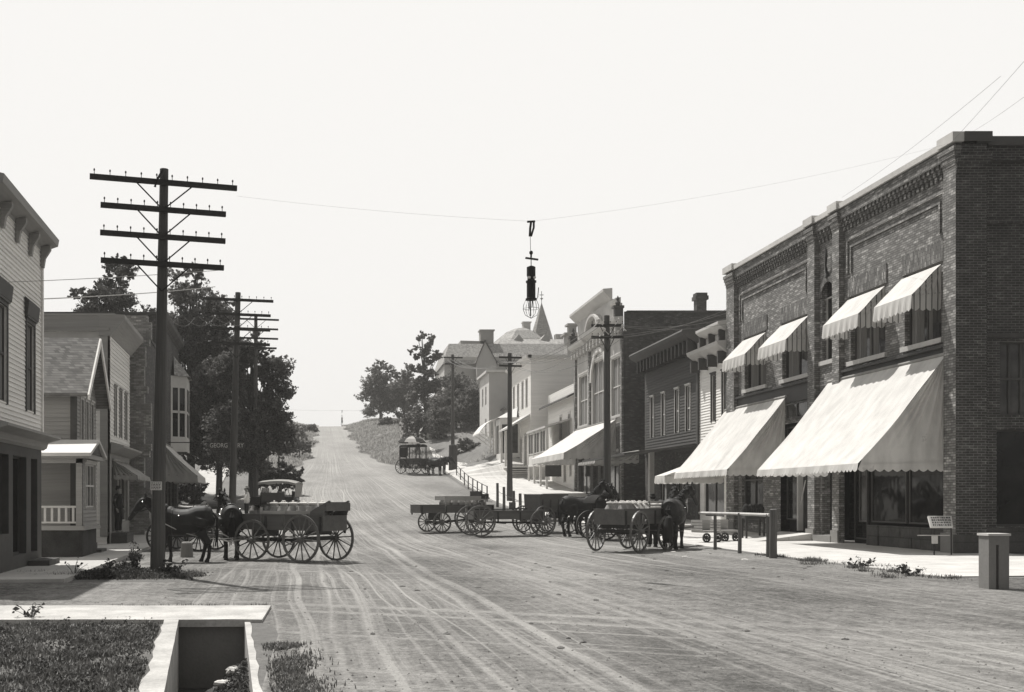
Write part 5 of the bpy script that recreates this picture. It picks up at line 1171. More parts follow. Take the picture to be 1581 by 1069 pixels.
# ================================================================== grass, weeds, clods
from mathutils import noise as mnoise
def blades(mb, n, area, h0, h1, r_, lean=.35, zf=None, w=.008):
    for _ in range(n):
        x, y = area(r_)
        if y < 30 and mnoise.noise(Vector((x*1.5, y*.9, 3))) < -.12 and r_.random() < .88: continue
        z = g(x, y) if zf is None else zf(x, y); h = r_.uniform(h0, h1); a = r_.uniform(0, 6.283); l = r_.uniform(.1, lean)*h; wx, wy = -math.sin(a)*w, math.cos(a)*w
        b = len(mb.v); mb.v.extend([(x-wx, y-wy, z-.02), (x+wx, y+wy, z-.02), (x+wx*.6+l*.4*math.cos(a), y+wy*.6+l*.4*math.sin(a), z+h*.6), (x-wx*.6+l*.4*math.cos(a), y-wy*.6+l*.4*math.sin(a), z+h*.6), (x+l*math.cos(a), y+l*math.sin(a), z+h)])
        mb.f.append((b, b+1, b+2, b+3)); mb.f.append((b+3, b+2, b+4))
r_ = random.Random(31)
gb = MB()
def patch(r_):
    while 1:
        x, y = r_.uniform(-8.5, -1.9), r_.uniform(8.2, 15.1)
        if x < -2.45+dsh(y) and x > (-60-CX)/FPX*y*1.05-.5: 
            if y > 14.6 and r_.random() < .75: continue
            return x, y
cl = [(patch(r_), r_.uniform(.15, .5)) for _ in range(130)]
def clumped(r_):
    if r_.random() < .22: return patch(r_)
    (cx, cy), rr = r_.choice(cl); x, y = cx+r_.gauss(0, rr*.4), cy+r_.gauss(0, rr*.4)
    return (x, y) if x < -2.45+dsh(y) and y < 15.1 else patch(r_)
blades(gb, 34000, clumped, .015, .085, r_, 1.3, w=.009)
blades(gb, 260, clumped, .08, .2, r_, .8, w=.006)
tag(gb.build('grass', M['grassb']), 'trampled grass growing in the lower left foreground', 'grass', kind='stuff')
lw = MB()
for _ in range(3500):
    y = r_.uniform(8, 13.2); t = r_.uniform(.25, 1.1); x = lerp(-1.95+dsh(y), -1.2+dsh(y)*.8, t)
    leaf_mesh(lw, Vector((x, y, lerp(-.95, -.2, min(1, t)**.9)-.6*sstep(13.3, 14.6, y)*t+abs(r_.gauss(0, .05)))), r_.uniform(.012, .035), r_)
for _ in range(15000):
    x, y = clumped(r_)
    if mnoise.noise(Vector((x*2.2, y*1.6, 7))) < -.05 and r_.random() < .8: continue
    leaf_mesh(lw, Vector((x, y, g(x, y)+abs(r_.gauss(0, .04)))), r_.uniform(.01, .032), r_)
tag(lw.build('ground_cover', M['weed']), 'small broad leaves mixed through the foreground grass', 'weeds', kind='stuff')
gb = MB()
def right_patch(r_):
    while 1:
        y = r_.uniform(8, 12.7); x = r_.gauss(-.84+dsh(y)*.75, .16)
        if x > -1.12+dsh(y)*.8 : return x, y
blades(gb, 5000, right_patch, .012, .06, r_, 1.4, w=.008)
def edge(r_):
    t = r_.random(); x = r_.uniform(-8, -1.1); return x, 16.9+abs(r_.gauss(0, .06))
blades(gb, 1500, edge, .02, .1, r_, .8)
def kerbr(r_):
    y = r_.uniform(20.6, 30); return 12.1+r_.gauss(0, .22)*(1+.1*(30-y)), y
kc = [(kerbr(r_), r_.uniform(.05, .3)) for _ in range(40)]
def kerb2(r_):
    (cx, cy), rr = r_.choice(kc); return cx+r_.gauss(0, rr*.5), cy+r_.gauss(0, rr)
blades(gb, 3600, kerb2, .02, .1, r_, 1.1)
vc = [(r_.gauss(-4.75, .75), 23.6+abs(r_.gauss(0, .8)), r_.uniform(.1, .3)) for _ in range(60)]
def verge(r_):
    cx, cy, rr = r_.choice(vc); return cx+r_.gauss(0, rr), cy+r_.gauss(0, rr)
blades(gb, 12000, verge, .03, .16, r_, 1.2)
gcv = MB()
for _ in range(9000):
    x, y = verge(r_); hh = .30*math.exp(-((x+4.75)/1.1)**2-((y-24.2)/1.4)**2)*(.6+.8*abs(mnoise.noise(Vector((x*2.5, y*2.5, 0)))))
    leaf_mesh(gcv, Vector((x, y, g(x, y)+r_.uniform(0, 1)*hh)), r_.uniform(.02, .05), r_)
tag(gcv.build('ground_cover', M['weed']), 'leafy low weeds massed round the base of the nearest pole', 'weeds', kind='stuff')
def banks(r_):
    y = r_.uniform(104, 200); return (xr(y)+.2+abs(r_.gauss(0, 5)), y) if r_.random() < .6 else (xl(y)-.2-abs(r_.gauss(0, 4)), y)
hb0 = MB(); blades(hb0, 26000, banks, .05, .4, r_, 1.2, w=.05); tag(hb0.build('grass', M['grassh']), 'rough pale grass covering the banks on both sides of the hill road', 'grass', kind='stuff')
tag(gb.build('grass', M['grassb']), 'sparse tufts of grass along sidewalk edges and around the pole', 'grass', kind='stuff')
def weedplant(x, y, h, label, seed, n=60, spread=.25, cat='weed'):
    r_ = random.Random(seed); z = g(x, y); A = empty('weed', (x, y, z), label, cat)
    m = MB(); l = MB()
    for k in range(7):
        a = r_.uniform(0, 6.283); e = Vector((x+math.cos(a)*spread*r_.uniform(.3, 1), y+math.sin(a)*spread*r_.uniform(.3, 1), z+h*r_.uniform(.5, 1))); m.tube([(x, y, z), (x*.6+e.x*.4, y*.6+e.y*.4, z*.4+e.z*.6), e], [.008, .006, .003], 5)
        for q in range(n//7):
            t = r_.uniform(.25, 1.05); leaf_mesh(l, Vector((x, y, z)).lerp(e, t)+Vector((r_.gauss(0, .04), r_.gauss(0, .04), r_.gauss(0, .03))), r_.uniform(.025, .06), r_)
    m.build('stem', M['bark'], A); l.build('leaves', M['weed'], A)
weedplant(-4.62, 24.5, .78, 'tallest leafy weed immediately left of the pole base', 1, 260, .16)
weedplant(-5.9, 24.0, .6, 'bare thin twiggy weed at the left end of the weed patch', 2, 14, .35)
weedplant(-5.15, 24.2, .42, 'low bushy weed between the twiggy weed and the pole', 3, 200, .3)
weedplant(-3.75, 24.4, .35, 'small bushy weed on the right side of the pole base', 4, 240, .35)
weedplant(-4.95, 23.7, .3, 'short weed in front of the tall leafy weed', 5, 150, .3)
weedplant(11.9, 22.2, .25, 'small weed on the right sidewalk edge near the concrete pier', 6, 120, .4)
weedplant(12.0, 24.6, .22, 'small weed on the right sidewalk edge before the nearest shop window', 7, 120, .5)
weedplant(-4.35, 15.2, .3, 'weed sprouting at the front edge of the slab walk', 8, 60, .3)
weedplant(-7.1, 15.1, .34, 'weed clump at the slab walk near the left edge of view', 9, 160, .4)
for i in range(46):
    y = 12+24*rnd.random(); x = rnd.uniform(0, .5*y)
    if x > 11.3: continue
    rockmesh('dirt_lump', (x, y, g(x, y)+.005), (rnd.uniform(.03, .07), rnd.uniform(.03, .06), .02), M['clod'], 'small dark lump of dirt or dung lying on the open street', 'dirt lump', 'dark lumps scattered on the street', seed=i)
dg = MB(); r_ = random.Random(77)
for _ in range(2600):
    y = 9+36*r_.random()**1.6; x = r_.uniform(-.4*y if y > 17 else -1, .66*y)
    if x < xl(y)+.2 or x > 12 and y > 21: continue
    s = r_.choice([.006, .008, .011, .016])*r_.uniform(.7, 1.3); z = g(x, y)
    b = len(dg.v); dg.v.extend([(x-s, y, z), (x, y-s, z), (x+s, y, z), (x, y+s, z), (x+s*.2, y, z+s*.9)]); dg.f.extend([(b+i+b*0, b+(i+1) % 4, b+4) for i in range(4)])
tag(dg.build('gravel', M['clod']), 'small clods and pebbles scattered over the dirt street', 'gravel', kind='stuff')

for k, (px, y, t, w_, lab) in enumerate(((462, 118, 662, 3.2, 'dark bush at the foot of the left roadside bank'), (448, 140, 655, 4.5, 'upper dark bush on the left roadside bank'), (478, 165, 658, 3.0, 'small bush near the hill crest left of the road'), (600, 160, 652, 3, 'low bush below the leftmost rounded hilltop tree'), (720, 112, 668, 3.0, 'low bush on the lawn bank below the pale house'))):
    tree(XX(px, y), y, max(ZZ(t, y), g(XX(px, y), y)+1.2), w_, lab, [(0, .45, .3), (-.25, .35, .28), (.25, .35, .25)], 5000, .13, 'leaff', seed=60+k, trunk=.06, name='shrub', cat='shrub')
# ================================================================== horses, people
def remeshed(mb, name, m, parent, vox=.02, smooth=6):
    me = bpy.data.meshes.new(name); me.from_pydata(mb.v, [], mb.f)
    tmp = bpy.data.objects.new('tmp_body', me); COL.objects.link(tmp); fixn(tmp)
    r = tmp.modifiers.new('r', 'REMESH'); r.mode = 'VOXEL'; r.voxel_size = vox
    s = tmp.modifiers.new('s', 'SMOOTH'); s.iterations = smooth; s.factor = .5
    dg_ = bpy.context.evaluated_depsgraph_get(); me2 = bpy.data.meshes.new_from_object(tmp.evaluated_get(dg_))
    bpy.data.objects.remove(tmp); me2.name = name; me2.materials.clear(); me2.materials.append(m)
    me2.polygons.foreach_set('use_smooth', [True]*len(me2.polygons))
    ob = bpy.data.objects.new(name, me2); COL.objects.link(ob); ob.parent = parent; ORG[ob.name] = Vector((0, 0, 0)); return ob
def horse(loc, rz, label, cat='horse', m='horse', neck=.0, turn=0.0, scale=1.0, group=None, harness=True, step=0.0, name='horse', collar=True):
    "faces local +x.  neck: raise(+) / lower(-) of the head, turn: sideways bend of the neck in metres at the head"
    A = empty(name, loc, label, cat, group, R(rz), False); A.scale = (scale,)*3
    b = MB()
    tr = [(-.84, 1.24, .05, .05), (-.82, 1.22, .16, .13), (-.76, 1.22, .28, .24), (-.62, 1.23, .35, .31), (-.42, 1.21, .365, .33), (-.2, 1.14, .35, .34), (.05, 1.10, .37, .355), (.28, 1.11, .39, .335), (.45, 1.17, .40, .28), (.6, 1.19, .34, .235), (.72, 1.18, .25, .19), (.78, 1.18, .1, .1)]
    b.tube([(x, 0, z) for x, z, h, w in tr], [(w, h) for x, z, h, w in tr], 20)
    hz = neck
    nk = [(.48, 0, 1.28, .14, .27), (.66, turn*.15, 1.42+hz*.2, .125, .235), (.86, turn*.45, 1.6+hz*.55, .1, .175), (1.03, turn*.8, 1.76+hz*.85, .085, .14), (1.11, turn, 1.83+hz, .075, .11)]
    b.tube([q[:3] for q in nk], [(q[3], q[4]) for q in nk], 14)
    hx, hz0 = 1.08, 1.80+hz; ty = turn; sl_ = turn*.5
    hd = [(hx-.05, ty, hz0+.02, .07, .09), (hx+.04, ty+sl_*.1, hz0-.02, .095, .13), (hx+.15, ty+sl_*.3, hz0-.14, .09, .13), (hx+.27, ty+sl_*.6, hz0-.29, .065, .09), (hx+.36, ty+sl_*.8, hz0-.41, .055, .07), (hx+.42, ty+sl_*.95, hz0-.49, .06, .065), (hx+.45, ty+sl_, hz0-.54, .045, .04)]
    b.tube([q[:3] for q in hd], [(q[3], q[4]) for q in hd], 12)
    for s in (-1, 1):
        b.tube([(hx-.02, ty+.055*s, hz0+.07), (hx-.03, ty+.075*s, hz0+.14), (hx-.01, ty+.075*s, hz0+.21), (hx+.01, ty+.07*s, hz0+.25)], [.03, .042, .03, .012], 7)
        st = step*s
        fl_ = [(.5, .15*s, 1.15, .13), (.47, .165*s, .98, .105), (.46+st*.3, .165*s, .78, .072), (.47+st*.5, .16*s, .55, .056), (.47+st*.55, .16*s, .48, .052), (.46+st*.7, .16*s, .3, .036), (.46+st*.8, .16*s, .17, .042), (.49+st*.9, .16*s, .09, .04), (.51+st, .16*s, .05, .055), (.52+st, .16*s, .0, .068)]
        b.tube([q[:3] for q in fl_], [q[3]*1.32 for q in fl_], 10)
        hl = [(-.52, .15*s, 1.2, .2), (-.47, .17*s, 1.0, .19), (-.44-st*.3, .175*s, .86, .145), (-.55-st*.5, .17*s, .68, .085), (-.67-st*.7, .165*s, .54, .062), (-.66-st*.8, .165*s, .46, .055), (-.63-st*.9, .16*s, .3, .042), (-.61-st, .16*s, .17, .046), (-.58-st, .16*s, .09, .042), (-.56-st, .16*s, .04, .056), (-.55-st, .16*s, .0, .066)]
        b.tube([q[:3] for q in hl], [q[3]*1.26 for q in hl], 10)
    body = remeshed(b, 'body', M[m], A, .022, 5)
    t = MB(); r_ = random.Random(3)
    for k in range(26):
        a = r_.uniform(-1, 1); l = r_.uniform(.65, 1.0); t.tube([(-.8, a*.03, 1.38), (-.9-.02*abs(a), a*.06, 1.22), (-.93+r_.uniform(-.03, .03), a*.1, 1.0), (-.9+r_.uniform(-.04, .04), a*.09, 1.4-l)], [.02, .025, .022, .006], 5)
    t.build('tail', M['mane'], A)
    t = MB()
    for k in range(34):
        f_ = k/33; i = f_*(len(nk)-1.001); j = int(i); q0, q1 = nk[j], nk[j+1]; fr_ = i-j
        x, y, z = (lerp(q0[n_], q1[n_], fr_) for n_ in range(3)); h = lerp(q0[4], q1[4], fr_); s = r_.choice((-1, 1))
        x -= h*.62; z += h*.72
        t.tube([(x, y, z), (x-.02, y+.07*s, z+.0), (x+.01, y+.115*s, z-.17)], [.022, .02, .006], 4)
    t.tube([(hx-.04, ty, hz0+.12), (hx+.08, ty, hz0+.06), (hx+.14, ty+.02, hz0-.05)], [.03, .03, .008], 5)
    t.build('mane', M['mane'], A)
    for s in (-1, 1): e = MB(); e.lathe([(0, -.018), (.016, -.01), (.02, 0), (.016, .01), (0, .018)], (hx+.1, ty+.086*s+sl_*.2, hz0-.07), 'y', 8); e.build('eye', M['mane'], A)
    if harness:
        h = MB()
        for k in range(19):
            pass
        ring = lambda cx, cz, rw, rh, tl: [(cx+tl*math.sin(a), rw*math.cos(a), cz+rh*math.sin(a)) for a in [2*math.pi*i/20 for i in range(21)]]
        if collar: h.tube(ring(.62, 1.22, .26, .36, -.13), .045, 8, cap=False)
        h.build('collar', M['leather'], A)
        h = MB(); h.tube(ring(.3, 1.12, .325, .385, 0), .018, 5, cap=False); h.tube(ring(-.38, 1.19, .31, .36, .05), .014, 5, cap=False)
        h.tube([(.55, .28, 1.1), (0, .335, 1.05), (-.5, .3, 1.02), (-.85, .3, .98)], .018, 5); h.tube([(.55, -.28, 1.1), (0, -.335, 1.05), (-.5, -.3, 1.02), (-.85, -.3, .98)], .018, 5)
        h.tube([(.5, 0, 1.56), (0, 0, 1.49), (-.5, 0, 1.56), (-.8, 0, 1.4)], .018, 5)
        h.build('harness', M['leather'], A)
        h = MB()
        for cx, dz, rr in ((hx+.13, .0, .125), (hx+.3, -.2, .085)): h.tube([(cx+.06*math.sin(a)*0+.07*math.sin(a), ty+sl_*.4+rr*.85*math.cos(a), hz0-.1+dz+rr*math.sin(a)) for a in [2*math.pi*i/12 for i in range(13)]], .012, 4, cap=False)
        for s in (-1, 1):
            h.box(hx+.06, hx+.16, ty+.1*s+sl_*.2-.006, ty+.1*s+sl_*.2+.006, hz0-.15, hz0-.03); h.tube([(hx+.28, ty+.09*s, hz0-.33), (.85, turn*.4+.13*s, 1.55+hz*.4), (.5, .2*s, 1.5)], .01, 4)
        h.build('bridle', M['leather'], A)
        h = MB()
        for s in (-1, 1):
            for q in ((.6, .27*s, 1.45), (.1, .33*s, 1.3), (hx+.05, ty+.1*s, hz0-.02)): h.lathe([(0, -.012), (.02, 0), (0, .012)], q, n=6)
        h.build('buckle', M['brass'], A)
    return A
def person(loc, rz, label, shirt='cloth', trousers='cloth', hat='straw', pose='stand', scale=1.0, sleeves=True):
    A = empty('person', loc, label, 'person', None, R(rz), False); A.scale = (scale,)*3
    b = MB(); T = b.tube
    T([(0, 0, .95), (0, 0, 1.1), (0, 0, 1.3), (0, 0, 1.43), (0, 0, 1.48)], [(.16, .11), (.135, .095), (.17, .115), (.17, .09), (.07, .06)], 14)
    T([(0, 0, 1.45), (0.01, 0, 1.52), (.015, 0, 1.56)], [.06, .055, .055], 10)
    T([(.015, 0, 1.52), (.03, 0, 1.56), (.02, 0, 1.63), (.01, 0, 1.69), (.0, 0, 1.74)], [(.045, .05), (.066, .08), (.075, .095), (.07, .09), (.03, .04)], 12)
    T([(.1, 0, 1.645), (.125, 0, 1.605), (.1, 0, 1.6)], [.01, .018, .008], 5)
    for s in (-1, 1):
        T([(0, .08*s, .95), (.01, .1*s, .7), (.015, .1*s, .5), (-.01, .1*s, .28), (0, .1*s, .08)], [.1, .085, .06, .055, .04], 10)
        T([(-.04, .1*s, .05), (.06, .11*s, .045), (.17, .12*s, .03)], [(.045, .045), (.045, .045), (.035, .025)], 8)
        el = (-.03, .25*s, 1.13) if pose == 'stand' else (.05, .26*s, 1.15); wr = (.08, .25*s, .9) if pose == 'stand' else (.3, .16*s, 1.1)
        T([(0, .17*s, 1.4), (0, .21*s, 1.32), el, wr], [.06, .052, .042, .028], 8)
        w = Vector(wr); d = (w-Vector(el)).normalized(); sd_ = Vector((0, s, 0)); o = d.cross(sd_).normalized()
        T([w, w+d*.05, w+d*.095], [(.022, .03), (.02, .038), (.015, .034)], 8)
        for k in range(4):
            f0 = w+d*.085+o*(k-1.5)*.018; L_ = (.062, .078, .072, .055)[k]; T([f0, f0+d*L_*.55-sd_*.008, f0+d*L_-sd_*.025], [.009, .0085, .006], 5)
        f0 = w+d*.03+o*-.03; T([f0, f0+o*-.025+d*.03, f0+o*-.03+d*.06], [.011, .01, .007], 5)
        T([(.01, .078*s, 1.645), (.0, .092*s, 1.63), (.01, .08*s, 1.6)], [.01, .016, .008], 5)
    remeshed(b, 'body', M['skin'], A, .0105, 2)
    c = MB(); c.tube([(0, 0, .93), (0, 0, 1.1), (0, 0, 1.3), (0, 0, 1.42), (0, 0, 1.49)], [(.19, .135), (.165, .125), (.195, .14), (.195, .11), (.085, .075)], 16, cap=False)
    for s in (-1, 1):
        el = (-.03, .25*s, 1.13) if pose == 'stand' else (.05, .26*s, 1.15); wr = (.07, .25*s, .93) if pose == 'stand' else (.27, .17*s, 1.11)
        c.tube([(0, .13*s, 1.42), (0, .21*s, 1.36), el, wr], [.075, .072, .058, .042], 10, cap=False)
    c.build('shirt', M[shirt], A, smooth=True)
    c = MB(); c.tube([(0, 0, 1.0), (0, 0, .93), (0, 0, .84)], [(.18, .13), (.19, .135), (.19, .13)], 14, cap=False)
    for s in (-1, 1): c.tube([(0, .09*s, .92), (.01, .1*s, .7), (.015, .105*s, .5), (-.01, .105*s, .28), (0, .105*s, .09)], [.115, .105, .085, .078, .075], 12, cap=False)
    c.build('trousers', M[trousers], A, smooth=True)
    c = MB(); c.lathe([(.0, 1.79), (.07, 1.785), (.085, 1.74), (.088, 1.69), (.15, 1.675), (.152, 1.668), (.08, 1.68)], n=16); c.build('hat', M[hat], A, smooth=True)
    c = MB(); c.lathe([(.082, 1.7), (.09, 1.64), (.07, 1.6)], (-.02, 0, 0), n=12); c.build('hair', M['mane'], A, smooth=True)
    for s in (-1, 1):
        e = MB(); e.lathe([(0, -.008), (.009, 0), (0, .008)], (.098, .032*s, 1.645), n=6); e.build('eye', M['mane'], A)
    return A

# ================================================================== wheels and wagons
def wheel_obj(parent, c, r, m='wheel', ns=12, w=.045, hub=.075, steer=0, dish=.03, side=1):
    "wheel in the local xz plane; c = centre"
    k = 32
    rm = MB(); prof = [(r, -w/2), (r, w/2), (r-.05, w/2), (r-.05, -w/2), (r, -w/2)]
    rm.lathe(prof, axis='y', n=k)
    key = (round(r, 3), m, w)
    if key in WC: meshes = WC[key]
    else:
        me = bpy.data.meshes.new('wheel'); me.from_pydata(rm.v, [], rm.f); me.materials.append(M[m])
        ty = MB(); ty.lathe([(r+.012, -w/2-.002), (r+.012, w/2+.002), (r+.001, w/2+.002), (r+.001, -w/2-.002), (r+.012, -w/2-.002)], axis='y', n=k); mt = bpy.data.meshes.new('tyre'); mt.from_pydata(ty.v, [], ty.f); mt.materials.append(M['tyre'])
        h = MB(); h.lathe([(0, -.14), (.035, -.14), (.045, -.1), (hub, -.05), (hub*1.1, 0), (hub, .05), (.045, .09), (0, .1)], axis='y', n=12); mh = bpy.data.meshes.new('hub'); mh.from_pydata(h.v, [], h.f); mh.materials.append(M[m]); mh.polygons.foreach_set('use_smooth', [True]*len(mh.polygons))
        s = MB(); s.tube([(hub*.7, 0, 0), ((r)*.5, -.0, 0), (r-.04, 0, 0)], [.026, .018, .021], 6); ms = bpy.data.meshes.new('spoke'); ms.from_pydata(s.v, [], s.f); ms.materials.append(M[m])
        meshes = WC[key] = (me, mt, mh, ms)
    o = bpy.data.objects.new('wheel', meshes[0]); COL.objects.link(o); o.parent = parent; o.location = c; o.rotation_euler = (R(1.5)*side, rnd.uniform(0, 6), R(steer))
    ORG[o.name] = Vector((0, 0, 0))
    for nm, me in (('tyre', meshes[1]), ('hub', meshes[2])):
        q = bpy.data.objects.new(nm, me); COL.objects.link(q); q.parent = o
    for i in range(ns):
        q = bpy.data.objects.new('spoke', meshes[3]); COL.objects.link(q); q.parent = o; q.rotation_euler = (0, 2*math.pi*i/ns, 0)
    return o
WC = {}
def wagon(loc, rz, label, L_=3.1, wd=1.0, zb=.82, hb=.4, wb=1.95, rf=.52, rr=.62, track=1.45, m='wag', wm='wheel', seat=True, steer=0, tail=None, ns=12, name='wagon', cat='wagon', group=None, tongue=2.9, xo=0, tsteer=0, ribs=True, flare=0, rack=False, seatx=None):
    A = empty(name, loc, label, cat, group, R(rz), False)
    x0, x1 = -L_/2+xo, L_/2+xo; w = wd/2
    b = MB(); b.box(x0, x1, -w, w, zb, zb+.06)
    for s in (-1, 1): b.add([(x0, s*w, zb+.06), (x1, s*w, zb+.06), (x1, s*(w+flare), zb+hb), (x0, s*(w+flare), zb+hb), (x0, s*(w-.03), zb+.06), (x1, s*(w-.03), zb+.06), (x1, s*(w+flare-.03), zb+hb), (x0, s*(w+flare-.03), zb+hb)], [(0, 1, 2, 3), (5, 4, 7, 6), (3, 2, 6, 7), (0, 3, 7, 4), (1, 5, 6, 2)])
    b.build('body', M[m], A)
    b = MB(); b.box(x0, x0+.03, -w+.03, w-.03, zb+.06, zb+hb+.0); b.build('tailgate', M[m], A)
    b = MB(); b.box(x1-.03, x1, -w+.03, w-.03, zb+.06, zb+hb); b.build('end_board', M[m], A)
    if ribs:
        n = 4
        for i in range(n):
            x = lerp(x0+.06, x1-.12, i/(n-1))
            for s in (-1, 1): b = MB(); b.box(x, x+.06, s*w if s > 0 else -w-.035-flare*.0, s*w+.035 if s > 0 else -w, zb-.08, zb+hb-.04); b.build('stake', M['wagd'], A)
    b = MB()
    for s in (-1, 1): b.beam((x0, s*(w+flare+.005), zb+hb+.012), (x1, s*(w+flare+.005), zb+hb+.012), .05, .022)
    b.build('top_rail', M['wheel'], A)
    xf_, xr_ = wb/2, -wb/2
    b = MB()
    for x, r_ in ((xf_, rf), (xr_, rr)):
        b.box(x-.05, x+.05, -track/2+.02, track/2-.02, r_-.05, r_+.06); b.box(x-.06, x+.06, -w, w, r_+.1, zb)
    b.beam((xr_, 0, rr-.05), (xf_, 0, rf), .07, .08); b.beam((xr_, .3, rr), (0, 0, .52), .05, .05); b.beam((xr_, -.3, rr), (0, 0, .52), .05, .05)
    b.build('running_gear', M['wagd'], A)
    for s in (-1, 1):
        st = R(steer); cxf = xf_-s*track/2*math.sin(st); cyf = s*track/2*math.cos(st)
        wheel_obj(A, (cxf, cyf, rf+.012), rf, wm, ns, steer=steer, side=s); wheel_obj(A, (xr_, s*track/2, rr+.012), rr, wm, ns+2, side=s)
    if tongue:
        st = R(steer+tsteer); d = Vector((math.cos(st), math.sin(st), 0)); p = Vector((xf_, 0, rf)); n_ = Vector((-d.y, d.x, 0))
        b = MB(); b.beam(p, p+d*tongue+Vector((0, 0, .15)), .06, .07); b.build('tongue', M['wheel'], A)
        b = MB(); b.beam(p+d*.55-n_*.75+Vector((0, 0, .06)), p+d*.55+n_*.75+Vector((0, 0, .06)), .05, .06)
        for s in (-1, 1): b.beam(p+d*.72+n_*(.5*s-.33)+Vector((0, 0, .06)), p+d*.72+n_*(.5*s+.33)+Vector((0, 0, .06)), .04, .045)
        b.build('doubletree', M['wheel'], A)
    if seat:
        sx = seatx if seatx is not None else x1-.45
        b = MB(); b.box(sx-.22, sx+.22, -.48, .48, zb+hb+.28, zb+hb+.34); b.box(sx-.25, sx-.21, -.48, .48, zb+hb+.34, zb+hb+.62); b.box(sx-.22, sx+.16, -.5, -.46, zb+hb+.28, zb+hb+.5); b.box(sx-.22, sx+.16, .46, .5, zb+hb+.28, zb+hb+.5)
        s_ = b.build('seat', M['wagd'], A); b = MB()
        for s in (-1, 1): b.tube([(sx-.2, s*.42, zb+hb+.03), (sx-.3, s*.42, zb+hb+.15), (sx+.1, s*.42, zb+hb+.27)], .015, 5)
        b.build('seat_spring', M['black'], s_)
    return A
CAN = None
def milk_can(p, label, lid='canlid', group='milk cans standing in the wagons', s=1.0):
    global CAN
    if CAN is None:
        A = empty('milk_can', (0, 0, 0), label, 'milk can', group, 0, False)
        b = MB(); b.lathe([(0, 0), (.165, 0), (.17, .02), (.17, .38), (.165, .4), (.11, .5), (.095, .52), (.095, .57)], n=16); b.build('body', M['can'], A, smooth=False)
        b = MB(); b.lathe([(.11, .56), (.12, .585), (.115, .6), (.05, .61), (0, .61)], n=14); b.tube([(-.05, 0, .6), (-.04, 0, .645), (.04, 0, .645), (.05, 0, .6)], .009, 5); b.build('lid', M['canlid'], A, smooth=False)
        for q in (-1, 1): b = MB(); b.tube([(.1*q, 0, .5), (.17*q, 0, .5), (.175*q, 0, .4)], .01, 5); b.build('handle', M['can'], A)
        CAN = A; o = A
    else: o = copy_tree(CAN)
    o.location = p; o['label'] = label; o['group'] = group; o.rotation_euler = (0, 0, rnd.uniform(0, 3)); o.scale = (s, s, s); return o
def onwagon(wg, x, y, z): 
    c, s = math.cos(wg.rotation_euler.z), math.sin(wg.rotation_euler.z); return (wg.location.x+c*x-s*y, wg.location.y+s*x+c*y, wg.location.z+z)
def crates(wg, x0, x1, y0, y1, z, label, m='crate', nslat=3, h=.3):
    A = empty('crate', onwagon(wg, (x0+x1)/2, (y0+y1)/2, z), label, 'crate', None, 0, False); A.rotation_euler = wg.rotation_euler
    dx, dy = (x1-x0)/2, (y1-y0)/2
    for (nm, a) in (('side_slats', 0), ('end_slats', 1)):
        b = MB()
        for k in range(nslat):
            zz = h*k/nslat+.01; hh = h/nslat-.025
            if a == 0: b.box(-dx, dx, -dy, -dy+.015, zz, zz+hh); b.box(-dx, dx, dy-.015, dy, zz, zz+hh)
            else: b.box(-dx, -dx+.015, -dy+.016, dy-.016, zz, zz+hh); b.box(dx-.015, dx, -dy+.016, dy-.016, zz, zz+hh)
        b.build(nm, M[m], A)
    for sx in (-1, 1):
        for sy in (-1, 1): b = MB(); b.box(sx*dx-(.03 if sx > 0 else -.0), sx*dx+(.0 if sx > 0 else .03), sy*dy-(.06 if sy > 0 else -.016), sy*dy+(-.016 if sy > 0 else .06), 0, h); b.build('corner_post', M[m], A)
    return A

# ------------------------------------------------ left wagon and its team
GZ = lambda x, y: g(x, y)+.0
wx, wy = -1.27, 29.85
W_ = wagon((wx, wy, GZ(wx, wy)), 180-40, 'near left farm wagon loaded with milk cans, raised driver seat', L_=3.2, wd=1.0, zb=.86, hb=.42, wb=2.0, rf=.56, rr=.64, steer=12, tongue=2.2, tsteer=20, seatx=.95, xo=.0)
for i in range(2):
    for j in range(7): milk_can(onwagon(W_, -.95+.36*j, -.24+.42*i-.0, .95), 'tin milk can standing in the near left wagon', group='milk cans in the near left wagon', s=1.12)
b = MB()
for y in (-.47, .47):
    b.box(-1.15, .75, y-.012, y+.012, 1.31, 1.39)
    for x in (-1.1, -.2, .7): b.box(x-.03, x+.03, y-.03, y+.03, .9, 1.5)
b.build('upper_rack', M['crate'], W_)
b = MB(); b.prism([(-1.6, -.5, 1.28), (-.95, -.5, 1.28), (-1.68, -.5, 1.6), (-1.7, -.5, 1.5)], (0, .03, 0)); b.prism([(-1.6, .47, 1.28), (-.95, .47, 1.28), (-1.68, .47, 1.6), (-1.7, .47, 1.5)], (0, .03, 0)); b.box(-1.72, -1.67, -.5, .5, 1.4, 1.62); b.beam((-.95, -.4, 1.3), (-1.75, -.4, 1.66), .06, .04); b.beam((-.95, .4, 1.3), (-1.75, .4, 1.66), .06, .04); b.beam((-.98, 0, 1.31), (-1.72, 0, 1.63), .7, .02); fixn(b.build('scoop_end', M['wag'], W_))
crates(W_, .82, 1.15, -.3, .3, 1.29, 'small pale box under the driver seat of the near left wagon', h=.12)
h1 = horse((XX(284, 29.6), 29.6, GZ(-4.5, 29.6)), 180, 'dark bay horse in side view facing left, half behind the utility pole', neck=-.1, m='horse', scale=1.0, step=.1)
h2 = horse((XX(355, 30.6), 31.0, GZ(-3.6, 30.6)), 97, 'dark horse seen from behind between the near left wagon and its team mate', neck=.05, turn=.25, m='horse', scale=1.0)
b = MB(); a, c = Vector((XX(252, 29.1), 29.15, ZZ(808, 29.1))), Vector((XX(372, 30), 30.2, ZZ(829, 30)))
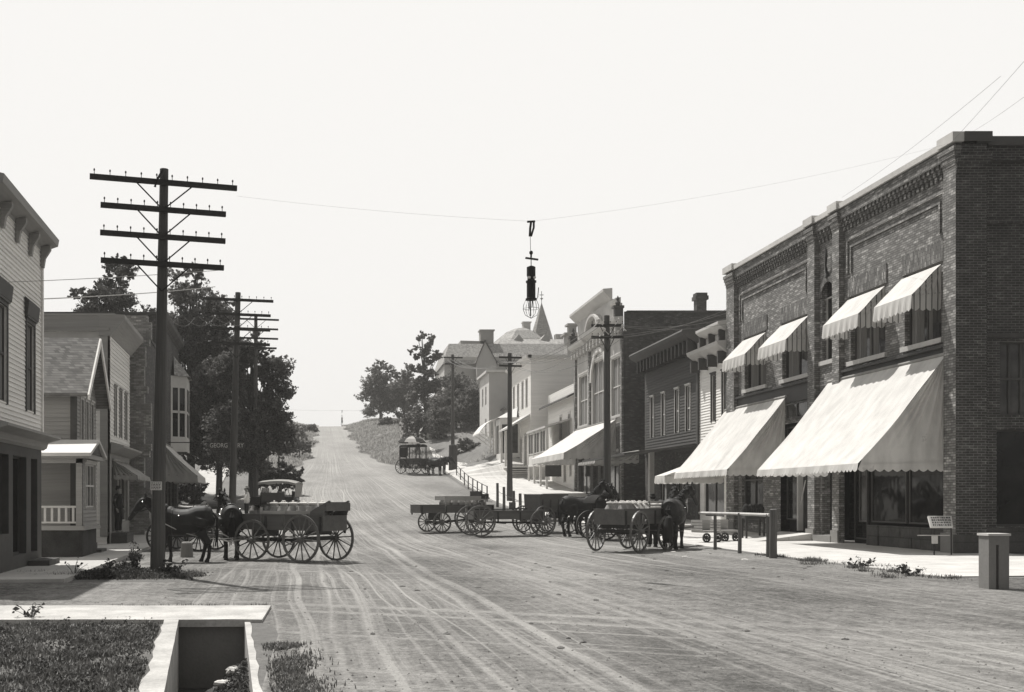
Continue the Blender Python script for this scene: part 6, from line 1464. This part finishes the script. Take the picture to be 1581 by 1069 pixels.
b.tube([a.lerp(c, t/12)-Vector((0, 0, .35*4*(t/12)*(1-t/12)*.6)) for t in range(13)], .016, 5)
tag(b.build('trace_rope', M['rope'], loc=tuple(a)), 'pale slack trace rope along the flank of the side-view bay horse', 'rope')
b = MB(); b.tube([(XX(335, 30.2), 30.0, .62), (XX(352, 30), 29.9, .52), (XX(378, 30), 30.1, .58)], .022, 5); b.tube([(XX(335, 30.2), 30.2, .8), (XX(356, 30), 30.1, .6), (XX(378, 30), 30.1, .62)], .018, 5)
tag(b.build('trace_rope', M['rope'], loc=(XX(352, 30), 30, .6)), 'pair of pale traces between the rear-view horse and the near left wagon', 'rope')
# buggy behind the left horse
bx_, by_ = XX(286, 36), 36.5
def buggy(loc, rz, label, top=True, r=.52, body='wagd'):
    A = wagon(loc, rz, label, L_=1.7, wd=.72, zb=.72, hb=.2, wb=1.5, rf=.48, rr=.55, track=1.25, m=body, wm='wheeld', seat=False, tongue=0, ns=14, name='buggy', cat='buggy', ribs=False)
    b = MB(); b.box(-.55, .0, -.36, .36, 1.02, 1.1); b.box(-.62, -.54, -.38, .38, 1.1, 1.5); b.box(-.55, -.05, -.4, -.35, 1.1, 1.28); b.box(-.55, -.05, .35, .4, 1.1, 1.28); b.build('seat', M['leather'], A)
    if top:
        b = MB()
        N = 9
        for k in range(N):   # folded-back leather hood
            a0, a1 = math.pi*(.05+.75*k/N), math.pi*(.05+.75*(k+1)/N); q = lambda a, y: (-.65+.48*math.cos(math.pi-a)*1.0, y, 1.35+.62*math.sin(a)*.62)
            b.quad(q(a0, -.45), q(a0, .45), q(a1, .45), q(a1, -.45))
        b.build('folded_hood', M['canvd'], A); b = MB()
        for y in (-.44, .44):
            b.tube([(-.3, y, 1.1), (-.75, y, 1.55), (-1.05, y, 1.5)], .014, 5); b.tube([(-.3, y, 1.1), (-.55, y, 1.7), (-.95, y, 1.72)], .014, 5)
        b.build('hood_bow', M['black'], A)
    return A
buggy((bx_, by_, g(bx_, by_)), 160, 'dark open buggy with folded hood standing behind the side-view bay horse')
person((XX(182, 40.6), 40.7, .42), -20, 'person in dark clothes standing in the doorway of the pale cornice shop', hat='cloth')

person((XX(381, 52), 52, ZZ(750, 52)-1.79), 190, 'person in white shirt and straw hat near the old touring car', shirt='shirt', hat='straw', pose='hold')
b = MB(); b.tube([(XX(287, 32), 32.2, -.1), (XX(287, 32), 32.2, .38), (XX(287, 32), 32.2, .42)], [.2, .17, .12], 12); tag(b.build('stone_block', M['conc'], loc=(XX(287, 32), 32.2, -.1)), 'short round stone block seen between the legs of the bay horse', 'block')

# ------------------------------------------------ old touring car
def touring_car(loc, rz, label):
    A = empty('touring_car', loc, label, 'car', None, R(rz), False)
    b = MB(); b.tube([(-1.35, 0, .8), (-1.25, 0, .85), (-.5, 0, .87), (.35, 0, .85), (.5, 0, .9), (1.2, 0, .86), (1.45, 0, .84)], [(.35, .2), (.6, .3), (.66, .32), (.64, .3), (.36, .3), (.32, .28), (.26, .26)], 12, sq=(0, 0, 1)); b.build('body', M['carp'], A, smooth=False)
    b = MB(); b.box(1.45, 1.5, -.27, .27, .6, 1.12); b.build('radiator', M['brass'], A)
    b = MB()
    NN = 10; 
    for k in range(NN):
        x0, x1 = lerp(-1.45, .75, k/NN), lerp(-1.45, .75, (k+1)/NN); z = lambda x: 2.02+.08*math.sin((x+1.45)/2.2*math.pi)-.12*max(0, (-x-1.0))
        for s0, s1, d0, d1 in ((-.68, 0, -.08, .02), (0, .68, .02, -.08)): b.quad((x0, s0, z(x0)+d0), (x1, s0, z(x1)+d0), (x1, s1, z(x1)+d1), (x0, s1, z(x0)+d1))
        for s in (-.68, .68): b.quad((x0, s, z(x0)-.08), (x1, s, z(x1)-.08), (x1, s, z(x1)-.2), (x0, s, z(x0)-.2))
    b.quad((-1.45, -.68, 1.85), (-1.45, .68, 1.85), (-1.38, .62, 1.15), (-1.38, -.62, 1.15)); b.build('canvas_top', M['canvg'], A)
    b = MB()
    for s in (-.64, .64): b.tube([(.7, s, 1.95), (.5, s, 1.15)], .02, 5); b.tube([(-1.35, s, 1.9), (-1.2, s, 1.1)], .02, 5); b.tube([(-.3, s, 2.0), (-.5, s, 1.1)], .02, 5); b.tube([(-.9, s, 2.0), (-1.1, s, 1.1)], .018, 5)
    b.build('top_frame', M['black'], A)
    b = MB(); b.box(.52, .55, -.6, .6, 1.12, 1.65); b.build('windscreen', M['glassl'], A)
    for x in (-.9, -.05): b = MB(); b.box(x-.3, x+.25, -.55, .55, .95, 1.12); b.box(x-.38, x-.28, -.55, .55, 1.0, 1.45); b.build('seat', M['leather'], A)
    b = MB(); b.tube([(.35+.0*t, -.3+.17*math.cos(t/12*6.283), 1.25+.17*math.sin(t/12*6.283)) for t in range(13)], .015, 5); b.tube([(.35, -.3, 1.25), (.6, -.3, 1.0)], .015, 5); b.build('steering_wheel', M['black'], A)
    for x in (1.05, -1.1):
        for s in (-1, 1):
            wheel_obj(A, (x, s*.7, .39), .36, 'wheeld', 12, w=.09, side=s)
            b = MB(); N = 10
            for k in range(N):
                a0, a1 = math.pi*(.02+.92*k/N), math.pi*(.02+.92*(k+1)/N); b.box(0, 0, 0, 0, 0, 0) if False else None
                p = lambda a, y: (x+.47*math.cos(a), y, .42+.47*math.sin(a)); b.quad(p(a0, s*.58), p(a1, s*.58), p(a1, s*.84), p(a0, s*.84))
            b.build('fender', M['carp'], A)
    for s in (-1, 1): b = MB(); b.lathe([(0, -.1), (.08, -.08), (.1, .06), (0, .07)], (1.42, s*.4, .95), 'x', 12); b.build('headlight', M['brass'], A); b = MB(); b.box(-.7, .65, s*.58 if s > 0 else -.84, .84 if s > 0 else -.58, .38, .42); b.build('running_board', M['black'], A)
    return A
cy = 60; cx_ = XX(424, cy); touring_car((cx_, cy, ZZ(741, cy)-2.1), 165, 'old open touring car with pale canvas top parked behind the near left wagon')

# ------------------------------------------------ right wagon and team
W2_ = wagon((9.24, 33.35, GZ(9.2, 33.3)), 48, 'right-hand farm wagon seen from behind, boxes and white cloth on its load', L_=3.1, wd=1.0, zb=.84, hb=.46, wb=2.0, rf=.54, rr=.62, steer=-6, tongue=2.8, seat=False)
for j in range(5): milk_can(onwagon(W2_, -1.25+.36*j, -.3, .92), 'tin milk can standing in the right-hand wagon', group='milk cans in the right-hand wagon')
for j in range(5): milk_can(onwagon(W2_, -1.25+.36*j, .12, .92), 'tin milk can standing in the right-hand wagon', group='milk cans in the right-hand wagon')
b = MB(); N = 22; r_ = random.Random(6)
zz_ = [[1.49+r_.uniform(-.03, .05)-.05*abs(j-4)/4 for j in range(9)] for i in range(N+1)]
for i in range(N):
    for j in range(8):
        q = lambda i, j: (lerp(-.75, 1.3, i/N)+.0, lerp(-.5, .5, j/8), zz_[i][j]-(.14 if j in (0, 8) else 0))
        b.quad(q(i, j), q(i+1, j), q(i+1, j+1), q(i, j+1))
o_ = b.xf(Matrix.Rotation(0, 4, 'Z')).build('load_cloth', M['canv']); o_.location = W2_.location; o_.rotation_euler = W2_.rotation_euler; tag(o_, 'rumpled white cloth spread over the milk cans of the right-hand wagon', 'cloth')
crates(W2_, .2, 1.45, -.49, .49, 1.28, 'slatted crate riding at the front of the right-hand wagon', 'boards', 3, .28)
# sack lashed at the wagon
h3 = horse((XX(1056, 33.3), 34.3, GZ(10.9, 33.5)), 62, 'brown horse seen from behind, hitched at the right-hand wagon near the rail', neck=.1, turn=-.3, m='horse2', scale=1.02, step=.05)
h4 = horse((XX(1030, 35.5)+.1, 36.0, GZ(10.5, 35)), 56, 'dark horse hidden behind the brown horse at the right-hand wagon', neck=.12, m='horse', scale=1.0)
b = MB(); b.tube([(XX(1037, 32.6), 33.0, .35), (XX(1037, 32.6), 33.0, .5), (XX(1038, 32.6), 33.0, .85), (XX(1039, 32.6), 33.0, 1.12), (XX(1040, 32.6), 33.0, 1.2)], [(.14, .1), (.22, .16), (.2, .15), (.14, .1), (.05, .04)], 12); b.tube([(XX(1039, 32.6), 33.0, 1.15), (XX(1034, 32.6), 33.05, 1.3)], .03, 6)
tag(b.build('feed_sack', M['cloth'], loc=(XX(1037, 32.6), 33, .35)), 'dark bulging feed sack hanging behind the right-hand wagon', 'sack')
person((XX(1016, 35), 35.6, g(10.5, 35.6)), 100, 'person in dark trousers standing mostly hidden behind the right-hand wagon', hat='cloth')

# ------------------------------------------------ middle group
gmid = None
W3_ = wagon((XX(785, 43.5), 44.2, g(7, 44)), 8, 'low farm wagon in the middle of the street, side on, with hooped box', L_=3.0, wd=.95, zb=.7, hb=.34, wb=2.55, rf=.55, rr=.63, steer=6, tongue=2.6, seat=False, m='wag')
b = MB(); b.box(.3, .8, -.4, .4, 1.1, 1.16); b.box(.26, .3, -.4, .4, 1.1, 1.4); b.beam((-1.4, -.3, 1.1), (.6, -.2, 1.12), .05, .05); b.build('seat', M['wagd'], W3_)
W4_ = wagon((XX(706, 46.5), 47.6, g(5.3, 47)), 22, 'left wagon of the middle group with milk cans and a driver seat', L_=3.7, wd=.95, zb=.86, hb=.34, wb=2.0, rf=.6, rr=.44, tongue=2.6, seat=True, m='wag', wm='wheel', xo=-.1)
for j in range(6): milk_can(onwagon(W4_, -.5+.34*j, -.25, .93), 'tin milk can standing in the left wagon of the middle group', group='milk cans in the middle group of wagons')
for j in range(6): milk_can(onwagon(W4_, -.5+.34*j, .15, .93), 'tin milk can standing in the left wagon of the middle group', group='milk cans in the middle group of wagons')
b = MB(); b.box(-.75, 1.35, -.49, -.46, 1.42, 1.6); b.box(-.75, 1.35, .42, .45, 1.42, 1.6); b.box(-.75, -.7, -.46, .42, 1.42, 1.6)
for x in (-.7, .3, 1.3): b.box(x-.03, x+.03, -.5, -.455, .9, 1.6)
b.build('upper_rack', M['crate'], W4_)
W5_ = wagon((XX(853, 45), 46.4, g(9, 46)), 30, 'dark high-sided box wagon standing between the middle wagons and the standing team', L_=1.5, wd=1.05, zb=.9, hb=.75, wb=1.4, rf=.5, rr=.58, tongue=0, seat=False, m='wag', wm='wheel', ribs=True, flare=.05)
h5 = horse((XX(897, 43.2), 43.5, g(9.9, 43.5)), 24, 'glossy dark horse with raised head standing left of the right-hand wagon', neck=.22, m='horse', scale=1.05, turn=-.1)
h6 = horse((XX(915, 44.5), 44.9, g(10.3, 44.9)), 24, 'second dark horse of the team behind the glossy raised-head horse', neck=.15, m='horse', scale=1.0)
buggy((XX(960, 40.5), 41.5, g(11, 41)), 15, 'dark buggy behind the right-hand wagon with hood folded down')
# umbrella delivery wagon on the hill
uy = 97; ux = XX(638, uy)
W6_ = wagon((ux, uy, g(ux, uy)), -38, 'distant covered delivery wagon on the hill under a big striped umbrella', L_=2.3, wd=1.1, zb=.85, hb=.5, wb=1.7, rf=.5, rr=.62, tongue=2.2, seat=False, m='wagd', wm='wheeld')
for x in (-1.1, -.05, 1.05):
    for s in (-.52, .52): MB().box(x-.04, x+.04, s-.04, s+.04, 1.3, 2.45).build('canopy_post', M['wagd'], W6_)
MB().box(-1.1, -.2, -.555, -.565, 1.6, 2.4).build('side_curtain', M['canvd'], W6_); MB().box(-1.15, -1.14, -.5, .5, 1.5, 2.4).build('end_curtain', M['canvd'], W6_)
b = MB(); 
for k in range(6):
    a0, a1 = math.pi*k/6, math.pi*(k+1)/6; b.quad((-1.15, -.6*math.cos(a0), 2.42+.22*math.sin(a0)), (1.15, -.6*math.cos(a0), 2.42+.22*math.sin(a0)), (1.15, -.6*math.cos(a1), 2.42+.22*math.sin(a1)), (-1.15, -.6*math.cos(a1), 2.42+.22*math.sin(a1)))
b.build('roof', M['canvd'], W6_)
A = empty('umbrella', (ux-.1, uy, g(ux, uy)+1.45), 'striped light and dark umbrella raised over the distant delivery wagon', 'umbrella', None, 0, False)
b = MB(); b.tube([(0, 0, 0), (0, 0, 1.95)], .02, 6); b.build('pole', M['black'], A)
for k in range(8):
    b = MB(); a0, a1 = 2*math.pi*k/8+.2, 2*math.pi*(k+1)/8+.2; pf = [(0, 1.95), (.6, 1.86), (1.1, 1.66), (1.42, 1.36)]
    for (r0, z0), (r1, z1) in zip(pf, pf[1:]): b.quad((r0*math.cos(a0), r0*math.sin(a0), z0), (r1*math.cos(a0), r1*math.sin(a0), z1), (r1*math.cos(a1), r1*math.sin(a1), z1), (r0*math.cos(a1), r0*math.sin(a1), z0))
    b.build('panel', M['umbw' if k % 2 else 'umbd'], A)
horse((XX(672, 95), 95.2, g(9, 95)), -28, 'distant dark horse harnessed to the umbrella wagon', m='horse', neck=-.35, scale=1.0)
horse((XX(679, 96), 96.3, g(9, 96)), -28, 'distant horse on the far side of the umbrella wagon team', m='horse', neck=-.3, scale=1.0)

# ------------------------------------------------ hitching rails, posts, street furniture
A = empty('hitching_rail', (11.85, 33, .1), 'long pale-topped hitching rail between posts in front of the brick block', 'hitching rail')
b = MB(); b.tube([(XX(1080, 34.8), 34.8, 1.25), (XX(1130, 31.9), 31.9, 1.27), (XX(1188, 29.2), 29.2, 1.27)], [.045, .04, .045], 8); b.build('rail', M['rail'], A)
for px, y, r in ((1105, 33.4, .055), (1143, 31.2, .06), (1187, 29.25, .06)): b = MB(); x = XX(px, y); b.tube([(x, y+.06, -.2), (x+.01, y+.06, .6), (x, y+.06, 1.3)], [r, r*.95, r*.9], 8); b.build('post', M['post'], A)
b = MB(); x = XX(1194, 28.7); b.tube([(x, 28.7, -.2), (x-.01, 28.7, .5), (x+.01, 28.7, 1.1), (x+.0, 28.7, 1.42), (x, 28.7, 1.44)], [.105, .1, .1, .098, .06], 12); tag(b.build('hitching_post', M['post'], loc=(x, 28.7, 0)), 'stout round wooden post at the near end of the hitching rail', 'post')
gp = 'short hitching posts along the raised sidewalk'
PL = [(768, 66, 746, 768), (778, 63, 752, 778), (793, 60, 758, 785), (803, 58, 762, 790)]
for i, (px, y, t, bb) in enumerate(PL):
    x = XX(px, y); b = MB(); b.tube([(x, y, g(x, y)-.2), (x+.01, y, g(x, y)+.7), (x, y, ZZ(t, y))], [.09, .085, .08], 8); tag(b.build('hitching_post', M['post'], loc=(x, y, g(x, y))), 'dark short hitching post beside the sidewalk near the white building pole', 'post', gp)
    if i: b = MB(); q = Vector((XX(PL[i-1][0], PL[i-1][1]), PL[i-1][1], ZZ(PL[i-1][2]+10, PL[i-1][1]))); p = Vector((x, y, ZZ(t+10, y))); b.tube([q.lerp(p, k/6)-Vector((0, 0, .1*math.sin(math.pi*k/6))) for k in range(7)], .015, 5); tag(b.build('chain', M['black'], loc=tuple(q)), 'slack chain linking the short hitching posts', 'chain', 'chains between the short hitching posts')
A = empty('iron_railing', (9.9, 78, 2), 'dark iron railing with square posts along the uphill sidewalk edge', 'railing')
RP = [(752, 71), (744, 73.5), (737, 76), (730, 78.5), (723, 81.5), (717, 85), (711, 89), (705, 93)]; tops = []
for px, y in RP:
    x = XX(px, y); b = MB(); b.box(x-.04, x+.04, y-.04, y+.04, g(x, y)-.1, g(x, y)+1.05); b.build('post', M['trimd'], A); tops.append(Vector((x, y, g(x, y))))
for zz in (1.02, .5): b = MB(); b.tube([q+Vector((0, 0, zz)) for q in tops], .025, 6); b.build('rail', M['black'], A)
x, y = XX(699.5, 99)-.0, 98.6; b = MB(); b.tube([(x-.05, y, g(x, y)-.2), (x-.05, y, ZZ(688, y)), (x-.05, y, ZZ(687, y))], [.42, .38, .3], 10); tag(b.build('tree_stump_post', M['bark'], loc=(x, y, g(x, y))), 'thick dark stub post at the foot of the hill pole', 'post')
# concrete pier at the right edge
A = empty('concrete_pier', (11.7, 18.9, 0), 'pale-topped concrete corner pier with a vertical slot at the right edge', 'pier')
x0 = XX(1518, 18.9)+.1; b = MB(); b.box(x0, x0+.13, 18.9, 19.2, -.2, 1.06); b.box(x0+.13, x0+.18, 18.98, 19.2, -.2, .9); b.box(x0+.13, x0+.18, 18.9, 19.2, .9, 1.06); b.box(x0+.18, x0+.36, 18.9, 19.2, -.2, 1.06); b.build('shaft', M['conc'], A)
b = MB(); b.box(x0-.02, x0+.38, 18.88, 19.22, 1.06, 1.1); b.build('cap', M['copl'], A)
# sloping display board by the shop window
A = empty('display_stand', (XX(1455, 28.9), 28.9, .1), 'slanted lettered display board on thin legs beside the nearest shop window', 'sign')
y = 28.9; x0, x1 = XX(1437, y), XX(1475, y); zt, zb_ = ZZ(797, y), ZZ(814, y)
b = MB(); b.add([(x0, y, zb_), (x1-.06, y, zb_), (x1+.04, y+.25, zt), (x0+.06, y+.25, zt), (x0, y+.03, zb_-.03), (x1-.06, y+.03, zb_-.03), (x1+.04, y+.28, zt-.03), (x0+.06, y+.28, zt-.03)], [(0, 1, 2, 3), (7, 6, 5, 4), (0, 4, 5, 1), (3, 2, 6, 7), (0, 3, 7, 4), (1, 5, 6, 2)]); bd = fixn(b.build('board', M['trim'], A))
b = MB(); r_ = random.Random(9)
for k in range(4):
    t0, t1 = .1+.22*k, .24+.22*k; x = x0+.07
    while x < x1-.1:
        w_ = r_.uniform(.02, .06); P0 = lambda t, xx: (xx+.05*t, y+.25*t-.006, lerp(zb_, zt, t)+.004); b.quad(P0(t0, x), P0(t0, x+w_), P0(t1, x+w_), P0(t1, x)); x += w_+r_.uniform(.012, .03)
b.build('lettering', M['signb'], bd)
for xx, yy in ((x0+.15, y+.1), (x1-.05, y+.1)): b = MB(); b.beam((xx, yy, .05), (xx+.02, yy+.05, zb_+.05), .025, .025); b.build('leg', M['black'], A)
b = MB(); b.beam((x0-.3, y+.1, ZZ(827, y)), (x1-.1, y+.1, ZZ(827, y)), .02, .02); b.box(XX(1442, y), XX(1451, y), y+.09, y+.12, ZZ(840, y), ZZ(828, y)); b.build('cross_rail', M['trim'], A)
# bench / goods stand in front of the far shop
A = empty('goods_stand', (XX(1172, 40), 40.4, .15), 'dark table loaded with rounded goods against the brick wall behind the rail', 'table')
x0, x1 = XX(1154, 40), XX(1186, 40); b = MB(); b.box(x0, x1, 40.2, 40.7, ZZ(801, 40), ZZ(793, 40)); b.build('table_top', M['wagd'], A)
for xx in (x0+.06, x1-.06):
    for yy in (40.25, 40.65): b = MB(); b.box(xx-.03, xx+.03, yy-.03, yy+.03, .1, ZZ(801, 40)); b.build('leg', M['wagd'], A)
for k in range(4):
    xx = lerp(x0+.12, x1-.12, k/3); b = MB(); b.tube([(xx, 40.45, ZZ(793, 40)), (xx+.01, 40.45, ZZ(786, 40)), (xx, 40.45, ZZ(781, 40)), (xx, 40.45, ZZ(778, 40))], [.13, .15, .1, .03], 9); tag(b.build('sack', M['cloth'], loc=(xx, 40.45, ZZ(793, 40))), 'dark sack sitting on the goods table by the brick wall', 'sack', 'sacks on the goods table')
def handcart(px, y, label, group):
    A = empty('hand_truck', (XX(px, y), y, .15), label, 'cart', group, R(20), False)
    b = MB(); b.box(-.4, .4, -.3, .3, .35, .42); b.box(-.4, .4, .26, .3, .42, .8)
    for k in range(4): b.box(-.42, -.39, -.3, .3, .42+.1*k, .49+.1*k)
    b.build('bed', M['boards'], A)
    for s in (-1, 1): wheel_obj(A, (s*.25, -.34, .17), .16, 'wheeld', 8, w=.03, hub=.03)
    return A
handcart(1090, 38.5, 'small slatted hand truck on the sidewalk behind the brown horse', None); handcart(1118, 39.2, 'second hand truck under the second big awning by the rail', None)
# rubbish by the rail
for i, (px, py) in enumerate(((1083, 849), (1040, 853), (1058, 860), (1205, 857), (1150, 865), (1128, 846))):
    y = 1.62*FPX/(py-HY); rockmesh('litter', (XX(px, y), y, g(XX(px, y), y)+.01), (.09, .06, .02), M['rock'], 'pale scrap of litter lying on the dirt near the hitching rail', 'litter', 'litter by the hitching rail', seed=i)
# hanging banner sign over the left sidewalk
A = empty('hanging_sign', (XX(350, 62), 62, ZZ(688, 62)), 'long dark street sign with pale letters hanging against the left trees', 'sign')
y = 62; x0, x1 = XX(322, y), XX(378, y); z0, z1 = ZZ(693, y), ZZ(682.5, y)
b = MB(); b.box(x0, x1, y, y+.06, z0, z1); b.build('board', M['signb'], A); b = MB(); b.box(x0-3.2, x0, y+.01, y+.05, z1-.06, z1-.01); b.build('bracket_arm', M['black'], A)
def text_mesh(s, size, m, parent, loc, rot=(R(90), 0, 0), name='lettering', sx=1.0):
    cu = bpy.data.curves.new('t', 'FONT'); cu.body = s; cu.size = size; cu.extrude = .006; cu.align_x = 'CENTER'; cu.align_y = 'CENTER'
    t = bpy.data.objects.new('t', cu); COL.objects.link(t); bpy.context.view_layer.update()
    me = bpy.data.meshes.new_from_object(t.evaluated_get(bpy.context.evaluated_depsgraph_get())); bpy.data.objects.remove(t); me.materials.clear(); me.materials.append(m)
    o = bpy.data.objects.new(name, me); COL.objects.link(o); o.parent = parent; o.location = loc; o.rotation_euler = rot; o.scale = (sx, 1, 1); return o
text_mesh('GEORG  CERY', .36, M['signl'], A, (0, -.012, -.01), sx=.86)
# ================================================================== air
hz = NT('summer_haze'); hz.t.nodes.remove(hz.b)
pv = hz.t.nodes.new('ShaderNodeVolumePrincipled'); pv.inputs['Color'].default_value = (1, .985, .95, 1); pv.inputs['Density'].default_value = .0006; pv.inputs['Anisotropy'].default_value = 0
hz.l(pv.outputs[0], hz.out.inputs['Volume'])
mb = MB(); mb.box(-420, 420, -30, 1100, -3, 45); hb_ = mb.build('haze', hz.m); tag(hb_, kind='stuff')
